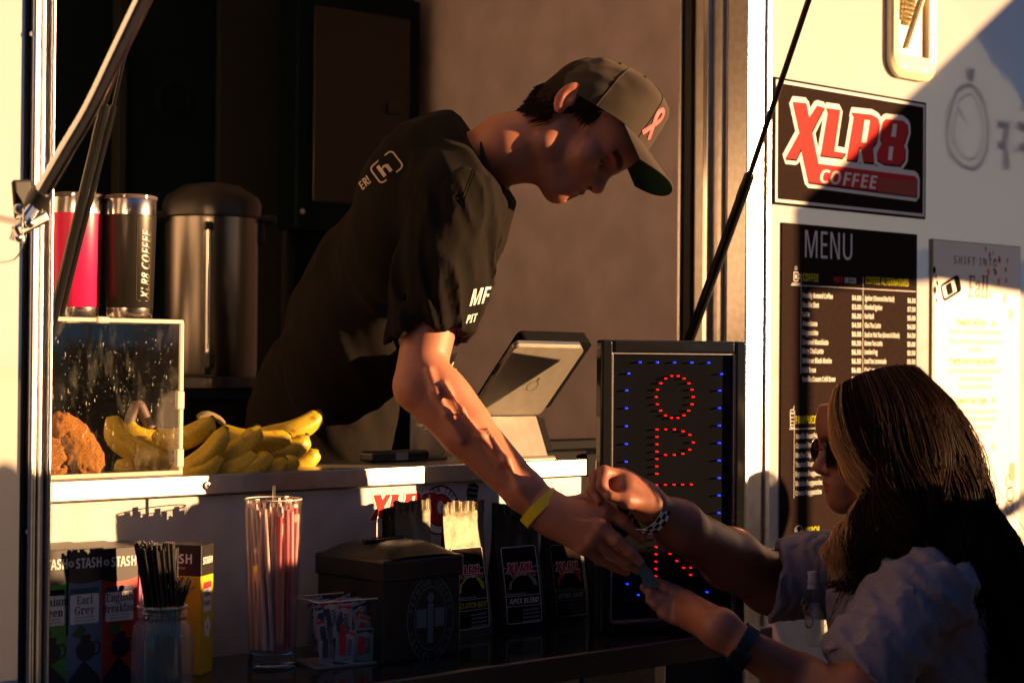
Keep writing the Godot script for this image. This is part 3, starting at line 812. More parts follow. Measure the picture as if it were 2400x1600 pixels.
func arc_text(mb: MB, s: String, c: Vector3, b: Basis, r: float, a0: float, a1: float, h: float, narrow := 0.8) -> void:
	for k in s.length():
		if s[k] == " ": continue
		var a := lerpf(a0, a1, float(k) / (s.length() - 1))
		var up := b.x * cos(a) + b.y * sin(a)
		var rt := b.x * sin(a) - b.y * cos(a)
		if a1 > a0: up = -up; rt = -rt
		text(mb, s[k], c + (b.x * cos(a) + b.y * sin(a)) * r, Basis(rt, up, b.z), h, narrow, 1, "Droid Sans", true)

func line(mb: MB, a: Vector3, b: Vector3, w: float) -> void:      # printed rule on the wall
	var d := (b - a).normalized(); var s := Vector3(0, 0, 1).cross(d) * w * 0.5
	mb.face(a - s, b - s, b + s, a + s)


func make_signs() -> void:
	var flat := Basis()
	# logo sign
	var s := thing("logo_sign", "black and white bordered sign with red and white XLR8 coffee lettering", "sign", Vector3(3.212, 1.986, 0.0))
	obj("board", MB.new().rbox(Vector3(0.304, 0.152, 0.0025), Vector3(0.612, 0.308, 0.004), 0.001), mats.print_black, s)
	obj("border", MB.new().poly(rect(0.004, 0.004, 0.604, 0.300), Vector3(0, 0, 0.0049), flat), mats.print_white, s)
	obj("field", MB.new().poly(rect(0.0115, 0.0115, 0.5965, 0.2925), Vector3(0, 0, 0.0053), flat), mats.print_dark, s)
	emblem(s, Vector3(0, 0, 0.0056), flat, 1.0)
	# menu board
	var mo: Vector3 = Vector3(3.242, 1.05, 0.0)
	var m := thing("menu_board", "tall dark menu board listing coffee drinks and prices under a thin white title", "menu board", mo)
	obj("board", MB.new().rbox(Vector3(0.272, 0.446, 0.0025), Vector3(0.544, 0.892, 0.004), 0.001), mats.print_dark, m)
	var w := MB.new(); var g := MB.new(); var r := MB.new()
	var z := Vector3(0, 0, 0.0052)
	var at := func(p: Vector3) -> Vector3: return Vector3(p.x - mo.x, p.y - mo.y, z.z)
	var tx: Vector3 = at.call(Vector3(3.3276, 1.8616, 0)); var te: Vector3 = at.call(Vector3(3.5125, 1.8667, 0))
	text(w, "MENU", tx, flat, 0.064, 1.0, 0, "Droid Sans", false, 0.0, te.x - tx.x)
	var c1: Vector3 = at.call(Vector3(3.3199, 1.8027, 0)); var c1e: Vector3 = at.call(Vector3(3.3797, 1.8027, 0))
	text(g, "COFFEE", c1, flat, 0.019, 1.0, 0, "Droid Sans", true, 0.0, c1e.x - c1.x)
	var h1: Vector3 = at.call(Vector3(3.4406, 1.8038, 0)); var h2: Vector3 = at.call(Vector3(3.4767, 1.804, 0)); var h3: Vector3 = at.call(Vector3(3.5288, 1.8037, 0))
	text(r, "HOT", h1, flat, 0.014, 1.0, 0, "Droid Sans", true, 0.0, h2.x - h1.x)
	text(w, "OR ICED", Vector3(h2.x + 0.006, h1.y, z.z), flat, 0.014, 1.0, 0, "Droid Sans", true, 0.0, h3.x - h2.x - 0.006)
	var k1: Vector3 = at.call(Vector3(3.5676, 1.8028, 0)); var k2: Vector3 = at.call(Vector3(3.7479, 1.8024, 0))
	text(g, "COFFEE ALTERNATIVES", Vector3(k1.x, h1.y, z.z), flat, 0.019, 1.0, 0, "Droid Sans", true, 0.0, k2.x - k1.x)
	var r0: Vector3 = at.call(Vector3(3.3203, 1.7612, 0)); var r9: Vector3 = at.call(Vector3(3.3223, 1.5559, 0))
	var pr: Vector3 = at.call(Vector3(3.5503, 1.7604, 0)); var n2: Vector3 = at.call(Vector3(3.5645, 1.7608, 0)); var p2: Vector3 = at.call(Vector3(3.7784, 1.759, 0))
	var dy := (r0.y - r9.y) / 9.0
	var col1 := [["Freshly Brewed Coffee", "$4.00"], ["Double Shot", "$3.00"], ["Latte", "$6.00"], ["Americano", "$4.50"], ["Cappuccino", "$6.00"], ["Caramel Macchiato", "$6.50"], ["Dirty Chai Latte", "$6.50"], ["White or Black Mocha", "$6.50"], ["Cold Brew", "$6.00"], ["Vanilla Cream Cold Brew", "$6.50"]]
	var col2 := [["Ignitor (Flavored Red Bull)", "$6.50"], ["Blended Ignitor", "$7.50"], ["Red Bull", "$5.00"], ["Chai Tea Latte", "$4.50"], ["Iced or Hot Tea (Green & Black)", "$4.50"], ["Green Tea Latte", "$5.00"], ["London Fog", "$5.50"], ["Iced Tea Lemonade", "$5.50"], ["Chai Lemonade", "$5.50"]]
	for k in col1.size():
		var y := r0.y - k * dy
		text(w, col1[k][0], Vector3(r0.x, y, z.z), flat, 0.0125, 0.62, 0, "Droid Sans", true)
		text(w, col1[k][1], Vector3(pr.x - 0.037, y, z.z), flat, 0.0125, 0.62, 0, "Droid Sans", true, 0.0, 0.037)
	obj("lettering", w, mats.print_white, m)
	w = MB.new()
	for k in col2.size():
		var y := r0.y - k * dy
		text(w, col2[k][0], Vector3(n2.x, y, z.z), flat, 0.0125, 0.56, 0, "Droid Sans", true)
		text(w, col2[k][1], Vector3(p2.x - 0.034, y, z.z), flat, 0.0125, 0.56, 0, "Droid Sans", true, 0.0, 0.034)
	obj("lettering", w, mats.print_white, m)
	w = MB.new()
	var f1: Vector3 = at.call(Vector3(3.2954, 1.4532, 0))
	text(g, "FRAPPUCCINOS", f1, flat, 0.019, 0.62, 0, "Droid Sans", true)
	var q0: Vector3 = at.call(Vector3(3.2974, 1.4161, 0)); var q6: Vector3 = at.call(Vector3(3.297, 1.2775, 0))
	var fr := ["Vanilla Bean Frappuccino", "Caramel Frappuccino", "Mocha Chip Frappuccino", "Toasted Marshmallow Frap", "Espresso Frappuccino", "Matcha Frappuccino", "Cream Frappuccino"]
	for k in 7: text(w, fr[k], Vector3(q0.x, lerpf(q0.y, q6.y, k / 6.0), z.z), flat, 0.0125, 0.62, 0, "Droid Sans", true)
	var me: Vector3 = at.call(Vector3(3.334, 1.1802, 0))
	text(g, "MERCH", me, flat, 0.019, 0.62, 0, "Droid Sans", true)
	var l0: Vector3 = at.call(Vector3(3.2759, 1.7915, 0))
	line(w, Vector3(l0.x, l0.y, z.z), Vector3(p2.x, l0.y, z.z), 0.0016)
	line(w, Vector3(r0.x - 0.006, l0.y + 0.03, z.z), Vector3(r0.x - 0.006, r9.y + 0.02, z.z), 0.0014)
	line(w, Vector3(n2.x - 0.007, l0.y + 0.03, z.z), Vector3(n2.x - 0.007, r9.y + 0.02, z.z), 0.0014)
	var l1: Vector3 = at.call(Vector3(3.2727, 1.441, 0))
	line(w, Vector3(l1.x, l1.y, z.z), Vector3(l1.x + 0.2, l1.y, z.z), 0.0016)
	line(w, Vector3(q0.x - 0.006, l1.y + 0.03, z.z), Vector3(q0.x - 0.006, q6.y - 0.005, z.z), 0.0014)
	# small line drawings: cup, tall drink, shirt
	var cu: Vector3 = at.call(Vector3(3.2952, 1.8124, 0))
	w.ring(rect(-0.010, -0.012, 0.008, 0.012, 0.003), 0.0025, cu, flat); w.ring(oval(Vector2(0.011, 0.001), 0.005, 0.006, 14), 0.0018, cu, flat)
	w.poly(oval(Vector2(-0.001, 0), 0.004, 0.006, 12), cu, flat)
	line(w, cu + Vector3(-0.016, -0.017, 0), cu + Vector3(0.016, -0.017, 0), 0.002)
	for k in 2: line(w, cu + Vector3(-0.004 + k * 0.006, 0.016, 0), cu + Vector3(-0.004 + k * 0.006, 0.026, 0), 0.0018)
	var ta: Vector3 = at.call(Vector3(3.2839, 1.4651, 0))
	w.ring(PackedVector2Array([Vector2(-0.009, 0.016), Vector2(0.009, 0.016), Vector2(0.007, -0.022), Vector2(-0.007, -0.022)]), 0.0018, ta, flat)
	for k in 3: line(w, ta + Vector3(-0.008, 0.004 - k * 0.009, 0), ta + Vector3(0.008, 0.004 - k * 0.009, 0), 0.0016)
	w.ring(oval(Vector2(0, 0.018), 0.009, 0.006, 14), 0.0016, ta, flat); line(w, ta + Vector3(0.003, 0.02, 0), ta + Vector3(0.006, 0.032, 0), 0.0018)
	var sh: Vector3 = at.call(Vector3(3.3109, 1.189, 0))
	w.ring(PackedVector2Array([Vector2(-0.008, -0.02), Vector2(0.008, -0.02), Vector2(0.008, 0.004), Vector2(0.013, 0.0), Vector2(0.016, 0.008), Vector2(0.006, 0.016), Vector2(-0.006, 0.016), Vector2(-0.016, 0.008), Vector2(-0.013, 0.0), Vector2(-0.008, 0.004)]), 0.0014, sh, flat)
	obj("lettering", w, mats.print_white, m); obj("lettering", g, mats.print_yellow, m); obj("lettering", r, mats.print_red, m)
	make_season_poster()
	make_led_sign()

func make_season_poster() -> void:
	var o := Vector3(3.85, 1.02, 0.0)
	var b := Basis()
	var t := thing("season_poster", "white autumn drinks poster with falling leaves and a small black car drawing", "poster", o)
	obj("backing", MB.new().rbox(Vector3(0.2075, 0.457, 0.004), Vector3(0.415, 0.914, 0.006), 0.0015), mat("poster_edge", Color(0.45, 0.36, 0.16), 0.4), t)
	obj("sheet", MB.new().poly(rect(0.003, 0.003, 0.412, 0.911), Vector3(0, 0, 0.0076), b), mat("poster_paper", Color(0.84, 0.80, 0.72), 0.5), t)
	var at := func(p: Vector3) -> Vector3: return Vector3(p.x - o.x, p.y - o.y, 0.0082)
	var bk := MB.new(); var br := MB.new(); var og := MB.new(); var gr := MB.new(); var rd := MB.new()
	var s0: Vector3 = at.call(Vector3(3.9454, 1.8721, 0)); var s1: Vector3 = at.call(Vector3(4.1468, 1.8712, 0))
	text(bk, "S H I F T   I N T O", s0, b, 0.020, 1.0, 0, "Droid Sans", false, 0.0, s1.x - s0.x)
	var f0: Vector3 = at.call(Vector3(4.01, 1.783, 0)); var f1: Vector3 = at.call(Vector3(4.1039, 1.7799, 0))
	text(br, "Fall", f0, b, 0.058, 1.0, 0, "Droid Serif", true, 0.06, f1.x - f0.x)
	# car seen from above, tyre splashes behind it
	var c: Vector3 = at.call(Vector3(3.9321, 1.8063, 0))
	var cb := Basis(Vector3(0, 0, 1), 0.38)
	bk.ring(rect(-0.045, -0.024, 0.045, 0.024, 0.012), 0.007, c, cb)
	bk.poly(rect(-0.022, -0.015, 0.006, 0.015, 0.004), c, cb); bk.poly(rect(0.022, -0.02, 0.040, 0.02, 0.006), c, cb)
	for q in [[-0.062, 0.010, 0.008], [-0.066, -0.035, 0.006], [-0.075, 0.045, 0.010], [-0.072, -0.008, 0.011], [-0.068, 0.028, 0.005]]: bk.poly(oval(Vector2(q[0], q[1]), q[2] * 0.6, q[2], 12), c, b)
	# leaves
	for q in [[2262, 575, 5, 0], [2271, 590, 6, 1], [2279, 585, 4, 0], [2283, 604, 5, 0], [2294, 603, 7, 1], [2313, 606, 6, 0], [2268, 632, 8, 0], [2281, 627, 4, 2], [2285, 634, 7, 1], [2293, 657, 8, 0], [2310, 655, 6, 0], [2272, 688, 6, 2], [2306, 700, 9, 0], [2321, 742, 11, 0], [2309, 628, 5, 1]]:
		var p: Vector3 = at.call(Vector3.ZERO)
		p = leaf_spots(q)
		var pts := PackedVector2Array(); var k: float = q[2] * 0.0017; var turn: float = q[0] * 0.7
		for e in 10:
			var a := TAU * e / 10.0 + turn; var rr := k * (1.0 if e % 2 == 0 else 0.45)
			pts.append(Vector2(cos(a) * rr * 0.7, sin(a) * rr * 1.1))
		[og, br, rd][[0, 2, 1][q[3]]].poly(pts, p - o + Vector3(0, 0, 0.0082), b)
	# drinks, centred
	var mid: float = (at.call(Vector3(4.0476, 1.6446, 0)) as Vector3).x
	var rows := [[747, 1, "Pumpkin Cold Brew"], [768, 0, "OUR BRAZIL / ETHIOPIAN COLD BREW SWEETENED WITH"], [788, 0, "VANILLA, TOPPED WITH A PUMPKIN CREAM COLD FOAM &"], [807, 0, "PUMPKIN SPICE"], [835, 1, "Pomegranate Orange Ignitor"], [856, 0, "RED BULL IGNITOR FLAVORED WITH POMEGRANATE SYRUP"], [874, 0, "TOPPED WITH FRESH ORANGE SLICES"], [892, 2, "SWEET AS A BLACK OR GREEN TEA  $4"], [926, 1, "Pumpkin Chai Frappe"], [949, 0, "CHAI & YOUR CHOICE OF MILK, SWEETENED WITH"], [967, 0, "BLENDED WITH WHIPPED CREAM & CINNAMON"], [985, 0, "(HOT OR ICED CHAI PUMPKIN LATTE)"], [1003, 2, "HOT CHAI LATTE  $5"], [1034, 1, "Maple Spice Latte"], [1057, 0, "TWO SHOTS OF ESPRESSO AND"], [1075, 0, "STEAMED MILK & PUMPKIN SPICE"], [1126, 1, "Apple Lemonade"], [1145, 0, "TOPPED WITH FRESH APPLE"]]
	var ya: float = (at.call(Vector3(4.0471, 1.7072, 0)) as Vector3).y; var yb: float = (at.call(Vector3(4.0511, 1.2368, 0)) as Vector3).y
	for q in rows:
		var y := lerpf(ya, yb, (q[0] - 747) / 398.0)
		var p := Vector3(mid, y, 0.0082)
		if q[1] == 1:
			var wd := text(og, q[2], p + Vector3(-0.02, 0, 0), b, 0.016, 0.62, 1, "Droid Serif", true)
			line(og, p + Vector3(-0.02 - wd / 2, -0.004, 0), p + Vector3(-0.02 + wd / 2, -0.004, 0), 0.0014)
			text(gr, "$8", p + Vector3(0.085, 0, 0), b, 0.016, 0.7, 1, "Droid Serif", true)
		else:
			text(og if q[1] == 2 else gr, q[2], p, b, 0.0098, 0.62, 1, "Droid Serif")
	# fruit slices and an ice lolly drawn at the edge
	var sl: Vector3 = at.call(Vector3(4.2131, 1.2475, 0))
	for k in 3:
		bk.ring(oval(Vector2(0.004 * (k % 2), 0.03 - k * 0.036), 0.021, 0.021, 20), 0.003, sl, b)
		bk.ring(oval(Vector2(0.004 * (k % 2), 0.03 - k * 0.036), 0.013, 0.013, 16), 0.002, sl, b)
	og.poly(rect(-0.002, 0.03, 0.026, 0.082, 0.012), sl + Vector3(0, 0, 0.0004), b)
	obj("lettering", bk, mats.print_black, t); obj("lettering", br, mats.print_brown, t); obj("lettering", og, mats.print_orange, t); obj("lettering", gr, mats.print_gold, t); obj("leaf_print", rd, mats.print_red, t)

func leaf_spots(q: Array) -> Vector3:
	# a place on the poster from the leaf's place in the design, 0..1 across and down
	var u: float = (q[0] - 2145.0) / 200.0; var v: float = (q[1] - 548.0 - (q[0] - 2145.0) * 0.115) / 720.0
	return Vector3(3.85 + 0.415 * (0.04 + u * 0.96 + 0.10 * u * (1.0 - u) * -0.6), 1.934 - v * 0.80, 0)

func make_led_sign() -> void:
	var b := Basis(Vector3(0.93353, 0.00000, 0.35850), Vector3.UP, Vector3(-0.35850, 0.00000, 0.93353))
	var w := 0.3231; var h := 0.5867
	var t := thing("led_sign", "black framed upright sign spelling OPEN in red lights inside a border of blue lights", "sign", Vector3(2.39192, 1.05800, 0.25797), b)
	obj("panel", MB.new().box(Vector3(w / 2, h / 2, -0.012), Vector3(w - 0.02, h - 0.02, 0.012)), mat("led_panel", Color(0.006, 0.007, 0.009), 0.06, 0.0, {"spec": 0.22}), t)
	var f := 0.026
	for q in [[0.0, f, 0.0, h], [w - f, w, 0.0, h]]: 
		obj("frame_side", MB.new().rbox(Vector3((q[0] + q[1]) / 2, h / 2, -0.008), Vector3(f, h, 0.030), 0.006), mats.black_gloss, t)
	for q in [0.0, h - f]: obj("frame_side", MB.new().rbox(Vector3(w / 2, q + f / 2, -0.008), Vector3(w - 2 * f, f, 0.030), 0.006), mats.black_gloss, t)
	obj("frame_bead", MB.new().ring(rect(f - 0.001, f - 0.001, w - f + 0.001, h - f + 0.001), 0.003, Vector3(0, 0, 0.002), Basis(), 0.008), mats.brushed, t)
	obj("foot", MB.new().rbox(Vector3(w / 2, 0.03, -0.06), Vector3(0.02, 0.06, 0.10), 0.004), mats.black_plastic, t)
	var bulb := MB.new().lathe(Vector3.ZERO, [Vector2(0.0015, -0.006), Vector2(0.0015, 0.0005), Vector2(0.0013, 0.0015), Vector2(0.0007, 0.0022), Vector2(0.0001, 0.0024)], 10, Basis(Quaternion(Vector3.UP, Vector3(0, 0, 1)))).mesh()
	var blue := mat("blue_led", Color(0.10, 0.16, 0.6), 0.2, 0.0, {"glow": [Color(0.06, 0.16, 1.0), 1.5]})
	var red := mat("red_led", Color(0.6, 0.05, 0.03), 0.2, 0.0, {"glow": [Color(1.0, 0.05, 0.03), 1.0]})
	var pts := []
	var tl: Vector2 = Vector2(0.0626, 0.5197); var tr: Vector2 = Vector2(0.2692, 0.5181)
	var top: Vector2 = Vector2(0.0871, 0.5425); var top2: Vector2 = Vector2(0.2396, 0.5427)
	for k in 5: pts.append([lerpf(top.x, top2.x, k / 4.0), top.y, 0])
	var ly: Vector2 = Vector2(0.0581, 0.4859); var ly2: Vector2 = Vector2(0.0584, 0.4503)
	var step := ly.y - ly2.y
	pts.append([tl.x, tl.y, 0]); pts.append([tr.x, tl.y, 0])
	for k in 11:
		for x in [ly.x, w - ly.x]: pts.append([x, ly.y - k * step, 0])
	var by := ly.y - 11 * step + 0.005
	pts.append([tl.x, by, 0]); pts.append([tr.x, by, 0])
	for k in 5: pts.append([lerpf(top.x, top2.x, k / 4.0), by - (top.y - tl.y), 0])
	var oc: Vector2 = Vector2(0.1643, 0.4729); var orr: Vector2 = Vector2(0.2053, 0.4299)
	for k in 18: pts.append([oc.x + cos(TAU * k / 18) * (orr.x - oc.x), oc.y + sin(TAU * k / 18) * (oc.y - orr.y), 1])
	var p0: Vector2 = Vector2(0.1253, 0.4075); var p1: Vector2 = Vector2(0.126, 0.3185); var p2: Vector2 = Vector2(0.1831, 0.4054)
	var dx := (p2.x - p0.x) / 3.0
	for k in 7: pts.append([p0.x, lerpf(p0.y, p1.y, k / 6.0), 1])
	var ph := p0.y - (Vector2(0.1257, 0.356)).y
	for k in 3:
		pts.append([p0.x + dx * (k + 1), p0.y - (0.004 if k == 2 else 0.0), 1]); pts.append([p0.x + dx * (k + 1), p0.y - ph + (0.002 if k == 2 else 0.0), 1])
	pts.append([p0.x + dx * 3.8, p0.y - ph * 0.22, 1]); pts.append([p0.x + dx * 4.2, p0.y - ph * 0.52, 1]); pts.append([p0.x + dx * 3.8, p0.y - ph * 0.8, 1])
	var e0: Vector2 = Vector2(0.1262, 0.2958); var e1: Vector2 = Vector2(0.1269, 0.2086)
	for k in 7: pts.append([p0.x, lerpf(e0.y, e1.y, k / 6.0), 1])
	for k in 4:
		pts.append([p0.x + dx * (k + 1), e0.y, 1]); pts.append([p0.x + dx * (k + 1), e1.y, 1])
		if k < 3: pts.append([p0.x + dx * (k + 1), (e0.y + e1.y) / 2, 1])
	var n0: Vector2 = Vector2(0.129, 0.1859); var n1: Vector2 = Vector2(0.1295, 0.1127)
	for k in 6:
		pts.append([p0.x, lerpf(n0.y, n1.y, k / 5.0), 1]); pts.append([p0.x + dx * 4, lerpf(n0.y, n1.y, k / 5.0), 1])
		if k > 0 and k < 5: pts.append([p0.x + dx * 4 * k / 5.0, lerpf(n0.y, n1.y, k / 5.0), 1])
	for p in pts:
		var l := obj("led_bulb", bulb, blue if p[2] == 0 else red, t)
		l.position = Vector3(p[0], p[1], 0.0015)

func make_sill_things() -> void:
	make_case()
	make_bananas()
	make_tumblers()
	make_urn()
	make_tablet()
	make_cup()

func make_case() -> void:
	var rt: Vector3 = Vector3(1.6018, 1.6667, -0.012)
	var x0 := 1.339; var x1 := rt.x; var y0 := SILL + 0.001; var y1 := rt.y; var z1 := -0.012; var z0 := -0.19
	var t := thing("display_case", "clear scuffed acrylic pastry case on the sill with muffins inside", "display case", Vector3(x0, y0, z1))
	var w := x1 - x0; var h := y1 - y0; var d := z1 - z0
	var m: Material = mats.acrylic
	var p := func(a: Vector3, b: Vector3, c: Vector3, e: Vector3) -> MB:
		var q := MB.new(); q.face(a, b, c, e); return q
	obj("front_pane", p.call(Vector3(0, 0, 0), Vector3(w, 0, 0), Vector3(w, h, 0), Vector3(0, h, 0)), m, t)
	obj("back_pane", p.call(Vector3(w, 0, -d), Vector3(0, 0, -d), Vector3(0, h, -d), Vector3(w, h, -d)), m, t)
	obj("side_pane", p.call(Vector3(w, 0, 0), Vector3(w, 0, -d), Vector3(w, h, -d), Vector3(w, h, 0)), m, t)
	obj("side_pane", p.call(Vector3(0, 0, -d), Vector3(0, 0, 0), Vector3(0, h, 0), Vector3(0, h, -d)), m, t)
	obj("top_pane", p.call(Vector3(0, h, 0), Vector3(w, h, 0), Vector3(w, h, -d), Vector3(0, h, -d)), m, t)
	var edge := mat("acrylic_edge", Color(0.62, 0.60, 0.50), 0.15, 0.0, {"alpha": 0.55, "spec": 0.8})
	edge.roughness = 0.3
	var e := 0.0055
	obj("edge_strip", MB.new().rbox(Vector3(w / 2, h, 0), Vector3(w + e, e * 1.4, e), 0.0015), edge, t)
	obj("edge_strip", MB.new().rbox(Vector3(w / 2, 0.004, 0), Vector3(w + e, e * 1.5, e), 0.0015), edge, t)
	obj("edge_strip", MB.new().rbox(Vector3(w, h / 2, 0), Vector3(e * 1.5, h, e), 0.0015), edge, t)
	obj("edge_strip", MB.new().rbox(Vector3(w / 2, h, -d), Vector3(w, e, e), 0.0015), edge, t)
	obj("edge_strip", MB.new().rbox(Vector3(w, h, -d / 2), Vector3(e, e, d), 0.0015), edge, t)
	for y in [0.02, h * 0.45]: obj("corner_clip", MB.new().rbox(Vector3(w - 0.003, y + 0.01, 0.001), Vector3(0.016, 0.034, 0.010), 0.003), edge, t)
	obj("corner_clip", MB.new().rbox(Vector3(w * 0.4, h, 0.001), Vector3(0.024, 0.012, 0.010), 0.003), edge, t)
	# wiped-on smears and droplets on the front pane
	var im := Image.create(256, 256, false, Image.FORMAT_RGBA8)
	im.fill(Color(0.9, 0.9, 0.85, 0.0))
	var fn := FastNoiseLite.new(); fn.seed = 4; fn.frequency = 0.02
	for y in 256:
		for x in 256:
			var a := fn.get_noise_2d(x * 2.2 + sin(y * 0.03) * 14.0, y * 0.55)
			var c := fn.get_noise_2d(x * 0.5 + 700, y * 0.5)
			var f := fn.get_noise_2d(x * 7.0, y * 3.0 + 300)
			im.set_pixel(x, y, Color(0.9, 0.92, 0.86, clampf((a + c * 0.8 - 0.12) * 0.045 + maxf(0.0, f - 0.42) * 0.6 * maxf(0, c + 0.4), 0.0, 0.22)))
	for k in 150:
		var x := rng.randi_range(10, 245); var y := rng.randi_range(25, 200); var l := rng.randi_range(1, 7) if k % 3 == 0 else 1
		for q in l: im.set_pixel(x, y + q, Color(0.95, 1.0, 0.92, 0.6 * rng.randf_range(0.3, 1.0)))
	var sm := StandardMaterial3D.new(); sm.resource_name = "smears"; sm.albedo_texture = ImageTexture.create_from_image(im)
	sm.transparency = BaseMaterial3D.TRANSPARENCY_ALPHA; sm.roughness = 0.6
	obj("smear_film", p.call(Vector3(0.003, 0.003, 0.0006), Vector3(w - 0.003, 0.003, 0.0006), Vector3(w - 0.003, h - 0.003, 0.0006), Vector3(0.003, h - 0.003, 0.0006)), sm, t)
	# muffins
	var spots := [[Vector3(1.4609, 1.4437, -0.07), 0.036, 0.066, 0.62, "large crumbly orange muffin leaning inside the clear case"], [Vector3(1.3732, 1.4334, -0.08), 0.035, 0.040, -0.2, "small orange muffin half hidden behind the left window post"]]
	var fm := FastNoiseLite.new(); fm.seed = 9; fm.frequency = 62.0
	for q in spots:
		var c: Vector3 = q[0]
		c.y = maxf(c.y, SILL + q[2] * 0.95)
		var mu := thing("muffin", q[4], "muffin", Vector3(c.x, SILL + 0.003, c.z), Basis(Vector3(0, 0, 1), q[3]), "muffins in the acrylic case")
		var bm := MB.new().ball(Vector3(0, q[2] * 0.9, 0), Vector3(q[1], q[2], q[1]), Basis(), 40, 28)
		for k in bm.v.size():
			var v := bm.v[k]
			var nn := fm.get_noise_3dv(v) * 0.6 + fm.get_noise_3dv(v * 2.7) * 0.45
			bm.v[k] = v + bm.n[k] * nn * 0.014
			bm.n[k] = Vector3.ZERO
		obj("crumb", bm, mats.muffin, mu)
		var top2 := MB.new().ball(Vector3(-0.004, q[2] * 1.62, 0.004), Vector3(q[1] * 0.72, q[2] * 0.42, q[1] * 0.74), Basis(), 26, 18)
		for k in top2.v.size():
			top2.v[k] += top2.n[k] * (fm.get_noise_3dv(top2.v[k] + Vector3.ONE) * 0.006 + fm.get_noise_3dv(top2.v[k] * 3.1) * 0.004); top2.n[k] = Vector3.ZERO
		obj("crumb", top2, mats.muffin, mu)
		var ch := MB.new()
		for k in 8:
			var dir := Vector3(rng.randf_range(-1, 1), rng.randf_range(-0.6, 1), rng.randf_range(0.1, 1)).normalized()
			ch.ball(Vector3(0, q[2] * 0.9, 0) + dir * Vector3(q[1], q[2], q[1]) * 0.99, Vector3.ONE * rng.randf_range(0.002, 0.0042), Basis(), 7, 5)
		obj("dark_chip", ch, mat("chip", Color(0.04, 0.012, 0.008), 0.5), mu)

func banana(parent: Node3D, pts: Array, r := 0.0185) -> void:
	r *= 1.1
	var path := spline(pts, 8)
	var m := MB.new()
	var cnt := path.size()
	var k0 := 0
	var side := Vector3.UP
	var ph := rng.randf_range(0, TAU)
	var ripe := rng.randf_range(0.0, 1.0)
	var spots := []
	for k in 16: spots.append([rng.randf(), rng.randf() * TAU, rng.randf_range(0.03, 0.16)])
	var segs := 20
	for k in cnt:
		var f := float(k) / (cnt - 1)
		var d: Vector3 = (path[mini(k + 1, cnt - 1)] - path[maxi(k - 1, 0)]).normalized()
		var x := side.cross(d).normalized(); side = d.cross(x)
		var rr := r * (0.30 + 0.70 * pow(sin(PI * clampf(0.10 + f * 0.86, 0, 1)), 0.55))
		rr *= 1.0 - 0.62 * smoothstep(0.84, 0.965, f)
		if f < 0.06: rr = r * 0.34
		if f > 0.97: rr = r * 0.26
		for s in segs:
			var a := TAU * s / segs
			var q := 1.0 + 0.055 * cos(a * 5.0 + ph)
			var y := Color(0.80, 0.55, 0.025).lerp(Color(0.70, 0.50, 0.03), 0.5 + 0.5 * sin(a * 5.0 + ph))
			var green := clampf(1.0 - minf(f, 1.0 - f) * 7.0, 0, 1) * (0.35 + 0.4 * ripe)
			y = y.lerp(Color(0.30, 0.36, 0.03), green)
			for sp in spots:
				var dd := Vector2((f - sp[0]) * 8.0, wrapf(a - sp[1], -PI, PI)).length()
				if dd < sp[2] * 2.6: y = y.lerp(Color(0.12, 0.05, 0.012), 0.75 * (1.0 - dd / (sp[2] * 2.6)))
			if f > 0.945 : y = Color(0.045, 0.025, 0.012)
			elif f < 0.05: y = Color(0.16, 0.10, 0.03)
			m.col = y
			m.vert(path[k] + (x * cos(a) + side * sin(a)) * rr * q)
	for k in cnt - 1:
		for s in segs:
			var a := k * segs + s; var b := k * segs + (s + 1) % segs
			m.quad(a, b, b + segs, a + segs)
	m.col = Color(0.03, 0.02, 0.01)
	var e := m.vert(path[cnt - 1]); var g := m.vert(path[0])
	for s in segs:
		m.tri(e, (cnt - 1) * segs + s, (cnt - 1) * segs + (s + 1) % segs); m.tri(g, (s + 1) % segs, s)
	m.col = Color(1, 1, 1)
	obj("banana", m, mats.banana, parent)

func rel(o: Vector3, a: Array) -> Array: return a.map(func(p): return p - o)

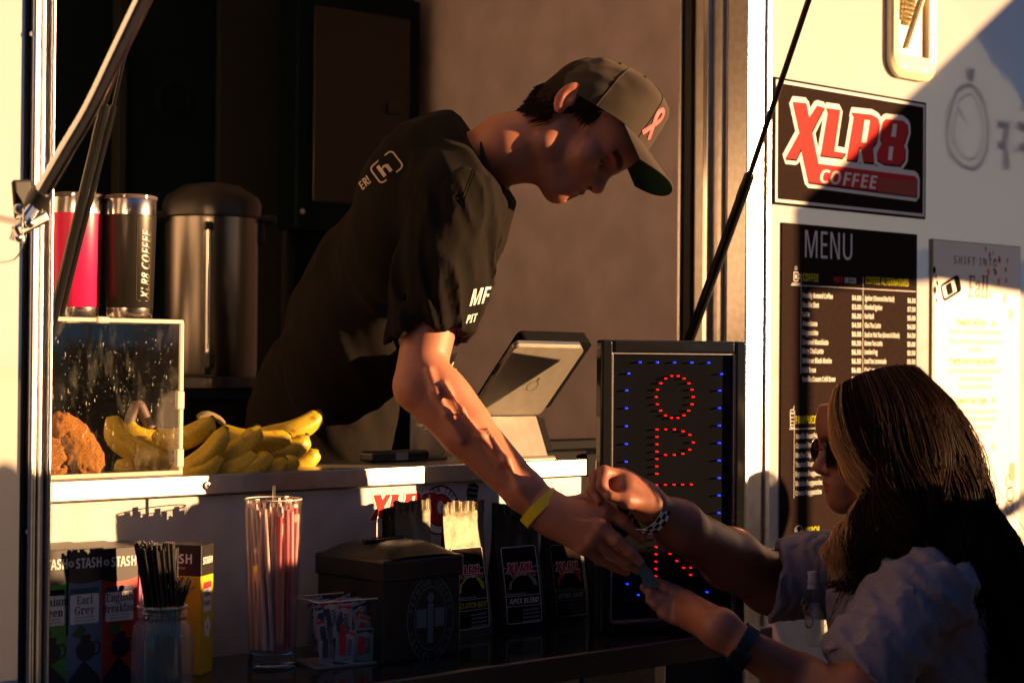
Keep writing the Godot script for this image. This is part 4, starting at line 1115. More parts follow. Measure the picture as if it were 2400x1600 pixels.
func make_bananas() -> void:
	var b1 := thing("banana_bunch", "front bunch of ripe yellow bananas lying beside the clear pastry case", "bananas", Vector3(1.7247, 1.3802, -0.05) * Vector3(1, 0, 1) + Vector3(0, SILL, 0), Basis(), "bananas on the sill")
	var o := b1.position
	banana(b1, rel(o, [Vector3(1.6216, 1.3851, -0.075), Vector3(1.6396, 1.3985, -0.05), Vector3(1.6688, 1.4206, -0.035), Vector3(1.6931, 1.449, -0.03), Vector3(1.7108, 1.4727, -0.032)]))
	banana(b1, rel(o, [Vector3(1.6604, 1.3796, -0.09), Vector3(1.6963, 1.3942, -0.065), Vector3(1.7384, 1.4195, -0.05), Vector3(1.773, 1.4498, -0.045), Vector3(1.7881, 1.4757, -0.045)]), 0.0205)
	banana(b1, rel(o, [Vector3(1.6671, 1.3788, -0.07), Vector3(1.7029, 1.3885, -0.045), Vector3(1.7369, 1.3993, -0.032), Vector3(1.7611, 1.4141, -0.03), Vector3(1.7724, 1.4259, -0.03)]), 0.017)
	banana(b1, rel(o, [Vector3(1.6935, 1.3784, -0.06), Vector3(1.7254, 1.3866, -0.036), Vector3(1.7616, 1.3964, -0.026), Vector3(1.7879, 1.4119, -0.024), Vector3(1.8012, 1.4254, -0.024)]), 0.0175)
	banana(b1, rel(o, [Vector3(1.6145, 1.3819, -0.05), Vector3(1.6406, 1.3883, -0.033), Vector3(1.6649, 1.3972, -0.028), Vector3(1.6818, 1.4127, -0.026), Vector3(1.69, 1.4268, -0.026)]), 0.016)
	var b2 := thing("banana_bunch", "rear bunch of yellow bananas resting on top of the front ones", "bananas", Vector3(1.8651, 1.3992, -0.15) * Vector3(1, 0, 1) + Vector3(0, SILL, 0), Basis(), "bananas on the sill")
	o = b2.position
	banana(b2, rel(o, [Vector3(1.6251, 1.454, -0.15), Vector3(1.6437, 1.4486, -0.11), Vector3(1.6583, 1.4543, -0.08), Vector3(1.6845, 1.4703, -0.07), Vector3(1.7047, 1.491, -0.07)]), 0.02)
	banana(b2, rel(o, [Vector3(1.772, 1.4604, -0.16), Vector3(1.7913, 1.4448, -0.12), Vector3(1.8212, 1.4386, -0.09), Vector3(1.8591, 1.4431, -0.08), Vector3(1.883, 1.4526, -0.08)]), 0.0215)
	banana(b2, rel(o, [Vector3(1.7798, 1.4108, -0.14), Vector3(1.8132, 1.4083, -0.1), Vector3(1.8594, 1.4146, -0.08), Vector3(1.9, 1.4322, -0.075), Vector3(1.921, 1.4537, -0.075)]), 0.020)
	banana(b2, rel(o, [Vector3(1.8814, 1.4379, -0.24), Vector3(1.9172, 1.4474, -0.2), Vector3(1.949, 1.4565, -0.17), Vector3(1.9859, 1.4753, -0.16), Vector3(2.01, 1.4969, -0.16)]), 0.021)
	obj("stem_crown", MB.new().tube(spline([Vector3(1.7197, 1.4867, -0.15) - o, Vector3(1.7357, 1.4933, -0.145) - o, Vector3(1.7557, 1.4865, -0.14) - o, Vector3(1.7682, 1.4747, -0.135) - o], 5), [0.011, 0.013, 0.014, 0.015, 0.015, 0.014, 0.014, 0.013, 0.013, 0.012, 0.012, 0.011, 0.011, 0.010, 0.009, 0.007], 9, true, 0.55), mat("stem", Color(0.26, 0.20, 0.09), 0.8, 0.0, {"tri": 30.0, "bump": [tex["fine"], 0.1]}), b2)
	var b3 := thing("banana_bunch", "short bananas at the right end of the pile, low on the sill", "bananas", Vector3(1.893, 1.3796, -0.1) * Vector3(1, 0, 1) + Vector3(0, SILL, 0), Basis(), "bananas on the sill")
	o = b3.position
	banana(b3, rel(o, [Vector3(1.7878, 1.3764, -0.09), Vector3(1.8107, 1.3803, -0.065), Vector3(1.84, 1.3867, -0.05), Vector3(1.8603, 1.4012, -0.045), Vector3(1.873, 1.4174, -0.045)]), 0.0175)
	banana(b3, rel(o, [Vector3(1.8616, 1.386, -0.16), Vector3(1.8926, 1.384, -0.13), Vector3(1.925, 1.3924, -0.11), Vector3(1.9458, 1.4077, -0.1), Vector3(1.96, 1.4227, -0.1)]), 0.0185)
	banana(b3, rel(o, [Vector3(1.7371, 1.3762, -0.07), Vector3(1.769, 1.3813, -0.045), Vector3(1.7991, 1.3874, -0.032), Vector3(1.8268, 1.3997, -0.03), Vector3(1.8413, 1.4124, -0.03)]), 0.016)
	var b4 := thing("banana_bunch", "bananas seen through the smeared pane with their wrapped stem", "bananas", Vector3(1.6354, 1.3835, -0.2) * Vector3(1, 0, 1) + Vector3(0, SILL, 0), Basis(), "bananas on the sill")
	o = b4.position
	banana(b4, rel(o, [Vector3(1.5793, 1.4851, -0.22), Vector3(1.5673, 1.4554, -0.19), Vector3(1.5856, 1.4319, -0.16), Vector3(1.62, 1.4172, -0.14), Vector3(1.662, 1.4181, -0.13)]), 0.0205)
	banana(b4, rel(o, [Vector3(1.6248, 1.4785, -0.25), Vector3(1.6308, 1.454, -0.235), Vector3(1.6598, 1.4423, -0.22), Vector3(1.7012, 1.4417, -0.21), Vector3(1.7286, 1.4515, -0.2)]), 0.02)
	banana(b4, rel(o, [Vector3(1.5947, 1.3952, -0.24), Vector3(1.6133, 1.3895, -0.21), Vector3(1.6437, 1.3878, -0.19), Vector3(1.6742, 1.3862, -0.17), Vector3(1.6965, 1.3909, -0.16)]), 0.0185)
	obj("stem_wrap", MB.new().tube(spline([Vector3(1.6195, 1.4648, -0.24) - o, Vector3(1.6284, 1.4937, -0.24) - o, Vector3(1.6394, 1.5104, -0.235) - o, Vector3(1.6508, 1.487, -0.23) - o, Vector3(1.6595, 1.4646, -0.225) - o], 4), 0.011, 9), mat("stem_wrap", Color(0.12, 0.08, 0.06), 0.5), b4)

func make_tumblers() -> void:
	var top: Vector3 = Vector3(1.6018, 1.6667, -0.012)
	var y := top.y + 0.0045
	var data := [[Vector3(1.4391, 1.666, -0.105), "tall hot pink insulated tumbler with steel rim on the pastry case", mat("pink_coat", Color(0.72, 0.012, 0.10), 0.34, 0.0, {"spec": 0.5}), 0.0], [Vector3(1.525, 1.6673, -0.065), "tall matt black insulated tumbler with engraved side on the pastry case", mat("black_coat", Color(0.022, 0.020, 0.017), 0.38, 0.35), 0.005]]
	for q in data:
		var p: Vector3 = q[0]
		var t := thing("tumbler", q[1], "tumbler", Vector3(p.x, y, p.z), Basis(), "tumblers on the pastry case")
		var r0 := 0.0415; var r1 := 0.0475; var h := 0.215
		var rad := func(f: float) -> float: return lerpf(r0, r1, f)
		obj("steel_base", MB.new().lathe(Vector3.ZERO, [Vector2(0.0001, 0), Vector2(r0 - 0.003, 0), Vector2(r0 - 0.0005, 0.003), Vector2(rad.call(0.08) - 0.0006, 0.021)], 48), mats.steel, t)
		obj("coating", MB.new().lathe(Vector3.ZERO, [Vector2(rad.call(0.075) - 0.001, 0.0185), Vector2(rad.call(0.08), 0.0195), Vector2(rad.call(0.85), 0.185), Vector2(rad.call(0.85) - 0.001, 0.186)], 48), q[2], t)
		obj("steel_rim", MB.new().lathe(Vector3.ZERO, [Vector2(rad.call(0.85) - 0.0008, 0.185), Vector2(r1 - 0.0008, h - 0.002), Vector2(r1 - 0.002, h), Vector2(r1 - 0.004, h - 0.003)], 48), mats.steel, t)
		obj("lid", MB.new().lathe(Vector3.ZERO, [Vector2(r1 - 0.004, h - 0.004), Vector2(r1 + 0.0005, h), Vector2(r1 + 0.0005, h + 0.005), Vector2(r1 - 0.003, h + 0.007), Vector2(0.03, h + 0.006), Vector2(0.0001, h + 0.006)], 40), mat("lid_clear", Color(0.10, 0.08, 0.08), 0.1), t)
		# engraved vertical lettering, wrapped round the side
		var m := MB.new()
		var wrapf2 := func(v: Vector3) -> Vector3: return v
		text(m, "XLR8 COFFEE", Vector3.ZERO, Basis(Vector3(0, 1, 0), Vector3(-1, 0, 0), Vector3(0, 0, 1)), 0.020, 1.0, 0, "Droid Sans", true, 0.2, 0.12)
		var fm := MB.new(); fm.ring(rect(0.003, -0.004, 0.034, 0.145, 0.006), 0.0012, Vector3.ZERO, Basis())
		for mm in [m, fm]:
			for k in mm.v.size():
				var v: Vector3 = mm.v[k]
				var f := (v.y + 0.035) / h
				var ang := -0.30 + (v.x if mm == fm else v.x + 0.032) / 0.045
				var rr: float = rad.call(f) + 0.0005
				mm.v[k] = Vector3(sin(ang) * rr, v.y + 0.035, cos(ang) * rr)
				mm.n[k] = Vector3(sin(ang), 0, cos(ang))
		if q[3] > 0:
			obj("engraving", m, mat("engraved", Color(0.075, 0.066, 0.05), 0.35, 0.5), t)
			obj("engraving", fm, mats.engraved, t)

func make_urn() -> void:
	var base: Vector3 = Vector3(2.3303, 1.5094, -1.1207)
	var t := thing("coffee_urn", "large stainless coffee urn with a black domed lid inside the trailer", "coffee urn", Vector3(base.x, 1.522, base.z), frame(Vector3(-0.35, 0, 1)))
	var R := 0.118
	obj("body", MB.new().lathe(Vector3.ZERO, [Vector2(R * 0.96, 0.03), Vector2(R, 0.045), Vector2(R, 0.43), Vector2(R * 1.01, 0.44)], 56), mat("urn_steel", Color(0.24, 0.225, 0.21), 0.24, 1.0, {"aniso": 0.4}), t)
	obj("base", MB.new().lathe(Vector3.ZERO, [Vector2(R * 0.9, 0.0), Vector2(R * 1.02, 0.006), Vector2(R * 1.02, 0.03), Vector2(R * 0.96, 0.036)], 48), mats.black_plastic, t)
	obj("lid", MB.new().lathe(Vector3.ZERO, [Vector2(R * 1.0, 0.436), Vector2(R * 1.07, 0.44), Vector2(R * 1.07, 0.475), Vector2(R * 0.98, 0.495), Vector2(R * 0.6, 0.522), Vector2(R * 0.2, 0.530), Vector2(0.0001, 0.530)], 48), mats.black_plastic, t)
	for s in [-1.0, 1.0]: obj("handle", MB.new().rbox(Vector3(s * (R + 0.022), 0.44, 0), Vector3(0.05, 0.022, 0.05), 0.008), mats.black_plastic, t)
	obj("handle_post", MB.new().rbox(Vector3(R + 0.006, 0.41, 0), Vector3(0.02, 0.07, 0.04), 0.006), mats.black_plastic, t)
	obj("gauge", MB.new().tube([Vector3(-0.035, 0.06, R + 0.010), Vector3(-0.035, 0.41, R + 0.010)], 0.006, 10), mats.chrome, t)
	for y in [0.05, 0.41]: obj("gauge_mount", MB.new().rbox(Vector3(-0.035, y, R + 0.006), Vector3(0.022, 0.022, 0.022), 0.005), mats.black_plastic, t)
	obj("tap", MB.new().rbox(Vector3(-0.035, 0.075, R + 0.03), Vector3(0.02, 0.04, 0.06), 0.006), mats.black_plastic, t)

func make_tablet() -> void:
	# tablet folded back on its stand; the lit face is the back of the cover
	var tl: Vector3 = Vector3(2.2958, 1.6326, 0.1083); var tr: Vector3 = Vector3(2.4909, 1.6304, 0.1185)
	var fl: Vector3 = Vector3(2.3149, 1.4855, -0.0361); var fr: Vector3 = Vector3(2.4878, 1.4809, -0.0452)
	var bl: Vector3 = Vector3(2.316, 1.3924, 0.0031); var br: Vector3 = Vector3(2.4901, 1.392, -0.0048)
	var x := (tr - tl).normalized()
	var t := thing("tablet", "tablet in a grey folding cover standing on the counter with its back to the street", "tablet", Vector3((bl.x + br.x) / 2, SILL, (bl.z + br.z) / 2))
	var o := t.position
	var up1 := ((tl - fl) + (tr - fr)).normalized(); var nz := x.cross(up1).normalized()
	if nz.dot(Vector3(0.00000, 1.60000, 2.75000) - tl) < 0: nz = -nz
	var cov := mat("cover_grey", Color(0.30, 0.275, 0.23), 0.42, 0.1, {"tri": 4.0, "tint": tex["smear"], "bump": [tex["fine"], 0.006]})
	var cx := up1.cross(nz).normalized()
	var hh := (tl - fl).length() * 0.99; var ww := (fr - fl).length() * 1.06
	var mid := (tl + tr + fl + fr) / 4.0 - o
	var bb := Basis(cx, up1, nz)
	obj("cover_back", MB.new().poly(rect(-ww / 2, -hh / 2, ww / 2, hh / 2, 0.012, 5), mid, bb, 0.006), cov, t)
	obj("body", MB.new().poly(rect(-ww / 2 + 0.002, -hh / 2 + 0.002, ww / 2 - 0.002, hh / 2 + 0.004, 0.013, 5), mid - nz * 0.0065, bb, 0.009), mat("tablet_shell", Color(0.62, 0.60, 0.55), 0.28, 0.9), t)
	obj("screen", MB.new().poly(rect(-ww / 2 + 0.002, -hh / 2 + 0.002, ww / 2 - 0.002, hh / 2 - 0.002, 0.012, 5), mid - nz * 0.0157, bb, 0.002), mats.black_gloss, t)
	obj("cover_flap", MB.new().poly(rect(-ww / 2, -hh / 2, ww / 2, hh / 2, 0.012, 5), mid - nz * 0.018 + cx * 0.032, bb, 0.03), mats.black_matt, t)
	var up2 := ((fl - bl) + (fr - br)).normalized(); var nz2 := (fr - fl).normalized().cross(up2).normalized()
	if nz2.dot(Vector3(0.00000, 1.60000, 2.75000) - fl) < 0: nz2 = -nz2
	var cx2 := up2.cross(nz2).normalized(); var h2 := ((fl - bl).length() + (fr - br).length()) / 2
	var mid2 := (bl + br + fl + fr) / 4.0 - o
	obj("stand_panel", MB.new().poly(rect(-ww / 2, -h2 / 2, ww / 2, h2 / 2, 0.004, 3), mid2, Basis(cx2, up2, nz2), 0.006), cov, t)
	obj("stand_panel", MB.new().poly(rect(-ww / 2, -h2 / 2, ww / 2, h2 / 2, 0.004, 3), mid2 - nz2 * 0.008 + cx2 * 0.03, Basis(cx2, up2, nz2), 0.03), mats.black_matt, t)
	var fb := (bl + br) / 2.0 - o
	obj("stand_foot", MB.new().tube([fb - cx2 * ww * 0.5, fb + cx2 * (ww * 0.5 + 0.012)], 0.010, 10, true, 0.8), cov, t)
	obj("stand_foot", MB.new().rbox(fb + cx2 * (ww * 0.5 + 0.06) + Vector3(0, 0.006, -0.03), Vector3(0.13, 0.022, 0.05), 0.006, Basis(cx2, Vector3.UP, cx2.cross(Vector3.UP))), mats.black_matt, t)
	# worn emblem pressed into the cover, a fold line, side button and charging plug
	var em := MB.new(); var ec := mid + nz * 0.0006 + cx * 0.018 - up1 * 0.012
	em.ring(oval(Vector2(0, 0), 0.014, 0.015, 24), 0.0012, ec, bb); em.poly(oval(Vector2(0.004, 0.021), 0.003, 0.006, 10), ec, bb)
	obj("emblem", em, mat("emblem_grey", Color(0.10, 0.09, 0.07), 0.3), t)
	obj("button", MB.new().rbox(mid - cx * (ww / 2 + 0.001) - nz * 0.011 + up1 * hh * 0.12, Vector3(0.003, 0.030, 0.004), 0.001, bb), mats.black_plastic, t)
	var pl: Vector3 = Vector3(2.3219, 1.5245, -0.0294) - o
	obj("plug", MB.new().rbox(pl, Vector3(0.020, 0.011, 0.008), 0.002, Basis(cx, 0.3) * bb), mats.print_white, t)
	obj("cable", MB.new().tube(spline([pl - cx * 0.008, pl - cx * 0.03 - up1 * 0.006, pl - cx * 0.07 - up1 * 0.05, pl - cx * 0.09 - up1 * 0.10], 5), 0.002, 8), mats.print_white, t)

func make_cup() -> void:
	var b: Vector3 = Vector3(2.2964, 1.3666, -0.16)
	var t := thing("plastic_cup", "smoky clear plastic cup with a lemon wedge and napkin behind the forearm", "cup", Vector3(b.x, SILL + 0.004, b.z))
	obj("cup_wall", MB.new().lathe(Vector3.ZERO, [Vector2(0.026, 0.0), Vector2(0.028, 0.002), Vector2(0.036, 0.10), Vector2(0.044, 0.19), Vector2(0.047, 0.192)], 36), mat("cup_plastic", Color(0.55, 0.50, 0.40), 0.3, 0.0, {"alpha": 0.55}), t)
	obj("cup_foot", MB.new().lathe(Vector3.ZERO, [Vector2(0.0001, 0.004), Vector2(0.028, 0.004), Vector2(0.034, 0.002), Vector2(0.034, -0.003), Vector2(0.0001, -0.003)], 28), mat("cup_plastic2", Color(0.20, 0.17, 0.12), 0.4), t)
	var lm := MB.new().ball(Vector3(0.034, 0.205, 0.0), Vector3(0.012, 0.022, 0.012), Basis(Vector3(0, 0, 1), -0.3), 14, 10)
	obj("lemon_wedge", lm, mat("lemon", Color(0.45, 0.42, 0.02), 0.4), t)
	var np := MB.new()
	for k in 7:
		var a := k * 0.9; var p := Vector3(cos(a) * 0.02, 0.17 + (k % 3) * 0.02, sin(a) * 0.02); var q := p + Vector3(cos(a) * 0.018, 0.03, sin(a) * 0.018)
		np.face(p, p + Vector3(0.018, 0.0, 0.006), q + Vector3(0.016, 0.004, 0.008), q)
	np.face(Vector3(0.03, 0.11, 0.03), Vector3(0.058, 0.12, 0.018), Vector3(0.058, 0.19, 0.01), Vector3(0.032, 0.18, 0.024))
	obj("napkin", np, mat("napkin", Color(0.70, 0.66, 0.50), 0.8, 0.0, {"back": Color(0.2, 0.2, 0.15)}), t)
	var sc: Vector3 = Vector3(2.1829, 1.3824, -0.14)
	var s := thing("hand_scanner", "small dark handheld reader with a white sticker lying on the sill", "scanner", Vector3(sc.x, SILL + 0.012, sc.z))
	obj("body", MB.new().rbox(Vector3.ZERO, Vector3(0.15, 0.022, 0.05), 0.008), mats.black_plastic, s)
	obj("sticker", MB.new().box(Vector3(0.0, 0.0, 0.0255), Vector3(0.032, 0.016, 0.0008)), mats.print_grey, s)

func make_shelf_things() -> void:
	make_stickers()
	make_tea()
	make_straws()
	make_stirrers()
	make_sugar()
	make_dispenser()
	make_bags()

func make_stickers() -> void:
	var p: Vector3 = Vector3(2.0567, 1.3047, 0)
	var a := thing("emblem_sticker", "red XLR8 sticker on the white panel, half behind the gold coffee bag", "sticker", Vector3(p.x, p.y, -0.0038))
	emblem(a, Vector3(-0.05, -0.055, 0.0004), Basis(), 0.34, false)
	var c: Vector3 = Vector3(2.1956, 1.2978, 0)
	var s := thing("round_sticker", "round premium coffee sticker with red centre behind the coffee bags", "sticker", Vector3(c.x, c.y, -0.0038))
	var r := 0.050
	obj("disc", MB.new().poly(oval(Vector2.ZERO, r, r), Vector3(0, 0, 0.0004), Basis()), mats.print_black, s)
	obj("disc", MB.new().poly(oval(Vector2.ZERO, r - 0.003, r - 0.003), Vector3(0, 0, 0.0008), Basis()), mats.print_white, s)
	obj("disc", MB.new().poly(oval(Vector2.ZERO, r * 0.66, r * 0.66), Vector3(0, 0, 0.0012), Basis()), mats.print_black, s)
	obj("disc", MB.new().poly(oval(Vector2.ZERO, r * 0.60, r * 0.60), Vector3(0, 0, 0.0016), Basis()), mats.print_red, s)
	obj("disc", MB.new().poly(oval(Vector2(0, 0.006), r * 0.16, r * 0.26), Vector3(0, 0, 0.0020), Basis()), mats.print_white, s)
	var m := MB.new(); arc_text(m, "PREMIUM COFFEE", Vector3(0, 0, 0.0014), Basis(), r * 0.735, PI * 1.02, -PI * 0.02, 0.010, 0.75)
	obj("lettering", m, mats.print_black, s)
	var g: Vector3 = Vector3(2.2821, 1.313, 0)
	var k := thing("striped_sticker", "dark sticker of a striped coffee grinder on the panel above the bags", "sticker", Vector3(g.x, g.y, -0.0038))
	obj("silhouette", MB.new().poly(PackedVector2Array([Vector2(-0.014, 0.0), Vector2(0.010, -0.004), Vector2(0.016, 0.028), Vector2(0.006, 0.036), Vector2(-0.010, 0.034), Vector2(-0.016, 0.02)]), Vector3(0, 0, 0.0004), Basis()), mats.print_black, k)
	obj("silhouette", MB.new().poly(PackedVector2Array([Vector2(-0.004, -0.004), Vector2(0.008, -0.004), Vector2(0.012, -0.09), Vector2(-0.008, -0.09)]), Vector3(0, 0, 0.0005), Basis()), mats.print_black, k)
	var st := MB.new()
	for q in 3: st.poly(PackedVector2Array([Vector2(-0.013, 0.004 + q * 0.011), Vector2(0.012, 0.000 + q * 0.011), Vector2(0.0125, 0.005 + q * 0.011), Vector2(-0.0135, 0.009 + q * 0.011)]), Vector3(0, 0, 0.0009), Basis())
	obj("stripe", st, mat("print_slate", Color(0.10, 0.13, 0.14), 0.5), k)

func make_tea() -> void:
	var gold := mat("tea_gold", Color(0.62, 0.50, 0.22), 0.4)
	var specs := [
		[108, 1.2775, Color(0.03, 0.30, 0.04), "green tea box with white premium green label, nearest the window post", ["Premium", "Green"], mats.print_black],
		[188, 1.2815, Color(0.10, 0.19, 0.33), "slate blue tea box with white earl grey label in the row on the shelf", ["Earl", "Grey"], mat("ink_blue", Color(0.02, 0.05, 0.12), 0.5)],
		[268, 1.2825, Color(0.50, 0.03, 0.02), "red tea box with white english breakfast label next to the stirrer jar", ["English", "Breakfast"], mat("ink_navy", Color(0.02, 0.03, 0.10), 0.5)]]
	for q in specs:
		var p: Vector3 = Vector3(1.3877, 1.285, 0.16)
		var left: Vector3 = p
		if q[0] == 108: left = Vector3(1.2334, 1.2909, 0.16)
		elif q[0] == 188: left = Vector3(1.2939, 1.2897, 0.16)
		else: left = Vector3(1.357, 1.2877, 0.16)
		tea_box(Vector3(left.x, SHELF, 0.16), 0.0, q[2], q[3], q[4], q[5], left.y - SHELF, 0.067)
	# yellow box standing apart, turned
	var f: Vector3 = Vector3(1.5434, 1.2776, 0.13)
	var yb := thing("tea_box", "yellow tea box turned to show its printed back panel and bright side", "tea box", Vector3(f.x, SHELF, 0.10), Basis(Vector3.UP, -0.98), "tea boxes on the shelf")
	var h := f.y - SHELF + 0.003
	var yw := 0.094; var yd := 0.050
	var yel := mat("tea_yellow", Color(0.72, 0.46, 0.02), 0.42)
	obj("carton", MB.new().rbox(Vector3(0, h * 0.38, 0), Vector3(yw, h * 0.76, yd), 0.0015), yel, yb)
	obj("carton_top", MB.new().rbox(Vector3(0, h * 0.88, 0), Vector3(yw + 0.0006, h * 0.24, yd + 0.0006), 0.0015), mat("tea_black", Color(0.014, 0.012, 0.012), 0.4), yb)
	var m := MB.new(); var k := MB.new()
	var fz := yd / 2 + 0.0007
	text(m, "STASH", Vector3(0.0, h * 0.855, fz + 0.0003), Basis(), 0.0165, 1.0, 1, "Droid Sans", true, 0.0, 0.06)
	text(m, "TEA COMPANY", Vector3(0.0, h * 0.81, fz + 0.0003), Basis(), 0.004, 1.0, 1)
	var sb := Basis(Vector3(0, 0, -1), Vector3.UP, Vector3(1, 0, 0))
	text(m, "STASH", Vector3(yw / 2 + 0.0007, h * 0.85, 0), sb, 0.012, 1.0, 1, "Droid Sans", true, 0.0, 0.036)
	arc_text(k, "EXPLORE", Vector3(0, h * 0.56, fz), Basis(), 0.036, PI * 0.80, PI * 0.20, 0.0085, 0.9)
	text(k, "THE", Vector3(0, h * 0.66, fz), Basis(), 0.004, 1.0, 1, "Droid Sans", true)
	text(k, "WORLD OF TEA", Vector3(0, h * 0.625, fz), Basis(), 0.0052, 1.0, 1, "Droid Sans", true)
	var lines := ["The world of tea, like every", "voyage, is rarely crowded.", "Finding it's not like a job,", "it will reshape your senses.", "Every sip opens a new world", "for the curious traveller.", "", "Each of our teas is blended", "with care and only the very", "best of tea. We're happy", "to share it with you."]
	for q in lines.size():
		if lines[q]: text(k, lines[q], Vector3(-0.040, h * 0.565 - q * 0.0082, fz), Basis(), 0.0045, 0.72, 0, "Droid Sans", true)
	obj("lettering", m, mats.print_white, yb); obj("lettering", k, mats.print_brown, yb)
	obj("side_label", MB.new().poly(rect(-0.015, h * 0.48, 0.015, h * 0.68, 0.003), Vector3(yw / 2 + 0.0005, 0, 0), sb), mats.print_white, yb)
	obj("side_band", MB.new().poly(rect(-0.015, h * 0.66, 0.015, h * 0.71, 0.003), Vector3(yw / 2 + 0.0009, 0, 0), sb), mats.print_red, yb)
	var sl := MB.new(); text(sl, "Lemon", Vector3(yw / 2 + 0.0012, h * 0.60, 0), sb, 0.008, 0.7, 1, "Droid Serif", true); text(sl, "Ginger", Vector3(yw / 2 + 0.0012, h * 0.53, 0), sb, 0.008, 0.7, 1, "Droid Serif", true)
	obj("lettering", sl, mats.print_brown, yb)
	var fl := MB.new()
	for q in 5: fl.poly(oval(Vector2(cos(q * 1.26) * 0.008, h * 0.36 + sin(q * 1.26) * 0.012), 0.005, 0.008, 10), Vector3(yw / 2 + 0.0006 + q * 0.0001, 0, 0), sb)
	obj("flower_print", fl, mats.print_white, yb)
	# plain purple carton tucked behind the stirrer jar
	var pp: Vector3 = Vector3(1.4442, 1.2788, 0.13)
	tea_box(Vector3(pp.x + 0.01, SHELF, 0.10), 0.25, Color(0.30, 0.05, 0.22), "purple tea box mostly hidden behind the jar of black stirrers", ["Purple", "Berry"], mats.print_black, 0.222, 0.06)

func tea_box(at: Vector3, turn: float, c: Color, label: String, words: Array, ink: Material, h: float, w: float) -> void:
	var d := 0.12
	var t := thing("tea_box", label, "tea box", Vector3(at.x + w * 0.5, SHELF, at.z), Basis(Vector3.UP, turn), "tea boxes on the shelf")
	var key := "tea_%s" % label.left(6)
	obj("carton", MB.new().rbox(Vector3(0, h * 0.40, -d / 2), Vector3(w, h * 0.80, d), 0.0015), mat(key, c, 0.4, 0.0, {"tri": 8.0, "tint": tex["smear"]}), t)
	obj("carton_top", MB.new().rbox(Vector3(0, h * 0.89, -d / 2), Vector3(w + 0.0006, h * 0.22, d + 0.0006), 0.0015), mat("tea_black", Color(0.014, 0.012, 0.012), 0.4), t)
	var m := MB.new(); var k := MB.new(); var z := 0.0009
	var curve := PackedVector2Array()
	for q in 13: curve.append(Vector2(lerpf(-w / 2, w / 2, q / 12.0), h * 0.785 - 0.006 * (1.0 - pow(q / 6.0 - 1.0, 2))))
	curve.append(Vector2(w / 2, h * 0.80)); curve.append(Vector2(-w / 2, h * 0.80))
	obj("band_print", MB.new().poly(curve, Vector3(0, 0, 0.0006), Basis()), mats.tea_black, t)
	text(m, "STASH", Vector3(0.007, h * 0.865, z), Basis(), 0.0165, 1.0, 1, "Droid Sans", true, 0.0, 0.045)
	for q in 8:
		var a := TAU * q / 8
		m.poly(PackedVector2Array([Vector2(cos(a), sin(a)) * 0.0065, Vector2(cos(a + 0.4), sin(a + 0.4)) * 0.0032, Vector2(cos(a), sin(a)) * 0.002, Vector2(cos(a - 0.4), sin(a - 0.4)) * 0.0032]), Vector3(-0.0245, h * 0.865 + 0.008, z), Basis())
	obj("lettering", m, mats.print_white, t)
	var lw := w * 0.38
	obj("label", MB.new().poly(rect(-lw, h * 0.475, lw, h * 0.685, 0.004), Vector3(0, 0, 0.0007), Basis()), mats.print_white, t)
	obj("label_band", MB.new().poly(rect(-lw, h * 0.685, lw, h * 0.725, 0.003), Vector3(0, 0, 0.0010), Basis()), ink, t)
	text(k, words[0], Vector3(0, h * 0.615, 0.0012), Basis(), 0.0125, 0.78, 1, "Droid Serif", true)
	text(k, words[1], Vector3(0, h * 0.54, 0.0012), Basis(), 0.0125, 0.72 if words[1].length() > 6 else 0.85, 1, "Droid Serif", true)
	for q in 3: text(k, "a blend of fine black tea", Vector3(0, h * 0.515 - q * 0.0052, 0.0012), Basis(), 0.003, 0.8, 1)
	obj("lettering", k, ink, t)
	# pot and leaf drawn below
	var g := MB.new()
	g.poly(oval(Vector2(0.003, h * 0.29), 0.017, 0.018, 20), Vector3(0, 0, 0.0007), Basis()); g.poly(rect(-0.006, h * 0.36, 0.012, h * 0.40, 0.003), Vector3(0, 0, 0.0007), Basis())
	g.ring(oval(Vector2(0.021, h * 0.30), 0.009, 0.012, 14), 0.003, Vector3(0, 0, 0.0008), Basis())
	g.poly(PackedVector2Array([Vector2(-w / 2, 0.002), Vector2(w / 2, 0.002), Vector2(w * 0.4, h * 0.10), Vector2(0.0, h * 0.22), Vector2(-w * 0.4, h * 0.09)]), Vector3(0, 0, 0.0009), Basis())
	obj("teapot_print", g, mat("tea_print", Color(0.012, 0.016, 0.03), 0.5), t)
	obj("leaf_print", MB.new().poly(PackedVector2Array([Vector2(-0.022, h * 0.40), Vector2(-0.008, h * 0.47), Vector2(0.004, h * 0.44), Vector2(-0.004, h * 0.37)]), Vector3(0, 0, 0.0008), Basis()), mat("tea_leaf", Color(0.02, 0.10, 0.02), 0.5), t)

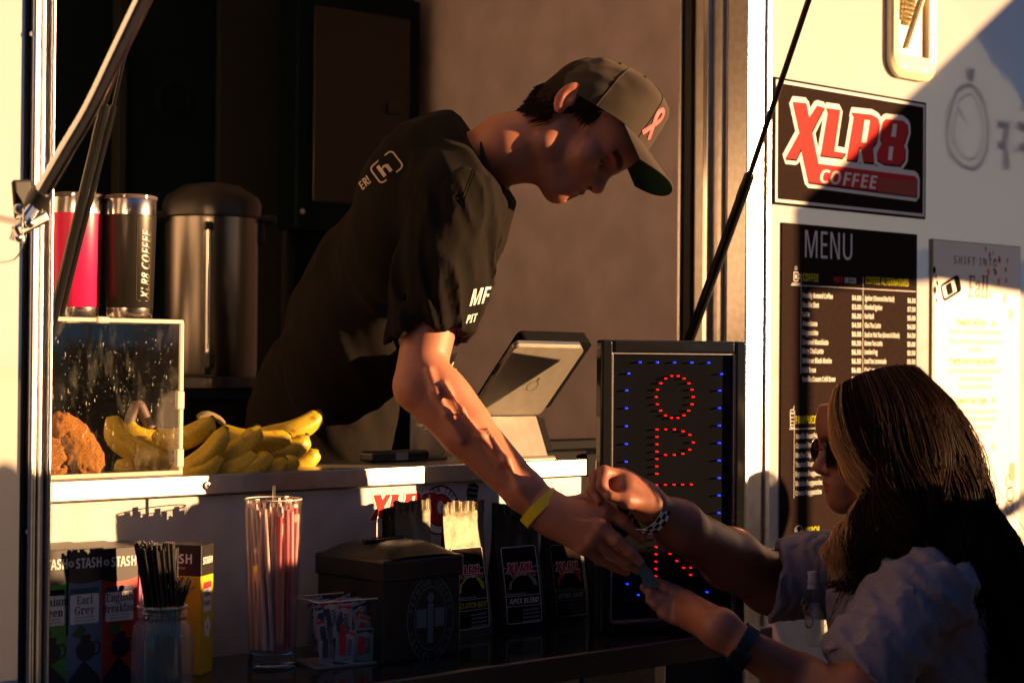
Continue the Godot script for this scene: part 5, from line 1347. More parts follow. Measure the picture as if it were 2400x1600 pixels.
func make_straws() -> void:
	var b: Vector3 = Vector3(1.7277, 1.058, 0.1014)
	b = Vector3(Vector3(1.6928, 1.069, 0.155).x, SHELF, 0.155)
	var t := thing("straw_glass", "tall clear straight glass with a thick heavy base beside the sugar tub", "glass", b)
	var h := (Vector3(1.6895, 1.3538, 0.155)).y - SHELF
	obj("glass_wall", MB.new().lathe(Vector3.ZERO, [Vector2(0.043, 0.028), Vector2(0.0515, h - 0.001), Vector2(0.050, h), Vector2(0.0485, h - 0.001), Vector2(0.0415, 0.032)], 48), mats.clear, t)
	var thick := mat("thick_glass", Color(0.95, 0.95, 0.9, 0.0), 0.02); thick.refraction_enabled = true; thick.refraction_scale = 0.05; thick.albedo_color.a = 0.0
	obj("glass_base", MB.new().lathe(Vector3.ZERO, [Vector2(0.0001, 0.001), Vector2(0.039, 0.001), Vector2(0.0425, 0.004), Vector2(0.0428, 0.027), Vector2(0.040, 0.0275), Vector2(0.0001, 0.0265)], 48), thick, t)
	obj("rim", MB.new().tube(ring_path(Vector3(0, h, 0), 0.050, 40), 0.0011, 6, false), mat("glass_rim", Color(0.75, 0.7, 0.6), 0.15), t)
	var paper := [mat("straw_paper", Color(0.80, 0.58, 0.52), 0.55, 0.0, {"back": Color(0.5, 0.4, 0.4)}), mat("straw_pink", Color(0.72, 0.34, 0.34), 0.5, 0.0, {"back": Color(0.5, 0.3, 0.3)}), mat("straw_red", Color(0.55, 0.08, 0.12), 0.45, 0.0, {"back": Color(0.4, 0.1, 0.1)}), mat("straw_tan", Color(0.62, 0.40, 0.22), 0.55, 0.0, {"back": Color(0.4, 0.3, 0.2)})]
	for k in 62:
		var a := k * 2.399963; var r := 0.0415 * sqrt((k + 0.5) / 62.0)
		var a2 := a + rng.randf_range(-0.5, 0.5); var r2 := minf(0.046, r * 1.08 + rng.randf_range(-0.006, 0.012))
		var top := Vector3(cos(a2) * r2, h * rng.randf_range(0.83, 0.985), sin(a2) * r2)
		var bot := Vector3(cos(a) * r * 0.90, 0.034, sin(a) * r * 0.90)
		var q := thing("drinking_straw", "paper wrapped pink and white drinking straw standing in the tall glass", "straw", b, Basis(), "wrapped straws in the tall glass")
		var d := (top - bot).normalized()
		obj("straw", MB.new().tube([bot, bot.lerp(top, 0.5), top], 0.0041, 8), paper[[0, 0, 1, 0, 3, 2, 0, 1][k % 8]], q)
		# crimped wrapper end
		var s := d.cross(Vector3(cos(a * 3), 0.1, sin(a * 3))).normalized() * 0.0042
		var m := MB.new(); var e := top + d * rng.randf_range(0.006, 0.014)
		m.face(top - s, top + s, e + s * 1.1 + d.cross(s) * 0.3, e - s * 1.1)
		obj("wrapper_end", m, paper[0], q)
	var st := thing("metal_stirrer", "single bright metal stirrer sticking up out of the straw glass", "stirrer", b)
	obj("rod", MB.new().tube([Vector3(0.0, 0.03, 0.004), Vector3(1.649, 1.3845, 0.2058) * 0.0 + Vector3(-0.003, h + 0.024, 0.006)], 0.0026, 10), mats.chrome, st)

func ring_path(c: Vector3, r: float, n: int) -> Array:
	var p := []
	for k in n + 1: p.append(c + Vector3(cos(TAU * k / n), 0, sin(TAU * k / n)) * r)
	return p

func make_stirrers() -> void:
	var p: Vector3 = Vector3(1.4254, 1.0793, 0.24)
	var b := Vector3(p.x, SHELF, 0.24)
	var t := thing("stirrer_jar", "dark embossed glass jar with a threaded neck in front of the tea boxes", "jar", b)
	var g := mat("jar_glass", Color(0.55, 0.65, 0.66), 0.06, 0.0, {"alpha": 0.16})
	var ridges := [Vector2(0.0001, 0.002), Vector2(0.040, 0.002), Vector2(0.049, 0.009), Vector2(0.050, 0.03), Vector2(0.050, 0.090), Vector2(0.046, 0.108), Vector2(0.037, 0.118), Vector2(0.0375, 0.122), Vector2(0.040, 0.124), Vector2(0.0375, 0.127), Vector2(0.040, 0.130), Vector2(0.0375, 0.133), Vector2(0.041, 0.139), Vector2(0.0375, 0.142)]
	obj("jar_wall", MB.new().lathe(Vector3.ZERO, ridges, 40), g, t)
	var e := MB.new(); text(e, "MASON", Vector3(-0.028, 0.05, 0.0), Basis(), 0.014, 0.9, 0, "Droid Serif", true)
	for k in e.v.size():
		var a := e.v[k].x / 0.038; e.v[k] = Vector3(sin(a) * 0.0385, e.v[k].y, cos(a) * 0.0385); e.n[k] = Vector3(sin(a), 0, cos(a))
	obj("thread", MB.new().tube(ring_path(Vector3(0, 0.139, 0), 0.040, 30), 0.0018, 6, false), g, t)
	var bm := mat("stirrer_black", Color(0.010, 0.010, 0.012), 0.3)
	for k in 90:
		var a := k * 2.399963; var r := 0.034 * sqrt((k + 0.5) / 90.0)
		var lean := Vector3(-0.016, 0, 0.0)
		var tip := Vector3(cos(a) * r * 1.05, rng.randf_range(0.232, 0.246), sin(a) * r * 1.05) + lean
		if k % 4 == 0: tip = Vector3(0.022 + cos(a) * r * 0.7, rng.randf_range(0.168, 0.186), sin(a) * r * 0.9 + 0.004)
		if k % 9 == 0: tip = Vector3(0.012 + cos(a) * r * 0.4, rng.randf_range(0.222, 0.236), sin(a) * r * 0.6)
		var q := thing("black_stirrer", "thin black plastic stirrer standing in the glass jar on the shelf", "stirrer", b, Basis(), "black stirrers in the glass jar")
		obj("stick", MB.new().tube([Vector3(cos(a) * r * 0.95, 0.006, sin(a) * r * 0.95), Vector3(cos(a) * r * 0.8, 0.125, sin(a) * r * 0.8), tip], 0.0022, 6), bm, q)

func make_sugar() -> void:
	var p: Vector3 = Vector3(1.8266, 1.058, 0.1677)
	var b := Vector3((Vector3(1.7989, 1.0777, 0.2)).x, SHELF, 0.20)
	var turn := Basis(Vector3.UP, -0.12)
	var t := thing("sugar_tub", "clear square acrylic tub of sugar packets beside the black dispenser", "tub", b, turn)
	var w := 0.122; var d := 0.095; var h := 0.118
	var m: Material = mats.clear
	for q in [[Vector3(-w/2, 0, d/2), Vector3(w/2, 0, d/2)], [Vector3(w/2, 0, d/2), Vector3(w/2, 0, -d/2)], [Vector3(w/2, 0, -d/2), Vector3(-w/2, 0, -d/2)], [Vector3(-w/2, 0, -d/2), Vector3(-w/2, 0, d/2)]]:
		var f := MB.new(); f.face(q[0], q[1], q[1] + Vector3(0, h, 0), q[0] + Vector3(0, h, 0)); obj("side_pane", f, m, t)
		obj("rim", MB.new().tube([q[0] + Vector3(0, h, 0), q[1] + Vector3(0, h, 0)], 0.0013, 6), mats.glass_rim, t)
	obj("base_plate", MB.new().rbox(Vector3(0, 0.003, 0), Vector3(w, 0.005, d), 0.001), mats.print_grey, t)
	var pw: Material = mat("packet_white", Color(0.42, 0.38, 0.36), 0.7)
	for k in 40:
		var pos := Vector3(rng.randf_range(-w * 0.31, w * 0.31), 0.036 + 0.013 * (k / 8), rng.randf_range(-d * 0.30, d * 0.26))
		if k < 9: pos = Vector3(lerpf(-w * 0.31, w * 0.31, (k % 3) / 2.0) , 0.036 + 0.022 * (k / 3), d * 0.36 - 0.006 * (k / 3))
		var bb := Basis(Vector3.UP, rng.randf_range(-0.3, 0.3)) * Basis(Vector3(0, 0, 1), rng.randf_range(-0.38, 0.38)) * Basis(Vector3.RIGHT, rng.randf_range(-0.3, 0.08))
		var q := thing("sugar_packet", "white sugar packet with red and blue print in the clear tub", "sugar packet", b + turn * pos, turn * bb, "sugar packets in the clear tub")
		var ph := 0.058; var pwid := 0.036
		var mm := MB.new()
		var nx := 4; var ny := 5
		for side in 2:
			var k0 := mm.v.size()
			for y in ny + 1:
				for x in nx + 1:
					var u := x / float(nx); var v := y / float(ny)
					var bulge := sin(PI * u) * sin(PI * v) * 0.004 + 0.0002
					mm.vert(Vector3((u - 0.5) * pwid, (v - 0.5) * ph, bulge * (1 if side == 0 else -1)))
			for y in ny:
				for x in nx:
					var a := k0 + y * (nx + 1) + x
					if side == 0: mm.quad(a, a + 1, a + nx + 2, a + nx + 1)
					else: mm.quad(a + 1, a, a + nx + 1, a + nx + 2)
		obj("paper", mm, pw, q)
		var pm := MB.new(); pm.poly(rect(-0.013, -0.018, 0.0, 0.016, 0.004), Vector3(0, 0, 0.0047), Basis())
		obj("print", pm, mats.print_red if k % 3 else mat("print_blue", Color(0.02, 0.035, 0.11), 0.6), q)
		var pt := MB.new(); text(pt, "SUGAR", Vector3(0.010, -0.016, 0.0047), Basis(Vector3(0, 1, 0), Vector3(-1, 0, 0), Vector3(0, 0, 1)), 0.008, 0.8, 0, "Droid Sans", true)
		pm = MB.new(); pm.poly(rect(-0.016, 0.020, 0.016, 0.026), Vector3(0, 0, 0.0015), Basis())
		obj("print", pm, mats.print_red if k % 2 else mats.print_blue, q)
		obj("lettering", pt, mats.print_blue, q)

func make_dispenser() -> void:
	# black napkin box, one corner towards the camera
	var c0: Vector3 = Vector3(1.9109, 1.058, 0.187)
	var l0: Vector3 = Vector3(1.8535, 1.058, 0.0194); var r0: Vector3 = Vector3(2.1204, 1.058, 0.1645)
	c0 = Vector3((Vector3(1.8471, 1.0826, 0.275)).x, SHELF, 0.275)
	var top := (Vector3(1.8472, 1.2422, 0.275)).y - SHELF
	var b := Basis(Vector3.UP, 0.06)
	var w := 0.196; var d := 0.20
	var ctr := c0 + b * Vector3(w / 2, 0, -d / 2)
	var t := thing("napkin_dispenser", "black lidded napkin dispenser with a grey round coffee emblem on its side", "napkin dispenser", ctr, b)
	obj("body", MB.new().rbox(Vector3(0, top * 0.42, 0), Vector3(w - 0.008, top * 0.84, d - 0.008), 0.006), mats.dark_box, t)
	obj("lid_band", MB.new().rbox(Vector3(0, top * 0.90, 0), Vector3(w, top * 0.22, d), 0.006), mats.dark_box, t)
	var m := MB.new()
	var n := 16
	for y in n + 1:
		for x in n + 1:
			var u := x / float(n) * 2 - 1; var v := y / float(n) * 2 - 1
			var hgt := 0.030 * (1.0 - pow(absf(u), 3.0)) * (1.0 - 0.75 * pow(absf(v), 3.5))
			m.vert(Vector3(u * w / 2 * 0.99, top + hgt - 0.002, -v * d / 2 * 0.99), Vector3.ZERO, Vector2(u, v))
	for y in n:
		for x in n:
			var a := y * (n + 1) + x
			m.quad(a, a + 1, a + n + 2, a + n + 1)
	obj("lid_dome", m, mats.dark_box, t)
	obj("slot_rim", MB.new().ring(oval(Vector2(0.0, 0.0), 0.052, 0.020, 28), 0.006, Vector3(-0.010, top + 0.030, 0.0), Basis(Vector3(1, 0, 0), Vector3(0, 0, -1), Vector3(0, 1, 0)), 0.006), mats.black_gloss, t)
	obj("slot", MB.new().poly(oval(Vector2.ZERO, 0.047, 0.015, 24), Vector3(-0.010, top + 0.0288, 0.0), Basis(Vector3(1, 0, 0), Vector3(0, 0, -1), Vector3(0, 1, 0))), mats.black_matt, t)
	# printed round emblem on the wide face
	var g := mat("emblem_print", Color(0.13, 0.17, 0.18), 0.5)
	var e := MB.new(); var z := d / 2 - 0.0036; var ec := Vector3(0.018, top * 0.40, z)
	e.ring(oval(Vector2.ZERO, 0.057, 0.078, 44), 0.0022, ec, Basis())
	e.ring(oval(Vector2.ZERO, 0.040, 0.058, 40), 0.0018, ec, Basis())
	for q in 24:
		var word := "PREMIUM COFFEE"
		if q >= word.length() or word[q] == " ": continue
		var a := lerpf(PI * 0.92, PI * 0.08, q / 13.0)
		var up := Vector2(cos(a), sin(a))
		text(e, word[q], ec + Vector3(up.x * 0.0435, up.y * 0.0615, 0), Basis(Vector3(up.y, -up.x, 0), Vector3(up.x, up.y, 0), Vector3(0, 0, 1)), 0.0095, 0.8, 1, "Droid Sans", true)
	var w2 := "COFFEE TO GO"
	for q in w2.length():
		if w2[q] == " ": continue
		var a := lerpf(-PI * 0.88, -PI * 0.12, q / 11.0)
		var up := Vector2(cos(a), sin(a))
		text(e, w2[q], ec + Vector3(up.x * 0.0535, up.y * 0.0735, 0), Basis(Vector3(-up.y, up.x, 0), Vector3(-up.x, -up.y, 0), Vector3(0, 0, 1)), 0.0095, 0.8, 1, "Droid Sans", true)
	e.poly(rect(-0.007, -0.045, 0.007, 0.028, 0.002), ec, Basis()); e.poly(oval(Vector2(0, 0.038), 0.008, 0.009, 16), ec, Basis())
	for s in [-1.0, 1.0]:
		e.poly(rect(s * 0.022 - 0.012, -0.016, s * 0.022 + 0.012, 0.018), ec, Basis())
	obj("emblem", e, g, t)

func make_bags() -> void:
	var gold: Material = mats.foil_gold; var black: Material = mats.foil_black
	# [x of base centre in px, z, width, height, yaw, material, label, motif colour, lines]
	coffee_bag(Vector3((Vector3(2.056, 1.2034, 0.085)).x, SHELF, 0.085), 0.098, (Vector3(2.0738, 1.3284, 0.06)).y - SHELF, 0.16, gold, "gold foil coffee bag at the left end of the row", "", mats.print_red, mats.print_white)
	coffee_bag(Vector3((Vector3(2.1839, 1.1943, 0.085)).x, SHELF, 0.085), 0.105, (Vector3(2.203, 1.3207, 0.06)).y - SHELF, 0.05, gold, "gold foil coffee bag with a yellow car on its label", "CLUTCH KICK", mats.print_yellow, mats.print_yellow)
	coffee_bag(Vector3((Vector3(2.3164, 1.1854, 0.09)).x, SHELF, 0.09), 0.112, (Vector3(2.3412, 1.3125, 0.06)).y - SHELF, -0.05, black, "black coffee bag with white outlined label standing mid row", "APEX BLEND", mats.print_grey, mats.print_white)
	coffee_bag(Vector3((Vector3(2.4548, 1.1746, 0.08)).x, SHELF, 0.08), 0.102, (Vector3(2.4718, 1.3045, 0.06)).y - SHELF, -0.05, black, "black coffee bag under the man's hand with dim label", "DYNO DARK", mats.print_red, mats.print_grey)
	coffee_bag(Vector3((Vector3(2.5754, 1.1661, 0.08)).x, SHELF, 0.08), 0.098, (Vector3(2.5931, 1.3119, 0.06)).y - SHELF, -0.08, black, "black coffee bag with redline label beside the OPEN sign", "REDLINE", mats.print_red, mats.print_white)
	coffee_bag(Vector3((Vector3(2.0415, 1.2011, 0.05)).x, SHELF, 0.048), 0.07, (Vector3(2.0215, 1.3109, 0.04)).y - SHELF, 0.3, black, "plain black coffee bag pushed in behind the gold one", "-", mats.print_grey, mats.print_grey)

func coffee_bag(at: Vector3, w: float, h: float, turn: float, m: Material, label: String, name: String, motif: Material, ink: Material) -> void:
	var t := thing("coffee_bag", label, "coffee bag", at, Basis(Vector3.UP, turn), "coffee bags along the shelf")
	var d := 0.066
	var fn := FastNoiseLite.new(); fn.seed = label.hash() % 999; fn.frequency = 16.0
	var body := MB.new()
	var nv := 26; var nu := 12
	var pt := func(side: int, u: float, v: float) -> Vector3:
		# side 0 front, 1 right, 2 back, 3 left; u 0..1, v 0..1 upwards
		var close := smoothstep(0.0, 0.9, v)
		var dep := lerpf(d, 0.004, close)
		var wid := w * (1.0 - 0.05 * sin(PI * v)) * (1.0 + 0.05 * close)
		var p: Vector3
		match side:
			0: p = Vector3((u - 0.5) * wid, v * h, dep / 2 + 0.010 * sin(PI * u) * sin(PI * minf(v * 1.15, 1.0)) * 0.5)
			2: p = Vector3((0.5 - u) * wid, v * h, -dep / 2 - 0.010 * sin(PI * u) * sin(PI * minf(v * 1.15, 1.0)) * 0.5)
			1: p = Vector3(wid / 2 - 0.014 * close * sin(PI * u), v * h, lerpf(dep / 2, -dep / 2, u))
			_: p = Vector3(-wid / 2 + 0.014 * close * sin(PI * u), v * h, lerpf(-dep / 2, dep / 2, u))
		var wr := fn.get_noise_3d(p.x * 1.6, p.y * 0.8, side * 3.0) * 0.0055 * smoothstep(0.25, 0.85, v) * (1.0 if side % 2 == 0 else 0.4)
		p.z += wr * (1 if side != 2 else -1) * sin(PI * clampf(u, 0.02, 0.98))
		return p
	for side in 4:
		var k0 := body.v.size()
		for y in nv + 1:
			for x in nu + 1: body.vert(pt.call(side, x / float(nu), y / float(nv) * 0.93))
		for y in nv:
			for x in nu:
				var a := k0 + y * (nu + 1) + x
				body.quad(a, a + 1, a + nu + 2, a + nu + 1)
	obj("pouch", body, m, t)
	# crimped seal at the top
	var seal := MB.new()
	var wt := w * 1.05
	for side in 2:
		var k0 := seal.v.size()
		for y in 4:
			for x in 33:
				var u := x / 32.0
				var z := 0.0022 + 0.0022 * sin(u * TAU * 6.0) * (1.0 if y > 0 else 0.4) + fn.get_noise_2d(u * 0.3, y) * 0.004
				seal.vert(Vector3((u - 0.5) * wt, h * (0.915 + 0.03 * y) + fn.get_noise_2d(u * 0.2, 5) * 0.006, z if side == 0 else z - 0.0035))
		for y in 3:
			for x in 32:
				var a := k0 + y * 33 + x
				if side == 0: seal.quad(a, a + 1, a + 34, a + 33)
				else: seal.quad(a + 1, a, a + 33, a + 34)
	obj("seal", seal, m, t)
	if name == "-": return
	# label printed on the front, following its slope
	var top: float = h * 0.66; var z0: float = 0.041; var slope := 0.0
	var ga := MB.new(); var gb := MB.new(); var gc := MB.new(); var gd := MB.new()
	var fit := func(mb: MB) -> MB:
		for k in mb.v.size():
			var v: Vector3 = mb.v[k]
			var p: Vector3 = pt.call(0, clampf(v.x / w + 0.5, 0.02, 0.98), clampf(v.y / h, 0.0, 0.92))
			mb.v[k] = Vector3(v.x, v.y, p.z + 0.0012 + v.z)
		return mb
	var lw := w * 0.40
	var back := MB.new()
	for y in 14:
		for x in 8:
			var xa := -lw + 2 * lw * x / 8.0; var xb := -lw + 2 * lw * (x + 1) / 8.0; var ya := 0.016 + (top - 0.016) * y / 14.0; var yb := 0.016 + (top - 0.016) * (y + 1) / 14.0
			back.face(Vector3(xa, ya, 0), Vector3(xb, ya, 0), Vector3(xb, yb, 0), Vector3(xa, yb, 0))
	obj("label", fit.call(back), mats.print_dark, t)
	var edge := PackedVector2Array()
	for p in rect(-lw, 0.016, lw, top, 0.006, 4): edge.append(p)
	var fine := PackedVector2Array()
	for k in edge.size():
		var a := edge[k]; var b := edge[(k + 1) % edge.size()]
		var cnt := maxi(1, int(a.distance_to(b) / 0.008))
		for q in cnt: fine.append(a.lerp(b, q / float(cnt)))
	gb.ring(fine, 0.0014, Vector3(0, 0, 0.0005), Basis())
	for y in [top - 0.042, top - 0.052, top * 0.42, top * 0.30]:
		for q in 8: gb.face(Vector3(-lw + 2 * lw * q / 8.0, y, 0.0005), Vector3(-lw + 2 * lw * (q + 1) / 8.0, y, 0.0005), Vector3(-lw + 2 * lw * (q + 1) / 8.0, y + 0.0009, 0.0005), Vector3(-lw + 2 * lw * q / 8.0, y + 0.0009, 0.0005))
	if name:
		text(gc, name, Vector3(0, top * 0.33, 0.0005), Basis(), 0.0105, 0.8, 1, "Droid Sans", true, 0.25, minf(lw * 1.7, name.length() * 0.0075))
		for q in 4: text(gb, "SMALL BATCH ROASTED BEANS", Vector3(lw * 0.9 - 0.045, top * 0.24 - q * 0.0075, 0.0005), Basis(), 0.0032, 0.7)
		text(gb, "ROASTED IN THE FAST LANE", Vector3(-lw * 0.9, top * 0.435, 0.0005), Basis(), 0.0036, 0.75)
		# picture on the label: a low car or a burst
		gd.poly(PackedVector2Array([Vector2(-lw * 0.8, top * 0.50), Vector2(lw * 0.85, top * 0.53), Vector2(lw * 0.8, top * 0.60), Vector2(lw * 0.4, top * 0.69), Vector2(-lw * 0.3, top * 0.67), Vector2(-lw * 0.75, top * 0.58)]), Vector3(0, 0, 0.0007), Basis())
		ga.poly(PackedVector2Array([Vector2(-lw * 0.45, top * 0.60), Vector2(lw * 0.42, top * 0.62), Vector2(lw * 0.28, top * 0.665), Vector2(-lw * 0.2, top * 0.65)]), Vector3(0, 0, 0.0011), Basis())
		for s in [-0.5, 0.5]: ga.poly(oval(Vector2(lw * s, top * 0.515), 0.0065, 0.0075, 14), Vector3(0, 0, 0.0012), Basis())
		obj("car_print", fit.call(gd), motif, t); obj("car_print", fit.call(ga), mats.print_black, t); obj("lettering", fit.call(gc), ink, t)
	obj("label_border", fit.call(gb), ink if ink != mats.print_yellow else mats.print_white, t)
	var n0 := t.get_child_count()
	emblem(t, Vector3(-lw * 0.92, top - 0.066, 0.0), Basis(), lw * 1.84 / 0.62, true)
	for k in range(n0, t.get_child_count()):
		var c: MeshInstance3D = t.get_child(k)
		var arr: Array = c.mesh.surface_get_arrays(0)
		var mb := MB.new(); mb.v = arr[Mesh.ARRAY_VERTEX]; mb.n = arr[Mesh.ARRAY_NORMAL]; mb.t = arr[Mesh.ARRAY_TEX_UV]; mb.c = arr[Mesh.ARRAY_COLOR]; mb.i = arr[Mesh.ARRAY_INDEX]
		c.mesh = (fit.call(mb) as MB).mesh()

const R3 := Vector3(0.75570, 0.00800, 0.65486)
const U3 := Vector3(-0.01357, 0.99990, 0.00344)
const V3 := Vector3(0.65477, 0.01149, -0.75574)

func make_people() -> void:
	make_man()
	make_woman()
	make_handover()
	# unseen bystander right of view, placed to shade the wall beside the menu
	make_bystander(Vector3(4.16, 0, 1.04), "standing person out of view along the wall, placed to shade it beside the menu", 3.0, 0.93)

# head prims in local metres: x forwards, y up, z sideways, ear canal at the origin
func head_prims(s: Sdf, h: Transform3D, k := 1.0, female := false) -> void:
	var b := h.basis.orthonormalized()
	var g := h.basis.x.length()
	var P := func(x: float, y: float, z: float) -> Vector3: return h * Vector3(x, y, z)
	s.egg(P.call(0.040, 0.050, 0), Vector3(0.103, 0.085, 0.077) * g, 0.03, 0, b)
	s.egg(P.call(0.085, 0.042, 0), Vector3(0.057, 0.050, 0.060) * g, 0.03, 0, b)
	s.egg(P.call(0.090, -0.025, 0), Vector3(0.044, 0.056, 0.053) * g, 0.03, 0, b)
	for z in [-1.0, 1.0]:
		s.cone(P.call(0.038, -0.072, z * 0.044), P.call(0.108, -0.097, z * 0.013), 0.016 * g, 0.0145 * g, 0.032 * g)
		s.cone(P.call(0.022, -0.025, z * 0.047), P.call(0.038, -0.072, z * 0.044), 0.013 * g, 0.016 * g, 0.03 * g)
		s.ball(P.call(0.092, -0.026, z * 0.046), 0.020 * g, 0.03 * g)
		s.cone(P.call(0.1305, 0.016, z * 0.010), P.call(0.107, 0.018, z * 0.045), 0.0115 * g if not female else 0.009 * g, 0.010 * g, 0.015 * g)
	s.ball(P.call(0.114, -0.092, 0), 0.0175 * g, 0.022 * g)
	s.cone(P.call(0.060, -0.082, 0), P.call(0.10, -0.09, 0), 0.022 * g, 0.018 * g, 0.03 * g)
	s.egg(P.call(0.116, -0.065, 0), Vector3(0.021, 0.027, 0.030) * g, 0.02 * g, 0, b)
	for z in [-1.0, 1.0]:
		s.egg(P.call(0.1335, -0.001, z * 0.034), Vector3(0.018, 0.0125, 0.0185) * g, 0.014 * g, 1, b)
		s.ball(P.call(0.1125, -0.002, z * 0.033), 0.0135 * g, 0.004 * g)
		s.cone(P.call(0.1255, -0.0065, z * 0.022), P.call(0.1195, -0.0055, z * 0.045), 0.0012 * g, 0.0010 * g, 0.003 * g, 1)
	s.cone(P.call(0.1325, 0.004, 0), P.call(0.1495, -0.029, 0), 0.0075 * g, 0.0105 * g, 0.014 * g)
	s.ball(P.call(0.1485, -0.0325, 0), 0.0105 * g, 0.006 * g)
	s.cone(P.call(0.146, -0.038, 0), P.call(0.132, -0.045, 0), 0.0055 * g, 0.007 * g, 0.008 * g)
	for z in [-1.0, 1.0]:
		s.ball(P.call(0.1355, -0.0365, z * 0.0125), 0.0088 * g, 0.009 * g)
		s.ball(P.call(0.1415, -0.0425, z * 0.0065), 0.0040 * g, 0.003 * g, 1)
		s.cone(P.call(0.1375, -0.0595, 0), P.call(0.1235, -0.0665, z * 0.024), 0.0062 * g, 0.0035 * g, 0.006 * g)
		s.cone(P.call(0.1330, -0.0745, 0), P.call(0.1215, -0.0695, z * 0.022), 0.0070 * g, 0.0035 * g, 0.006 * g)
	for z in [-1.0, 1.0]: s.cone(P.call(0.1435, -0.0668, 0), P.call(0.1205, -0.0688, z * 0.028), 0.0012 * g, 0.0012 * g, 0.003 * g, 1)
	s.ball(P.call(0.1365, -0.0835, 0), 0.0065 * g, 0.009 * g, 1)
	# ears
	for z in [-1.0, 1.0]:
		var eb := b * Basis(Vector3.UP, z * 0.14) * Basis(Vector3(0, 0, 1), 0.18)
		var c: Vector3 = P.call(-0.006, 0.004, z * 0.079)
		s.egg(c, Vector3(0.0175, 0.031, 0.0085) * g, 0.006 * g, 0, eb)
		s.egg(c + eb * Vector3(0.0035, 0.001, z * 0.0115) * g, Vector3(0.0090, 0.0165, 0.0072) * g, 0.004 * g, 1, eb)
		s.cone(c + eb * Vector3(-0.003, 0.014, z * 0.001) * g, c + eb * Vector3(-0.004, -0.012, z * 0.001) * g, 0.0035 * g, 0.0035 * g, 0.004 * g)
		s.ball(c + eb * Vector3(0.006, -0.027, 0) * g, 0.0085 * g, 0.008 * g)
		s.ball(c + eb * Vector3(0.013, -0.004, z * 0.002) * g, 0.006 * g, 0.006 * g)

func head_tone(h: Transform3D, base: Color, lip: Color, brow: Color, stubble: float) -> Callable:
	var inv := h.affine_inverse()
	return func(p: Vector3) -> Color:
		var q := inv * p
		var c := base
		var az := absf(q.z)
		if q.x > 0.115 and absf(q.y + 0.067) < 0.016 and az < 0.027:
			var e := 1.0 - clampf(Vector2((q.y + 0.067) / 0.0135, az / 0.026).length(), 0, 1)
			c = c.lerp(lip, clampf(e * 3.0, 0, 1))
		if q.x > 0.095 and az > 0.008 and az < 0.054:
			var by := 0.0185 + 0.004 * sin((az - 0.01) / 0.044 * 2.6)
			var w := 0.0055 - 0.03 * maxf(0, az - 0.03)
			if absf(q.y - by) < w + 0.002: c = c.lerp(brow, clampf((w + 0.002 - absf(q.y - by)) / 0.003, 0, 0.9))
			if absf(q.y + 0.0062) < 0.0028 and q.x > 0.112 and az > 0.02 and az < 0.046: c = c.lerp(brow, 0.85)
		if stubble > 0 and q.y < -0.045 and q.x > 0.02: c = c.lerp(Color(0.10, 0.06, 0.045), stubble * clampf((-0.045 - q.y) * 40.0, 0, 1))
		if q.x < 0.03 and az > 0.074: c = c.lerp(Color(0.55, 0.16, 0.11), 0.5)
		if q.x > 0.14 and q.y < -0.02 and q.y > -0.045: c = c.lerp(Color(0.52, 0.17, 0.11), 0.4)
		if az > 0.03 and az < 0.065 and q.y < 0 and q.y > -0.05 and q.x > 0.07: c = c.lerp(Color(0.50, 0.19, 0.12), 0.3)
		return c

func chain(s: Sdf, pts: Array, rad: Array, k := 0.006) -> void:
	for i in pts.size() - 1: s.cone(pts[i], pts[i + 1], rad[i], rad[i + 1], k)

func bounds(s: Sdf, pad: float) -> Array:
	var lo := Vector3.ONE * 1e3; var hi := -lo
	for q in s.P:
		if q[1] == 1: continue
		if q[0] == 0:
			for p in [[q[3], q[5]], [q[4], q[6]]]:
				lo = lo.min(p[0] - Vector3.ONE * p[1]); hi = hi.max(p[0] + Vector3.ONE * p[1])
		elif q[0] == 1:
			var m: float = maxf(q[4].x, maxf(q[4].y, q[4].z))
			lo = lo.min(q[3] - Vector3.ONE * m); hi = hi.max(q[3] + Vector3.ONE * m)
	return [lo - Vector3.ONE * pad, hi + Vector3.ONE * pad]

func raise(s: Sdf, mb: MB, cell: float) -> MB:
	var t0 := Time.get_ticks_msec()
	var b := bounds(s, s.disp_max + cell * 2 + 0.012)
	s.build(mb, b[0], b[1], cell)
	pass
	return mb

# a print laid on a body: its points are moved along dir until they meet the surface
func lay_on(mb: MB, s: Sdf, dir: Vector3, reach := 0.5) -> MB:
	for k in mb.v.size():
		var p := mb.v[k] - dir * 0.12
		var t := 0.0
		for q in 60:
			var d := s.eval(p + dir * t, s.P)
			if d < 0.0008: break
			t += d * 0.8
			if t > reach: break
		mb.v[k] = p + dir * (t - 0.0012)
		mb.n[k] = Vector3.ZERO
	return mb

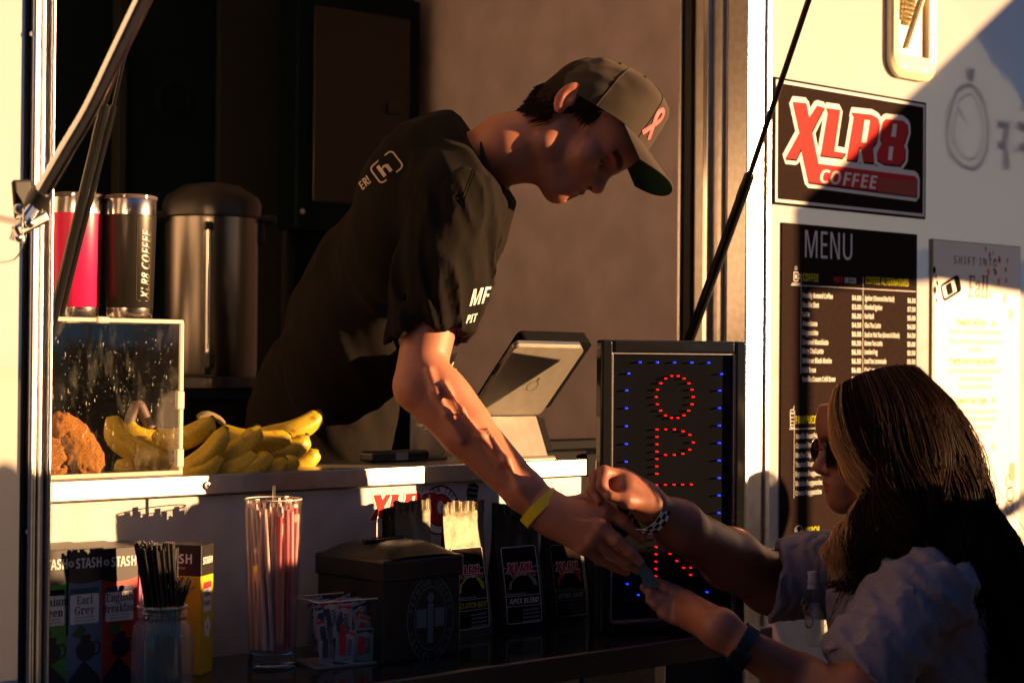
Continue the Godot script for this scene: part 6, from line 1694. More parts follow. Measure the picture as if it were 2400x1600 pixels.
# band round a limb: axis a, radius r, width w; cells > 0 makes it of two alternating colours
func band(t: Node3D, called: String, c: Vector3, axis: Vector3, r: float, w: float, m1: Material, m2: Material = null, squash := 1.0) -> void:
	var a := axis.normalized()
	var x := a.cross(V3).normalized(); var y := a.cross(x)
	var n := 44
	var m := [MB.new(), MB.new(), MB.new()]
	for k in n:
		var a0 := TAU * k / n; var a1 := TAU * (k + 1) / n
		var d0 := x * cos(a0) + y * sin(a0) * squash; var d1 := x * cos(a1) + y * sin(a1) * squash
		var rows := 3 if m2 else 1
		for q in rows:
			var w0: float = -w / 2 + w * q / rows; var w1: float = -w / 2 + w * (q + 1) / rows
			var which := 0 if m2 == null else (k / 2 + q) % 2
			var mb: MB = m[which]
			mb.face(c + d0 * r + a * w0, c + d1 * r + a * w0, c + d1 * r + a * w1, c + d0 * r + a * w1)
		for e in [-0.5, 0.5]:
			(m[0] as MB).face(c + d0 * r + a * w * e, c + d1 * r + a * w * e, c + d1 * (r - 0.001) + a * w * e, c + d0 * (r - 0.001) + a * w * e)
	obj(called, m[0], m1, t)
	if m2: obj(called + "_check", m[1], m2, t)

func make_man() -> void:
	var t := thing("person", "man in black t-shirt and flat brimmed cap leaning out of the window", "person", Vector3.ZERO)
	var S := -V3
	# head: looks steeply down to the right, turned a little to the camera
	var f0 := R3 * 0.574 - U3 * 0.819
	var u0 := R3 * 0.819 + U3 * 0.574
	var F := (f0 * cos(0.14) + S * sin(0.14)).normalized()
	var up := (u0 - S * 0.14); up = (up - F * up.dot(F)).normalized()
	var hb := Basis(F, up, F.cross(up))
	var h := Transform3D(hb * 1.06, Vector3(2.2376, 2.0831, 0.3199) + V3 * 0.078)
	var skin := Color(0.60, 0.255, 0.16)
	var head := Sdf.new(); head.grow = 1.0
	head_prims(head, h)
	var nb: Vector3 = Vector3(2.1888, 1.9897, 0.1359)
	head.cone(h * Vector3(0.018, -0.045, 0), h * Vector3(-0.008, -0.125, 0), 0.057, 0.058, 0.03)
	head.cone(h * Vector3(-0.008, -0.125, 0), nb, 0.058, 0.070, 0.03)
	head.cone(h * Vector3(0.075, -0.085, 0), h * Vector3(0.035, -0.125, 0), 0.02, 0.030, 0.03)
	head.cone(h * Vector3(-0.005, -0.03, 0.045), nb + R3 * 0.03 - U3 * 0.02 + S * 0.015, 0.012, 0.014, 0.02)
	head.cut(nb - h * Vector3(0, -0.12, 0), nb - R3 * 0.015, 0.002)
	head.cut(hb.y, h * Vector3(0, 0.062, 0), 0.002)
	head.tone = head_tone(h, skin, Color(0.40, 0.12, 0.085), Color(0.035, 0.018, 0.010), 0.22)
	var body := MB.new()
	raise(head, body, 0.003)
	# near arm and hand
	var arm := Sdf.new(); arm.grow = 1.06
	arm.cone(Vector3(2.054, 1.8924, 0.214), Vector3(1.9534, 1.5582, 0.234), 0.053, 0.043, 0.015)
	arm.ball(Vector3(1.9547, 1.5503, 0.235), 0.040, 0.012)
	arm.cone(Vector3(1.9565, 1.5503, 0.2366), Vector3(2.0094, 1.476, 0.3022), 0.043, 0.046, 0.012)
	arm.cone(Vector3(2.0094, 1.476, 0.3022), Vector3(2.0753, 1.3657, 0.3928), 0.0455, 0.034, 0.012)
	arm.cone(Vector3(2.0753, 1.3657, 0.3928), Vector3(2.0965, 1.3324, 0.4247), 0.0335, 0.030, 0.015)
	arm.egg(Vector3(1.9858, 1.543, 0.2827), Vector3(0.085, 0.036, 0.036), 0.015, 0, Basis(R3, U3, V3).rotated(V3, 0.86))
	for q in [[Vector3(1.9529, 1.5594, 0.3109), Vector3(1.9679, 1.5132, 0.3426), Vector3(1.9942, 1.4669, 0.3661), Vector3(2.0213, 1.4206, 0.3889)], [Vector3(2.0069, 1.4784, 0.369), Vector3(2.0266, 1.4249, 0.4004), Vector3(2.0449, 1.3746, 0.4155), Vector3(2.063, 1.3361, 0.4306)], [Vector3(1.9372, 1.5825, 0.2864), Vector3(1.9428, 1.5436, 0.2988), Vector3(1.9534, 1.5049, 0.3173), Vector3(1.9726, 1.4585, 0.3375)]]:
		chain(arm, q, [0.0014, 0.0020, 0.0020, 0.0014], 0.016)
	var w: Vector3 = Vector3(2.1001, 1.3309, 0.4277)
	var mcp := [Vector3(2.1597, 1.3355, 0.5144), Vector3(2.1457, 1.3086, 0.5159), Vector3(2.1354, 1.2868, 0.5067), Vector3(2.1313, 1.2693, 0.4888)]
	for k in 4: arm.cone(w, mcp[k], 0.0245, 0.0135, 0.022)
	arm.cone(Vector3(2.1104, 1.3107, 0.4364), Vector3(2.1462, 1.2837, 0.467), 0.024, 0.02, 0.02)
	for k in 4: arm.ball(mcp[k] + S * 0.002, 0.0125, 0.006)
	for k in 3: chain(arm, [w.lerp(mcp[k], 0.45) + S * 0.019, mcp[k] + S * 0.008], [0.0032, 0.0034], 0.007)
	chain(arm, [mcp[0], Vector3(2.184, 1.3164, 0.5351), Vector3(2.2092, 1.2962, 0.5429), Vector3(2.2263, 1.2812, 0.5435)], [0.0128, 0.0108, 0.0092, 0.0080], 0.007)
	chain(arm, [mcp[1], Vector3(2.1644, 1.2846, 0.5389), Vector3(2.1877, 1.2634, 0.5516), Vector3(2.2084, 1.2438, 0.5552)], [0.0128, 0.0110, 0.0094, 0.0080], 0.007)
	chain(arm, [mcp[2], Vector3(2.1696, 1.2621, 0.515), Vector3(2.2002, 1.2418, 0.5272), Vector3(2.2244, 1.2251, 0.5339)], [0.0122, 0.0102, 0.0088, 0.0076], 0.006)
	chain(arm, [mcp[3], Vector3(2.1684, 1.2455, 0.4928), Vector3(2.2005, 1.2297, 0.4992), Vector3(2.2241, 1.2184, 0.5054)], [0.011, 0.0092, 0.0080, 0.0070], 0.006)
	chain(arm, [Vector3(2.1266, 1.3368, 0.4299), Vector3(2.1834, 1.3453, 0.4441), Vector3(2.224, 1.3305, 0.4649), Vector3(2.2429, 1.3073, 0.4878)], [0.017, 0.014, 0.0115, 0.0095], 0.012)
	var nails := [Vector3(2.218, 1.2852, 0.5474), Vector3(2.1999, 1.2486, 0.5592)]
	arm.tone = func(p: Vector3) -> Color:
		var c := skin
		for q in nails:
			if p.distance_to(q) < 0.0075: c = c.lerp(Color(0.62, 0.36, 0.27), 0.8)
		for q in mcp:
			if p.distance_to(q) < 0.016: c = c.lerp(Color(0.46, 0.15, 0.10), 0.35)
		return c
	raise(arm, body, 0.0034)
	# far arm rests on the sill behind
	var far := Sdf.new(); far.grow = 1.06
	var fw: Vector3 = Vector3(2.3095, 1.2858, -0.5467)
	chain(far, [Vector3(2.2801, 1.9559, -0.1252), Vector3(2.3143, 1.6259, -0.4315), fw], [0.055, 0.044, 0.03], 0.02)
	for k in 4: chain(far, [fw, fw + R3 * (0.085 - k * 0.004) - U3 * 0.012 + V3 * (k - 1.5) * 0.02, fw + R3 * (0.155 - absf(k - 1.2) * 0.012) - U3 * 0.022 + V3 * (k - 1.5) * 0.026], [0.024, 0.0125, 0.0078], 0.012)
	chain(far, [fw, fw + R3 * 0.045 - V3 * 0.05 - U3 * 0.012, fw + R3 * 0.085 - V3 * 0.062 - U3 * 0.02], [0.02, 0.0125, 0.0085], 0.012)
	far.tone = func(_p: Vector3) -> Color: return skin
	raise(far, body, 0.006)
	obj("body", body, mats.skin, t)
	make_man_clothes(t, h, nb)

func make_man_clothes(t: Node3D, h: Transform3D, nb: Vector3) -> void:
	var S := -V3
	var fn := FastNoiseLite.new(); fn.seed = 21; fn.frequency = 1.0; fn.fractal_octaves = 2
	var sh := Sdf.new(); sh.grow = 1.06
	# torso leaning from hips to collar
	sh.cone(Vector3(2.1818, 1.9808, 0.1017), Vector3(2.1567, 1.9448, 0.0373), 0.078, 0.115, 0.06)
	sh.egg(Vector3(2.1363, 1.8978, 0.0049), Vector3(0.128, 0.20, 0.175), 0.06, 0, Basis(R3, U3, V3).rotated(V3, 0.46))
	sh.egg(Vector3(2.2002, 1.7176, -0.2587), Vector3(0.148, 0.26, 0.180), 0.08, 0, Basis(R3, U3, V3).rotated(V3, 0.46))
	sh.egg(Vector3(2.2985, 1.4954, -0.5657), Vector3(0.160, 0.22, 0.175), 0.08, 0, Basis(R3, U3, V3).rotated(V3, 0.36))
	sh.egg(Vector3(2.3474, 1.2778, -0.6452), Vector3(0.170, 0.2, 0.17), 0.08, 0, Basis(R3, U3, V3))
	sh.cone(Vector3(2.1424, 1.9505, 0.1232), Vector3(2.0709, 1.9066, 0.2008), 0.075, 0.078, 0.05)
	sh.cone(Vector3(2.2161, 1.9612, -0.0092), Vector3(2.2703, 1.9536, -0.1026), 0.075, 0.076, 0.05)
	sh.cone(Vector3(2.0709, 1.9066, 0.2008), Vector3(2.0252, 1.7686, 0.2152), 0.080, 0.074, 0.04)
	sh.cone(Vector3(2.1988, 1.9208, 0.1155), Vector3(2.1736, 1.8291, 0.1203), 0.050, 0.055, 0.06)
	sh.cut(Vector3(2.2879, 2.0954, 0.2514) - nb, nb + R3 * 0.004 + U3 * 0.003, 0.006)
	sh.disp_max = 0.016
	sh.disp = func(p: Vector3) -> float:
		var a := p.dot(R3); var b := p.dot(U3); var c := p.dot(V3)
		var n1 := fn.get_noise_3d(a * 7.0 + b * 4.0, b * 1.6 - a * 1.2, c * 5.0)
		var n2 := fn.get_noise_3d(a * 14.0 + 9.0 + b * 6.0, b * 3.0 - a * 3.0, c * 9.0)
		return -(1.0 - absf(n1) * 2.2) * 0.0065 - n2 * 0.003 + 0.003
	var m := MB.new()
	raise(sh, m, 0.0085)
	# near sleeve, open at the hem
	var sl := Sdf.new(); sl.grow = 1.06
	sl.cone(Vector3(2.0587, 1.8929, 0.2109), Vector3(2.0139, 1.7519, 0.2192), 0.082, 0.078, 0.04)
	sl.cone(Vector3(2.0139, 1.7519, 0.2192), Vector3(1.9728, 1.622, 0.2237), 0.078, 0.066, 0.03)
	sl.cone(Vector3(2.0858, 1.8199, 0.2265), Vector3(2.014, 1.6667, 0.246), 0.034, 0.030, 0.05)
	sl.disp_max = 0.016
	sl.disp = func(p: Vector3) -> float:
		var a := p.dot(R3); var b := p.dot(U3); var c := p.dot(V3)
		var n1 := fn.get_noise_3d(a * 12.0 + b * 2.5 + 40.0, b * 2.2 + a * 1.0, c * 9.0)
		var n2 := fn.get_noise_3d(a * 20.0 - b * 7.0, b * 5.0 + 20.0, c * 14.0)
		return -(1.0 - absf(n1) * 2.4) * 0.010 - n2 * 0.003 + 0.004
	var ad: Vector3 = (Vector3(1.9568, 1.5742, 0.2372) - Vector3(2.0139, 1.7519, 0.2192)).normalized()
	var hem: Vector3 = Vector3(1.9828, 1.6382, 0.2186)
	var hn := (ad + R3 * 0.30).normalized()
	sl.cone(hem + ad * 0.05, hem - ad * 0.06, 0.062, 0.058, 0.004, 1)
	sl.cut(hn, hem, 0.003)
	raise(sl, m, 0.0065)
	obj("t_shirt", m, mats.cloth_black, t)
	# far sleeve
	var fs := Sdf.new(); fs.grow = 1.06; fs.cone(Vector3(2.2801, 1.9559, -0.1252), Vector3(2.3065, 1.7551, -0.3172), 0.078, 0.070, 0.03); fs.cut(Vector3(2.3143, 1.6259, -0.4315) - Vector3(2.2801, 1.9559, -0.1252), Vector3(2.3079, 1.7599, -0.3159))
	obj("sleeve", raise(fs, MB.new(), 0.010), mats.cloth_black, t)
	# collar rib
	var ring := []
	var ca: Vector3 = Vector3(2.1891, 2.0614, 0.1373); var cb: Vector3 = Vector3(2.2024, 1.9197, 0.1747)
	var cc := (ca + cb) / 2 ; var ax := (ca - cb) / 2
	for k in 37:
		var a := TAU * k / 36.0
		ring.append(cc + ax * cos(a) + (S * 0.080 - R3 * 0.008 + R3 * 0.012 * cos(a * 2)) * sin(a) )
	obj("collar", MB.new().tube(ring, 0.010, 8, false, 0.45, R3), mats.cloth_collar, t)
	# shoulder seam
	var seam := MB.new()
	for o in [0.0, 6.0]:
		var pth := spline([Vector3(2.107, 1.9974, 0.2334), Vector3(2.0939, 1.9521, 0.2215), Vector3(2.0833, 1.9109, 0.2116), Vector3(2.0617, 1.8761, 0.2204)], 8).map(func(p): return p + R3 * o * 0.0008)
		seam.tube(pth, 0.0014, 5)
	lay_on(seam, sl, V3)
	obj("seam", seam, mats.cloth_black, t)
	# prints on the back and chest
	var pm := mat("shirt_print", Color(0.46, 0.36, 0.28), 0.7)
	var b := Basis((R3 * 0.80 + U3 * 0.60).normalized(), (U3 * 0.80 - R3 * 0.60).normalized(), S)
	var pr := MB.new()
	var po: Vector3 = Vector3(1.9694, 1.9738, 0.1139)
	text(pr, "h", po + b.x * -0.012 + b.y * -0.012, b, 0.026, 1.3, 1, "Droid Sans", true)
	var ol := rect(-0.036, -0.021, 0.022, 0.026, 0.010, 5)
	pr.ring(ol, 0.0032, po, b)
	lay_on(pr, sh, V3)
	var pw := MB.new()
	text(pw, "ER!", Vector3(1.9278, 1.9298, 0.0772), Basis((R3 * 0.82 + U3 * 0.57).normalized(), (U3 * 0.82 - R3 * 0.57).normalized(), S), 0.020, 0.62, 0, "Droid Sans", true)
	lay_on(pw, sh, V3)
	obj("back_print", pr, pm, t); obj("back_print", pw, pm, t)
	var cp := MB.new()
	var cbs := Basis((R3 * 0.88 + U3 * 0.2).normalized(), (U3 * 0.95 + R3 * 0.25).normalized(), S)
	text(cp, "MF", Vector3(2.0224, 1.7005, 0.2959), cbs, 0.032, 0.55, 0, "Droid Sans", true)
	text(cp, "PIT", Vector3(2.018, 1.6686, 0.2917), cbs, 0.016, 0.55, 0, "Droid Sans", true)
	lay_on(cp, sl, V3)
	obj("chest_print", cp, mats.print_white, t)
	# trousers and shoes, inside the trailer
	var tr := Sdf.new(); tr.grow = 1.06
	var hip: Vector3 = Vector3(2.3603, 1.2657, -0.6638)
	for s in [-1.0, 1.0]:
		var a: Vector3 = hip + V3 * s * 0.09 - U3 * 0.05
		chain(tr, [a, Vector3(a.x - 0.02, 0.92, a.z - 0.04), Vector3(a.x - 0.08, 0.50, a.z - 0.08)], [0.12, 0.085, 0.065], 0.06)
	obj("trousers", raise(tr, MB.new(), 0.02), mats.black_matt, t)
	var shoe := MB.new()
	for s in [-1.0, 1.0]:
		var a: Vector3 = hip + V3 * s * 0.09
		shoe.ball(Vector3(a.x - 0.03, 0.465, a.z - 0.04), Vector3(0.14, 0.05, 0.05), Basis(Vector3.UP, -0.7))
	obj("shoes", shoe, mats.rubber, t)
	band(t, "wristband", Vector3(2.0926, 1.336, 0.4173), Vector3(2.1002, 1.3246, 0.4277) - Vector3(2.0753, 1.3657, 0.3928), 0.0425, 0.020, mat("band_yellow", Color(0.72, 0.58, 0.01), 0.4))
	make_cap(t, h)
	# hair below the cap: temple and nape
	var hr := MB.new()
	for k in 1300:
		var nape := k % 7 != 0
		var p0: Vector3; var d: Vector3
		var z := rng.randf_range(-0.076, 0.078)
		if nape:
			var v := rng.randf()
			p0 = Vector3(lerpf(-0.040, -0.062, v) + 0.10 * pow(absf(z) / 0.076, 2) * 0.55, lerpf(-0.052, 0.012, v), z * 0.96)
			d = Vector3(-0.12, -1.0, rng.randf_range(-0.12, 0.12))
		else:
			z = 0.074 + rng.randf() * 0.002
			p0 = Vector3(rng.randf_range(0.018, 0.055), rng.randf_range(0.012, 0.042), z - 0.001)
			d = Vector3(0.15, -1.0, 0.0)
		var l := rng.randf_range(0.018, 0.034) if nape else rng.randf_range(0.014, 0.026)
		var q := [h * p0, h * (p0 + d.normalized() * l * 0.5 + Vector3(-0.004 if nape else 0.0, 0, 0.001 * signf(z))), h * (p0 + d.normalized() * l + Vector3(-0.007 if nape else 0.002, 0, rng.randf_range(-0.004, 0.004)))]
		var sh2 := rng.randf_range(0.7, 1.3)
		hr.col = Color(0.020 * sh2, 0.011 * sh2, 0.007 * sh2)
		hr.tube(q, [0.0016, 0.0014, 0.0003], 4, false)
	var hb := Sdf.new(); hb.grow = 1.06
	hb.egg(h * Vector3(0.010, -0.004, 0), Vector3(0.072, 0.062, 0.072), 0.02, 0, h.basis)
	hb.egg(h * Vector3(0.036, 0.052, 0), Vector3(0.104, 0.086, 0.0785), 0.02, 0, h.basis)
	hb.cut(h.basis * Vector3(0.9, -0.65, 0), h * Vector3(0.028, 0.005, 0), 0.004)
	hb.tone = func(_p: Vector3) -> Color: return Color(0.016, 0.009, 0.006)
	raise(hb, hr, 0.008)
	obj("hair", hr, mats.hair, t)

func make_cap(t: Node3D, h: Transform3D) -> void:
	var S := -V3
	# cap axes: tilted up a little from the head's own
	var cf := (R3 * 0.81 - U3 * 0.59); cf = (cf * cos(0.14) + S * sin(0.14)).normalized()
	var cu := R3 * 0.59 + U3 * 0.81 - S * 0.15; cu = (cu - cf * cu.dot(cf)).normalized()
	var cb := Basis(cf, cu, cf.cross(cu))
	var o: Vector3 = Vector3(2.2523, 2.1031, 0.3329) + V3 * 0.082
	var c := Transform3D(cb, o + cf * 0.054 + cu * 0.002)
	var A := 0.113; var B := 0.092
	var fr := spline([Vector2(1.03, 0.0), Vector2(1.02, 0.30), Vector2(0.99, 0.62), Vector2(0.93, 0.88), Vector2(0.70, 1.02), Vector2(0.38, 1.10), Vector2(0.0, 1.13)], 5)
	var bk := spline([Vector2(1.05, -0.10), Vector2(1.03, 0.2), Vector2(0.95, 0.50), Vector2(0.79, 0.79), Vector2(0.52, 0.99), Vector2(0.26, 1.09), Vector2(0.0, 1.13)], 5)
	var H := 0.104
	var fn := FastNoiseLite.new(); fn.seed = 5; fn.frequency = 22.0
	var pos := func(a: float, k: int) -> Vector3:
		var w := smoothstep(-0.25, 0.75, cos(a))
		var pr: Vector2 = (bk[k] as Vector2).lerp(fr[k], w)
		var p := Vector3(cos(a) * A * pr.x, pr.y * H, -sin(a) * B * pr.x)
		var wr := fn.get_noise_3dv(p) * 0.006 * (1.0 - w * 0.8) * minf(1.0, k / 6.0)
		return c * (p + Vector3(p.x, 0, p.z).normalized() * wr if pr.x > 0.05 else p)
	var m := MB.new()
	var n := 72; var cnt := fr.size()
	for k in cnt:
		for s in n + 1: m.vert(pos.call(TAU * s / n, k), Vector3.ZERO, Vector2(s / float(n) * 8, k / 8.0))
	for k in cnt - 1:
		for s in n:
			var a := k * (n + 1) + s
			m.quad(a, a + 1, a + n + 2, a + n + 1)
	var cap := obj("cap_crown", m, mats.cap_grey, t)
	# seams, top button, eyelets
	var sm := MB.new()
	for a in [0.62, -0.62, 1.57, -1.57, 2.5, -2.5]:
		var pth := []
		for k in cnt: pth.append(pos.call(a, k) + c.basis.y * 0.0004)
		sm.tube(pth, 0.0016, 5, false)
	obj("seam", sm, mats.cap_grey, cap)
	obj("button", MB.new().ball(c * Vector3(0, H * 1.13, 0), Vector3(0.008, 0.004, 0.008), c.basis), mats.cap_grey, cap)
	for a in [-1.1, -2.0, 1.1]: obj("eyelet", MB.new().ball(pos.call(a, 20), Vector3(0.0035, 0.0035, 0.0035)), mats.cloth_collar, cap)
	# brim: flat with a slight droop at the sides
	var bt := MB.new(); var bu := MB.new()
	var nx := 10; var nz := 30
	var br := func(u: float, v: float) -> Vector3:        # u out from the crown, v across -1..1
		var a := v * 1.06
		var inn := Vector3(cos(a) * A * 0.99, 0.0, -sin(a) * B * 0.99)
		var out := Vector3(0.066 + 0.134 * pow(maxf(0.0, cos(a * 1.42)), 0.30), -0.004, -sin(a * 1.12) * B * 1.02)
		var p := inn.lerp(out, u)
		p.y -= 0.027 * u + 0.012 * v * v * u
		return p
	for q in nz + 1:
		for k in nx + 1:
			var p: Vector3 = br.call(k / float(nx), q / float(nz) * 2 - 1)
			bt.vert(c * (p + Vector3(0, 0.0018, 0))); bu.vert(c * (p - Vector3(0, 0.0018, 0)))
	for q in nz:
		for k in nx:
			var a := q * (nx + 1) + k
			bt.quad(a, a + nx + 1, a + nx + 2, a + 1); bu.quad(a, a + 1, a + nx + 2, a + nx + 1)
	var brim := obj("cap_brim", bt, mats.cap_grey, t)
	obj("brim_underside", bu, mats.cap_green, brim)
	var ed := []
	for q in nz + 1: ed.append(c * br.call(1.0, q / float(nz) * 2 - 1))
	obj("brim_edge", MB.new().tube(ed, 0.0024, 6), mats.cap_grey, brim)
	# pink looped ribbon stitched on the front
	var rb := MB.new()
	var rc := Vector2(-0.30, 0.52)                       # angle, height fraction on the crown
	var loop := [Vector2(-0.012, -0.034), Vector2(-0.002, -0.012), Vector2(0.009, 0.010), Vector2(0.010, 0.022), Vector2(0.003, 0.029), Vector2(-0.005, 0.024), Vector2(-0.006, 0.010), Vector2(0.003, -0.012), Vector2(0.014, -0.032)]
	var onf := func(q: Vector2) -> Vector3:
		var a := 0.50 - q.x / 0.10
		var y := 0.046 + q.y
		var best := 0
		for k in cnt:
			if (fr[k] as Vector2).y * H < y: best = k
		var f := clampf((y - fr[best].y * H) / maxf(0.001, (fr[mini(best + 1, cnt - 1)].y - fr[best].y) * H), 0, 1)
		var p: Vector3 = (pos.call(-a, best) as Vector3).lerp(pos.call(-a, mini(best + 1, cnt - 1)), f)
		return p + c.basis * (Vector3(cos(a), 0.1, sin(a)) * 0.0016)
	var lp := spline(loop, 6)
	for k in lp.size() - 1:
		var d: Vector2 = (lp[k + 1] - lp[k]).normalized(); var sd := Vector2(-d.y, d.x) * 0.0048
		rb.face(onf.call(lp[k] - sd), onf.call(lp[k + 1] - sd), onf.call(lp[k + 1] + sd), onf.call(lp[k] + sd))
	obj("ribbon_badge", rb, mats.ribbon_pink, cap)

func make_woman() -> void:
	var t := thing("person", "woman with long dark hair, blonde front lock, sunglasses and white shirt", "person", Vector3.ZERO)
	var S := -V3
	var f0 := (-R3 * 0.99 - U3 * 0.06 + S * 0.05).normalized()
	var up := (U3 - f0 * U3.dot(f0)).normalized()
	var g := 0.99
	var hb := Basis(f0, up, f0.cross(up))
	var h := Transform3D(hb * g, Vector3.ZERO)
	var tip: Vector3 = Vector3(2.5207, 1.4069, 0.6954)
	h.origin = tip - h.basis * Vector3(0.1585, -0.033, 0)
	var skin := Color(0.38, 0.15, 0.10)
	var head := Sdf.new()
	head_prims(head, h, 1.0, true)
	var nb: Vector3 = Vector3(2.6458, 1.2581, 0.7875)
	head.cone(h * Vector3(0.02, -0.05, 0), nb, 0.050, 0.055, 0.03)
	head.cut(-hb.x, h * Vector3(-0.004, 0, 0), 0.002)
	head.cut(hb.y, h * Vector3(0, 0.085, 0), 0.002)
	head.tone = head_tone(h, skin, Color(0.36, 0.09, 0.08), Color(0.03, 0.016, 0.010), 0.0)
	var body := MB.new()
	raise(head, body, 0.0032)
	# far arm reaching to the card, hand pinching it
	var a := Sdf.new(); a.grow = 1.05
	chain(a, [Vector3(2.7678, 1.1977, 0.6066), Vector3(2.6819, 1.1592, 0.4574)], [0.055, 0.055], 0.03)
	chain(a, [Vector3(2.6819, 1.1592, 0.4574), Vector3(2.5232, 1.2208, 0.4889), Vector3(2.3036, 1.303, 0.5588), Vector3(2.2297, 1.3408, 0.5626)], [0.056, 0.052, 0.040, 0.029], 0.03)
	var w: Vector3 = Vector3(2.2188, 1.3455, 0.5667)
	var pal: Vector3 = Vector3(2.1808, 1.3754, 0.5476)
	a.cone(w, pal, 0.027, 0.026, 0.02)
	a.cone(Vector3(2.2176, 1.364, 0.5525), Vector3(2.1861, 1.3925, 0.5256), 0.022, 0.018, 0.02)
	chain(a, [Vector3(2.1806, 1.3963, 0.5344), Vector3(2.143, 1.4051, 0.5287), Vector3(2.1263, 1.3826, 0.5408), Vector3(2.1305, 1.3663, 0.5509)], [0.0125, 0.0108, 0.0095, 0.0078], 0.006)
	chain(a, [Vector3(2.1933, 1.3903, 0.5183), Vector3(2.1537, 1.3953, 0.4976), Vector3(2.1383, 1.3714, 0.5039), Vector3(2.1373, 1.3526, 0.523)], [0.0125, 0.0108, 0.0095, 0.0078], 0.006)
	chain(a, [Vector3(2.2036, 1.3798, 0.5068), Vector3(2.1656, 1.3767, 0.4807), Vector3(2.1484, 1.3548, 0.4923), Vector3(2.1498, 1.3414, 0.5134)], [0.0118, 0.0100, 0.009, 0.0075], 0.006)
	chain(a, [Vector3(2.2132, 1.3689, 0.5016), Vector3(2.1789, 1.3556, 0.4784), Vector3(2.1662, 1.3396, 0.4873), Vector3(2.1663, 1.3316, 0.5075)], [0.0105, 0.0088, 0.008, 0.0068], 0.006)
	chain(a, [Vector3(2.1986, 1.3482, 0.5693), Vector3(2.1596, 1.3562, 0.5693), Vector3(2.1321, 1.3637, 0.5591)], [0.017, 0.0118, 0.0085], 0.010)
	a.tone = func(_p: Vector3) -> Color: return skin
	raise(a, body, 0.0036)
	# near arm, hand held open under the note
	var n := Sdf.new(); n.grow = 1.05
	var el: Vector3 = Vector3(2.3402, 1.0339, 0.9259)
	chain(n, [Vector3(2.5315, 1.2109, 0.9262), el], [0.060, 0.048], 0.03)
	chain(n, [el, Vector3(2.33, 1.0601, 0.8225), Vector3(2.2129, 1.1283, 0.7877), Vector3(2.1978, 1.1485, 0.762)], [0.044, 0.040, 0.028, 0.025], 0.012)
	var nw: Vector3 = Vector3(2.195, 1.1507, 0.7596)
	var mc := [Vector3(2.2766, 1.1804, 0.6017), Vector3(2.2653, 1.1663, 0.6051), Vector3(2.2604, 1.1523, 0.6142), Vector3(2.2639, 1.1377, 0.6236)]
	for k in 4: n.cone(nw, mc[k], 0.024, 0.0125, 0.02)
	chain(n, [mc[0], Vector3(2.2584, 1.196, 0.5728), Vector3(2.2478, 1.2045, 0.557), Vector3(2.2432, 1.2069, 0.5463)], [0.0118, 0.010, 0.0088, 0.0075], 0.006)
	chain(n, [mc[1], Vector3(2.2461, 1.177, 0.5752), Vector3(2.2343, 1.1871, 0.5584), Vector3(2.2278, 1.1956, 0.5463)], [0.0118, 0.010, 0.0088, 0.0075], 0.006)
	chain(n, [mc[2], Vector3(2.2443, 1.1583, 0.5868), Vector3(2.2338, 1.1667, 0.5711), Vector3(2.2279, 1.1737, 0.5594)], [0.0112, 0.0096, 0.0084, 0.0072], 0.006)
	chain(n, [mc[3], Vector3(2.2488, 1.1429, 0.604), Vector3(2.2407, 1.1482, 0.5904), Vector3(2.2362, 1.152, 0.5797)], [0.0100, 0.0086, 0.0076, 0.0066], 0.006)
	chain(n, [Vector3(2.2194, 1.165, 0.7122), Vector3(2.3049, 1.1717, 0.5858), Vector3(2.2987, 1.1892, 0.5537)], [0.017, 0.0125, 0.009], 0.010)
	n.tone = func(_p: Vector3) -> Color: return skin * 0.95
	raise(n, body, 0.004)
	obj("body", body, mats.skin, t)
	# shirt
	var fn := FastNoiseLite.new(); fn.seed = 33; fn.frequency = 1.0; fn.fractal_octaves = 2
	var wr := func(p: Vector3) -> float:
		var x := p.dot(R3); var y := p.dot(U3); var z := p.dot(V3)
		var n1 := fn.get_noise_3d(x * 11.0 + y * 9.0, y * 2.2 - x * 4.0, z * 7.0)
		var n2 := fn.get_noise_3d(x * 13.0 - y * 9.0 + 7.0, y * 5.0, z * 9.0)
		return -(1.0 - absf(n1) * 2.6) * 0.0105 - n2 * 0.003 + 0.005
	var sh := Sdf.new(); sh.grow = 1.05
	sh.cone(Vector3(2.646, 1.2477, 0.7875), Vector3(2.6545, 1.2036, 0.7942), 0.070, 0.12, 0.05)
	sh.cone(Vector3(2.5814, 1.223, 0.8715), Vector3(2.5432, 1.2134, 0.9223), 0.072, 0.075, 0.05)
	sh.cone(Vector3(2.7161, 1.1988, 0.6932), Vector3(2.737, 1.1905, 0.6411), 0.070, 0.070, 0.05)
	sh.egg(Vector3(2.6678, 1.1154, 0.8044), Vector3(0.135, 0.20, 0.185), 0.06, 0, Basis(R3, U3, V3))
	sh.egg(Vector3(2.6795, 0.9227, 0.8116), Vector3(0.145, 0.24, 0.18), 0.06, 0, Basis(R3, U3, V3))
	sh.cone(Vector3(2.5432, 1.2134, 0.9223), Vector3(2.4182, 1.1071, 0.9106), 0.076, 0.080, 0.04)
	sh.disp = wr; sh.disp_max = 0.016
	sh.cut(U3, nb + U3 * 0.004, 0.01)
	var sm := MB.new()
	raise(sh, sm, 0.010)
	var ns := Sdf.new(); ns.grow = 1.05
	ns.cone(Vector3(2.5406, 1.2118, 0.9269), Vector3(2.421, 1.1109, 0.9131), 0.071, 0.073, 0.03)
	ns.cone(Vector3(2.421, 1.1109, 0.9131), Vector3(2.3516, 1.0407, 0.9078), 0.073, 0.070, 0.03)
	ns.disp = wr; ns.disp_max = 0.016
	var nd: Vector3 = Vector3(2.3402, 1.0339, 0.9259) - Vector3(2.5315, 1.2109, 0.9262)
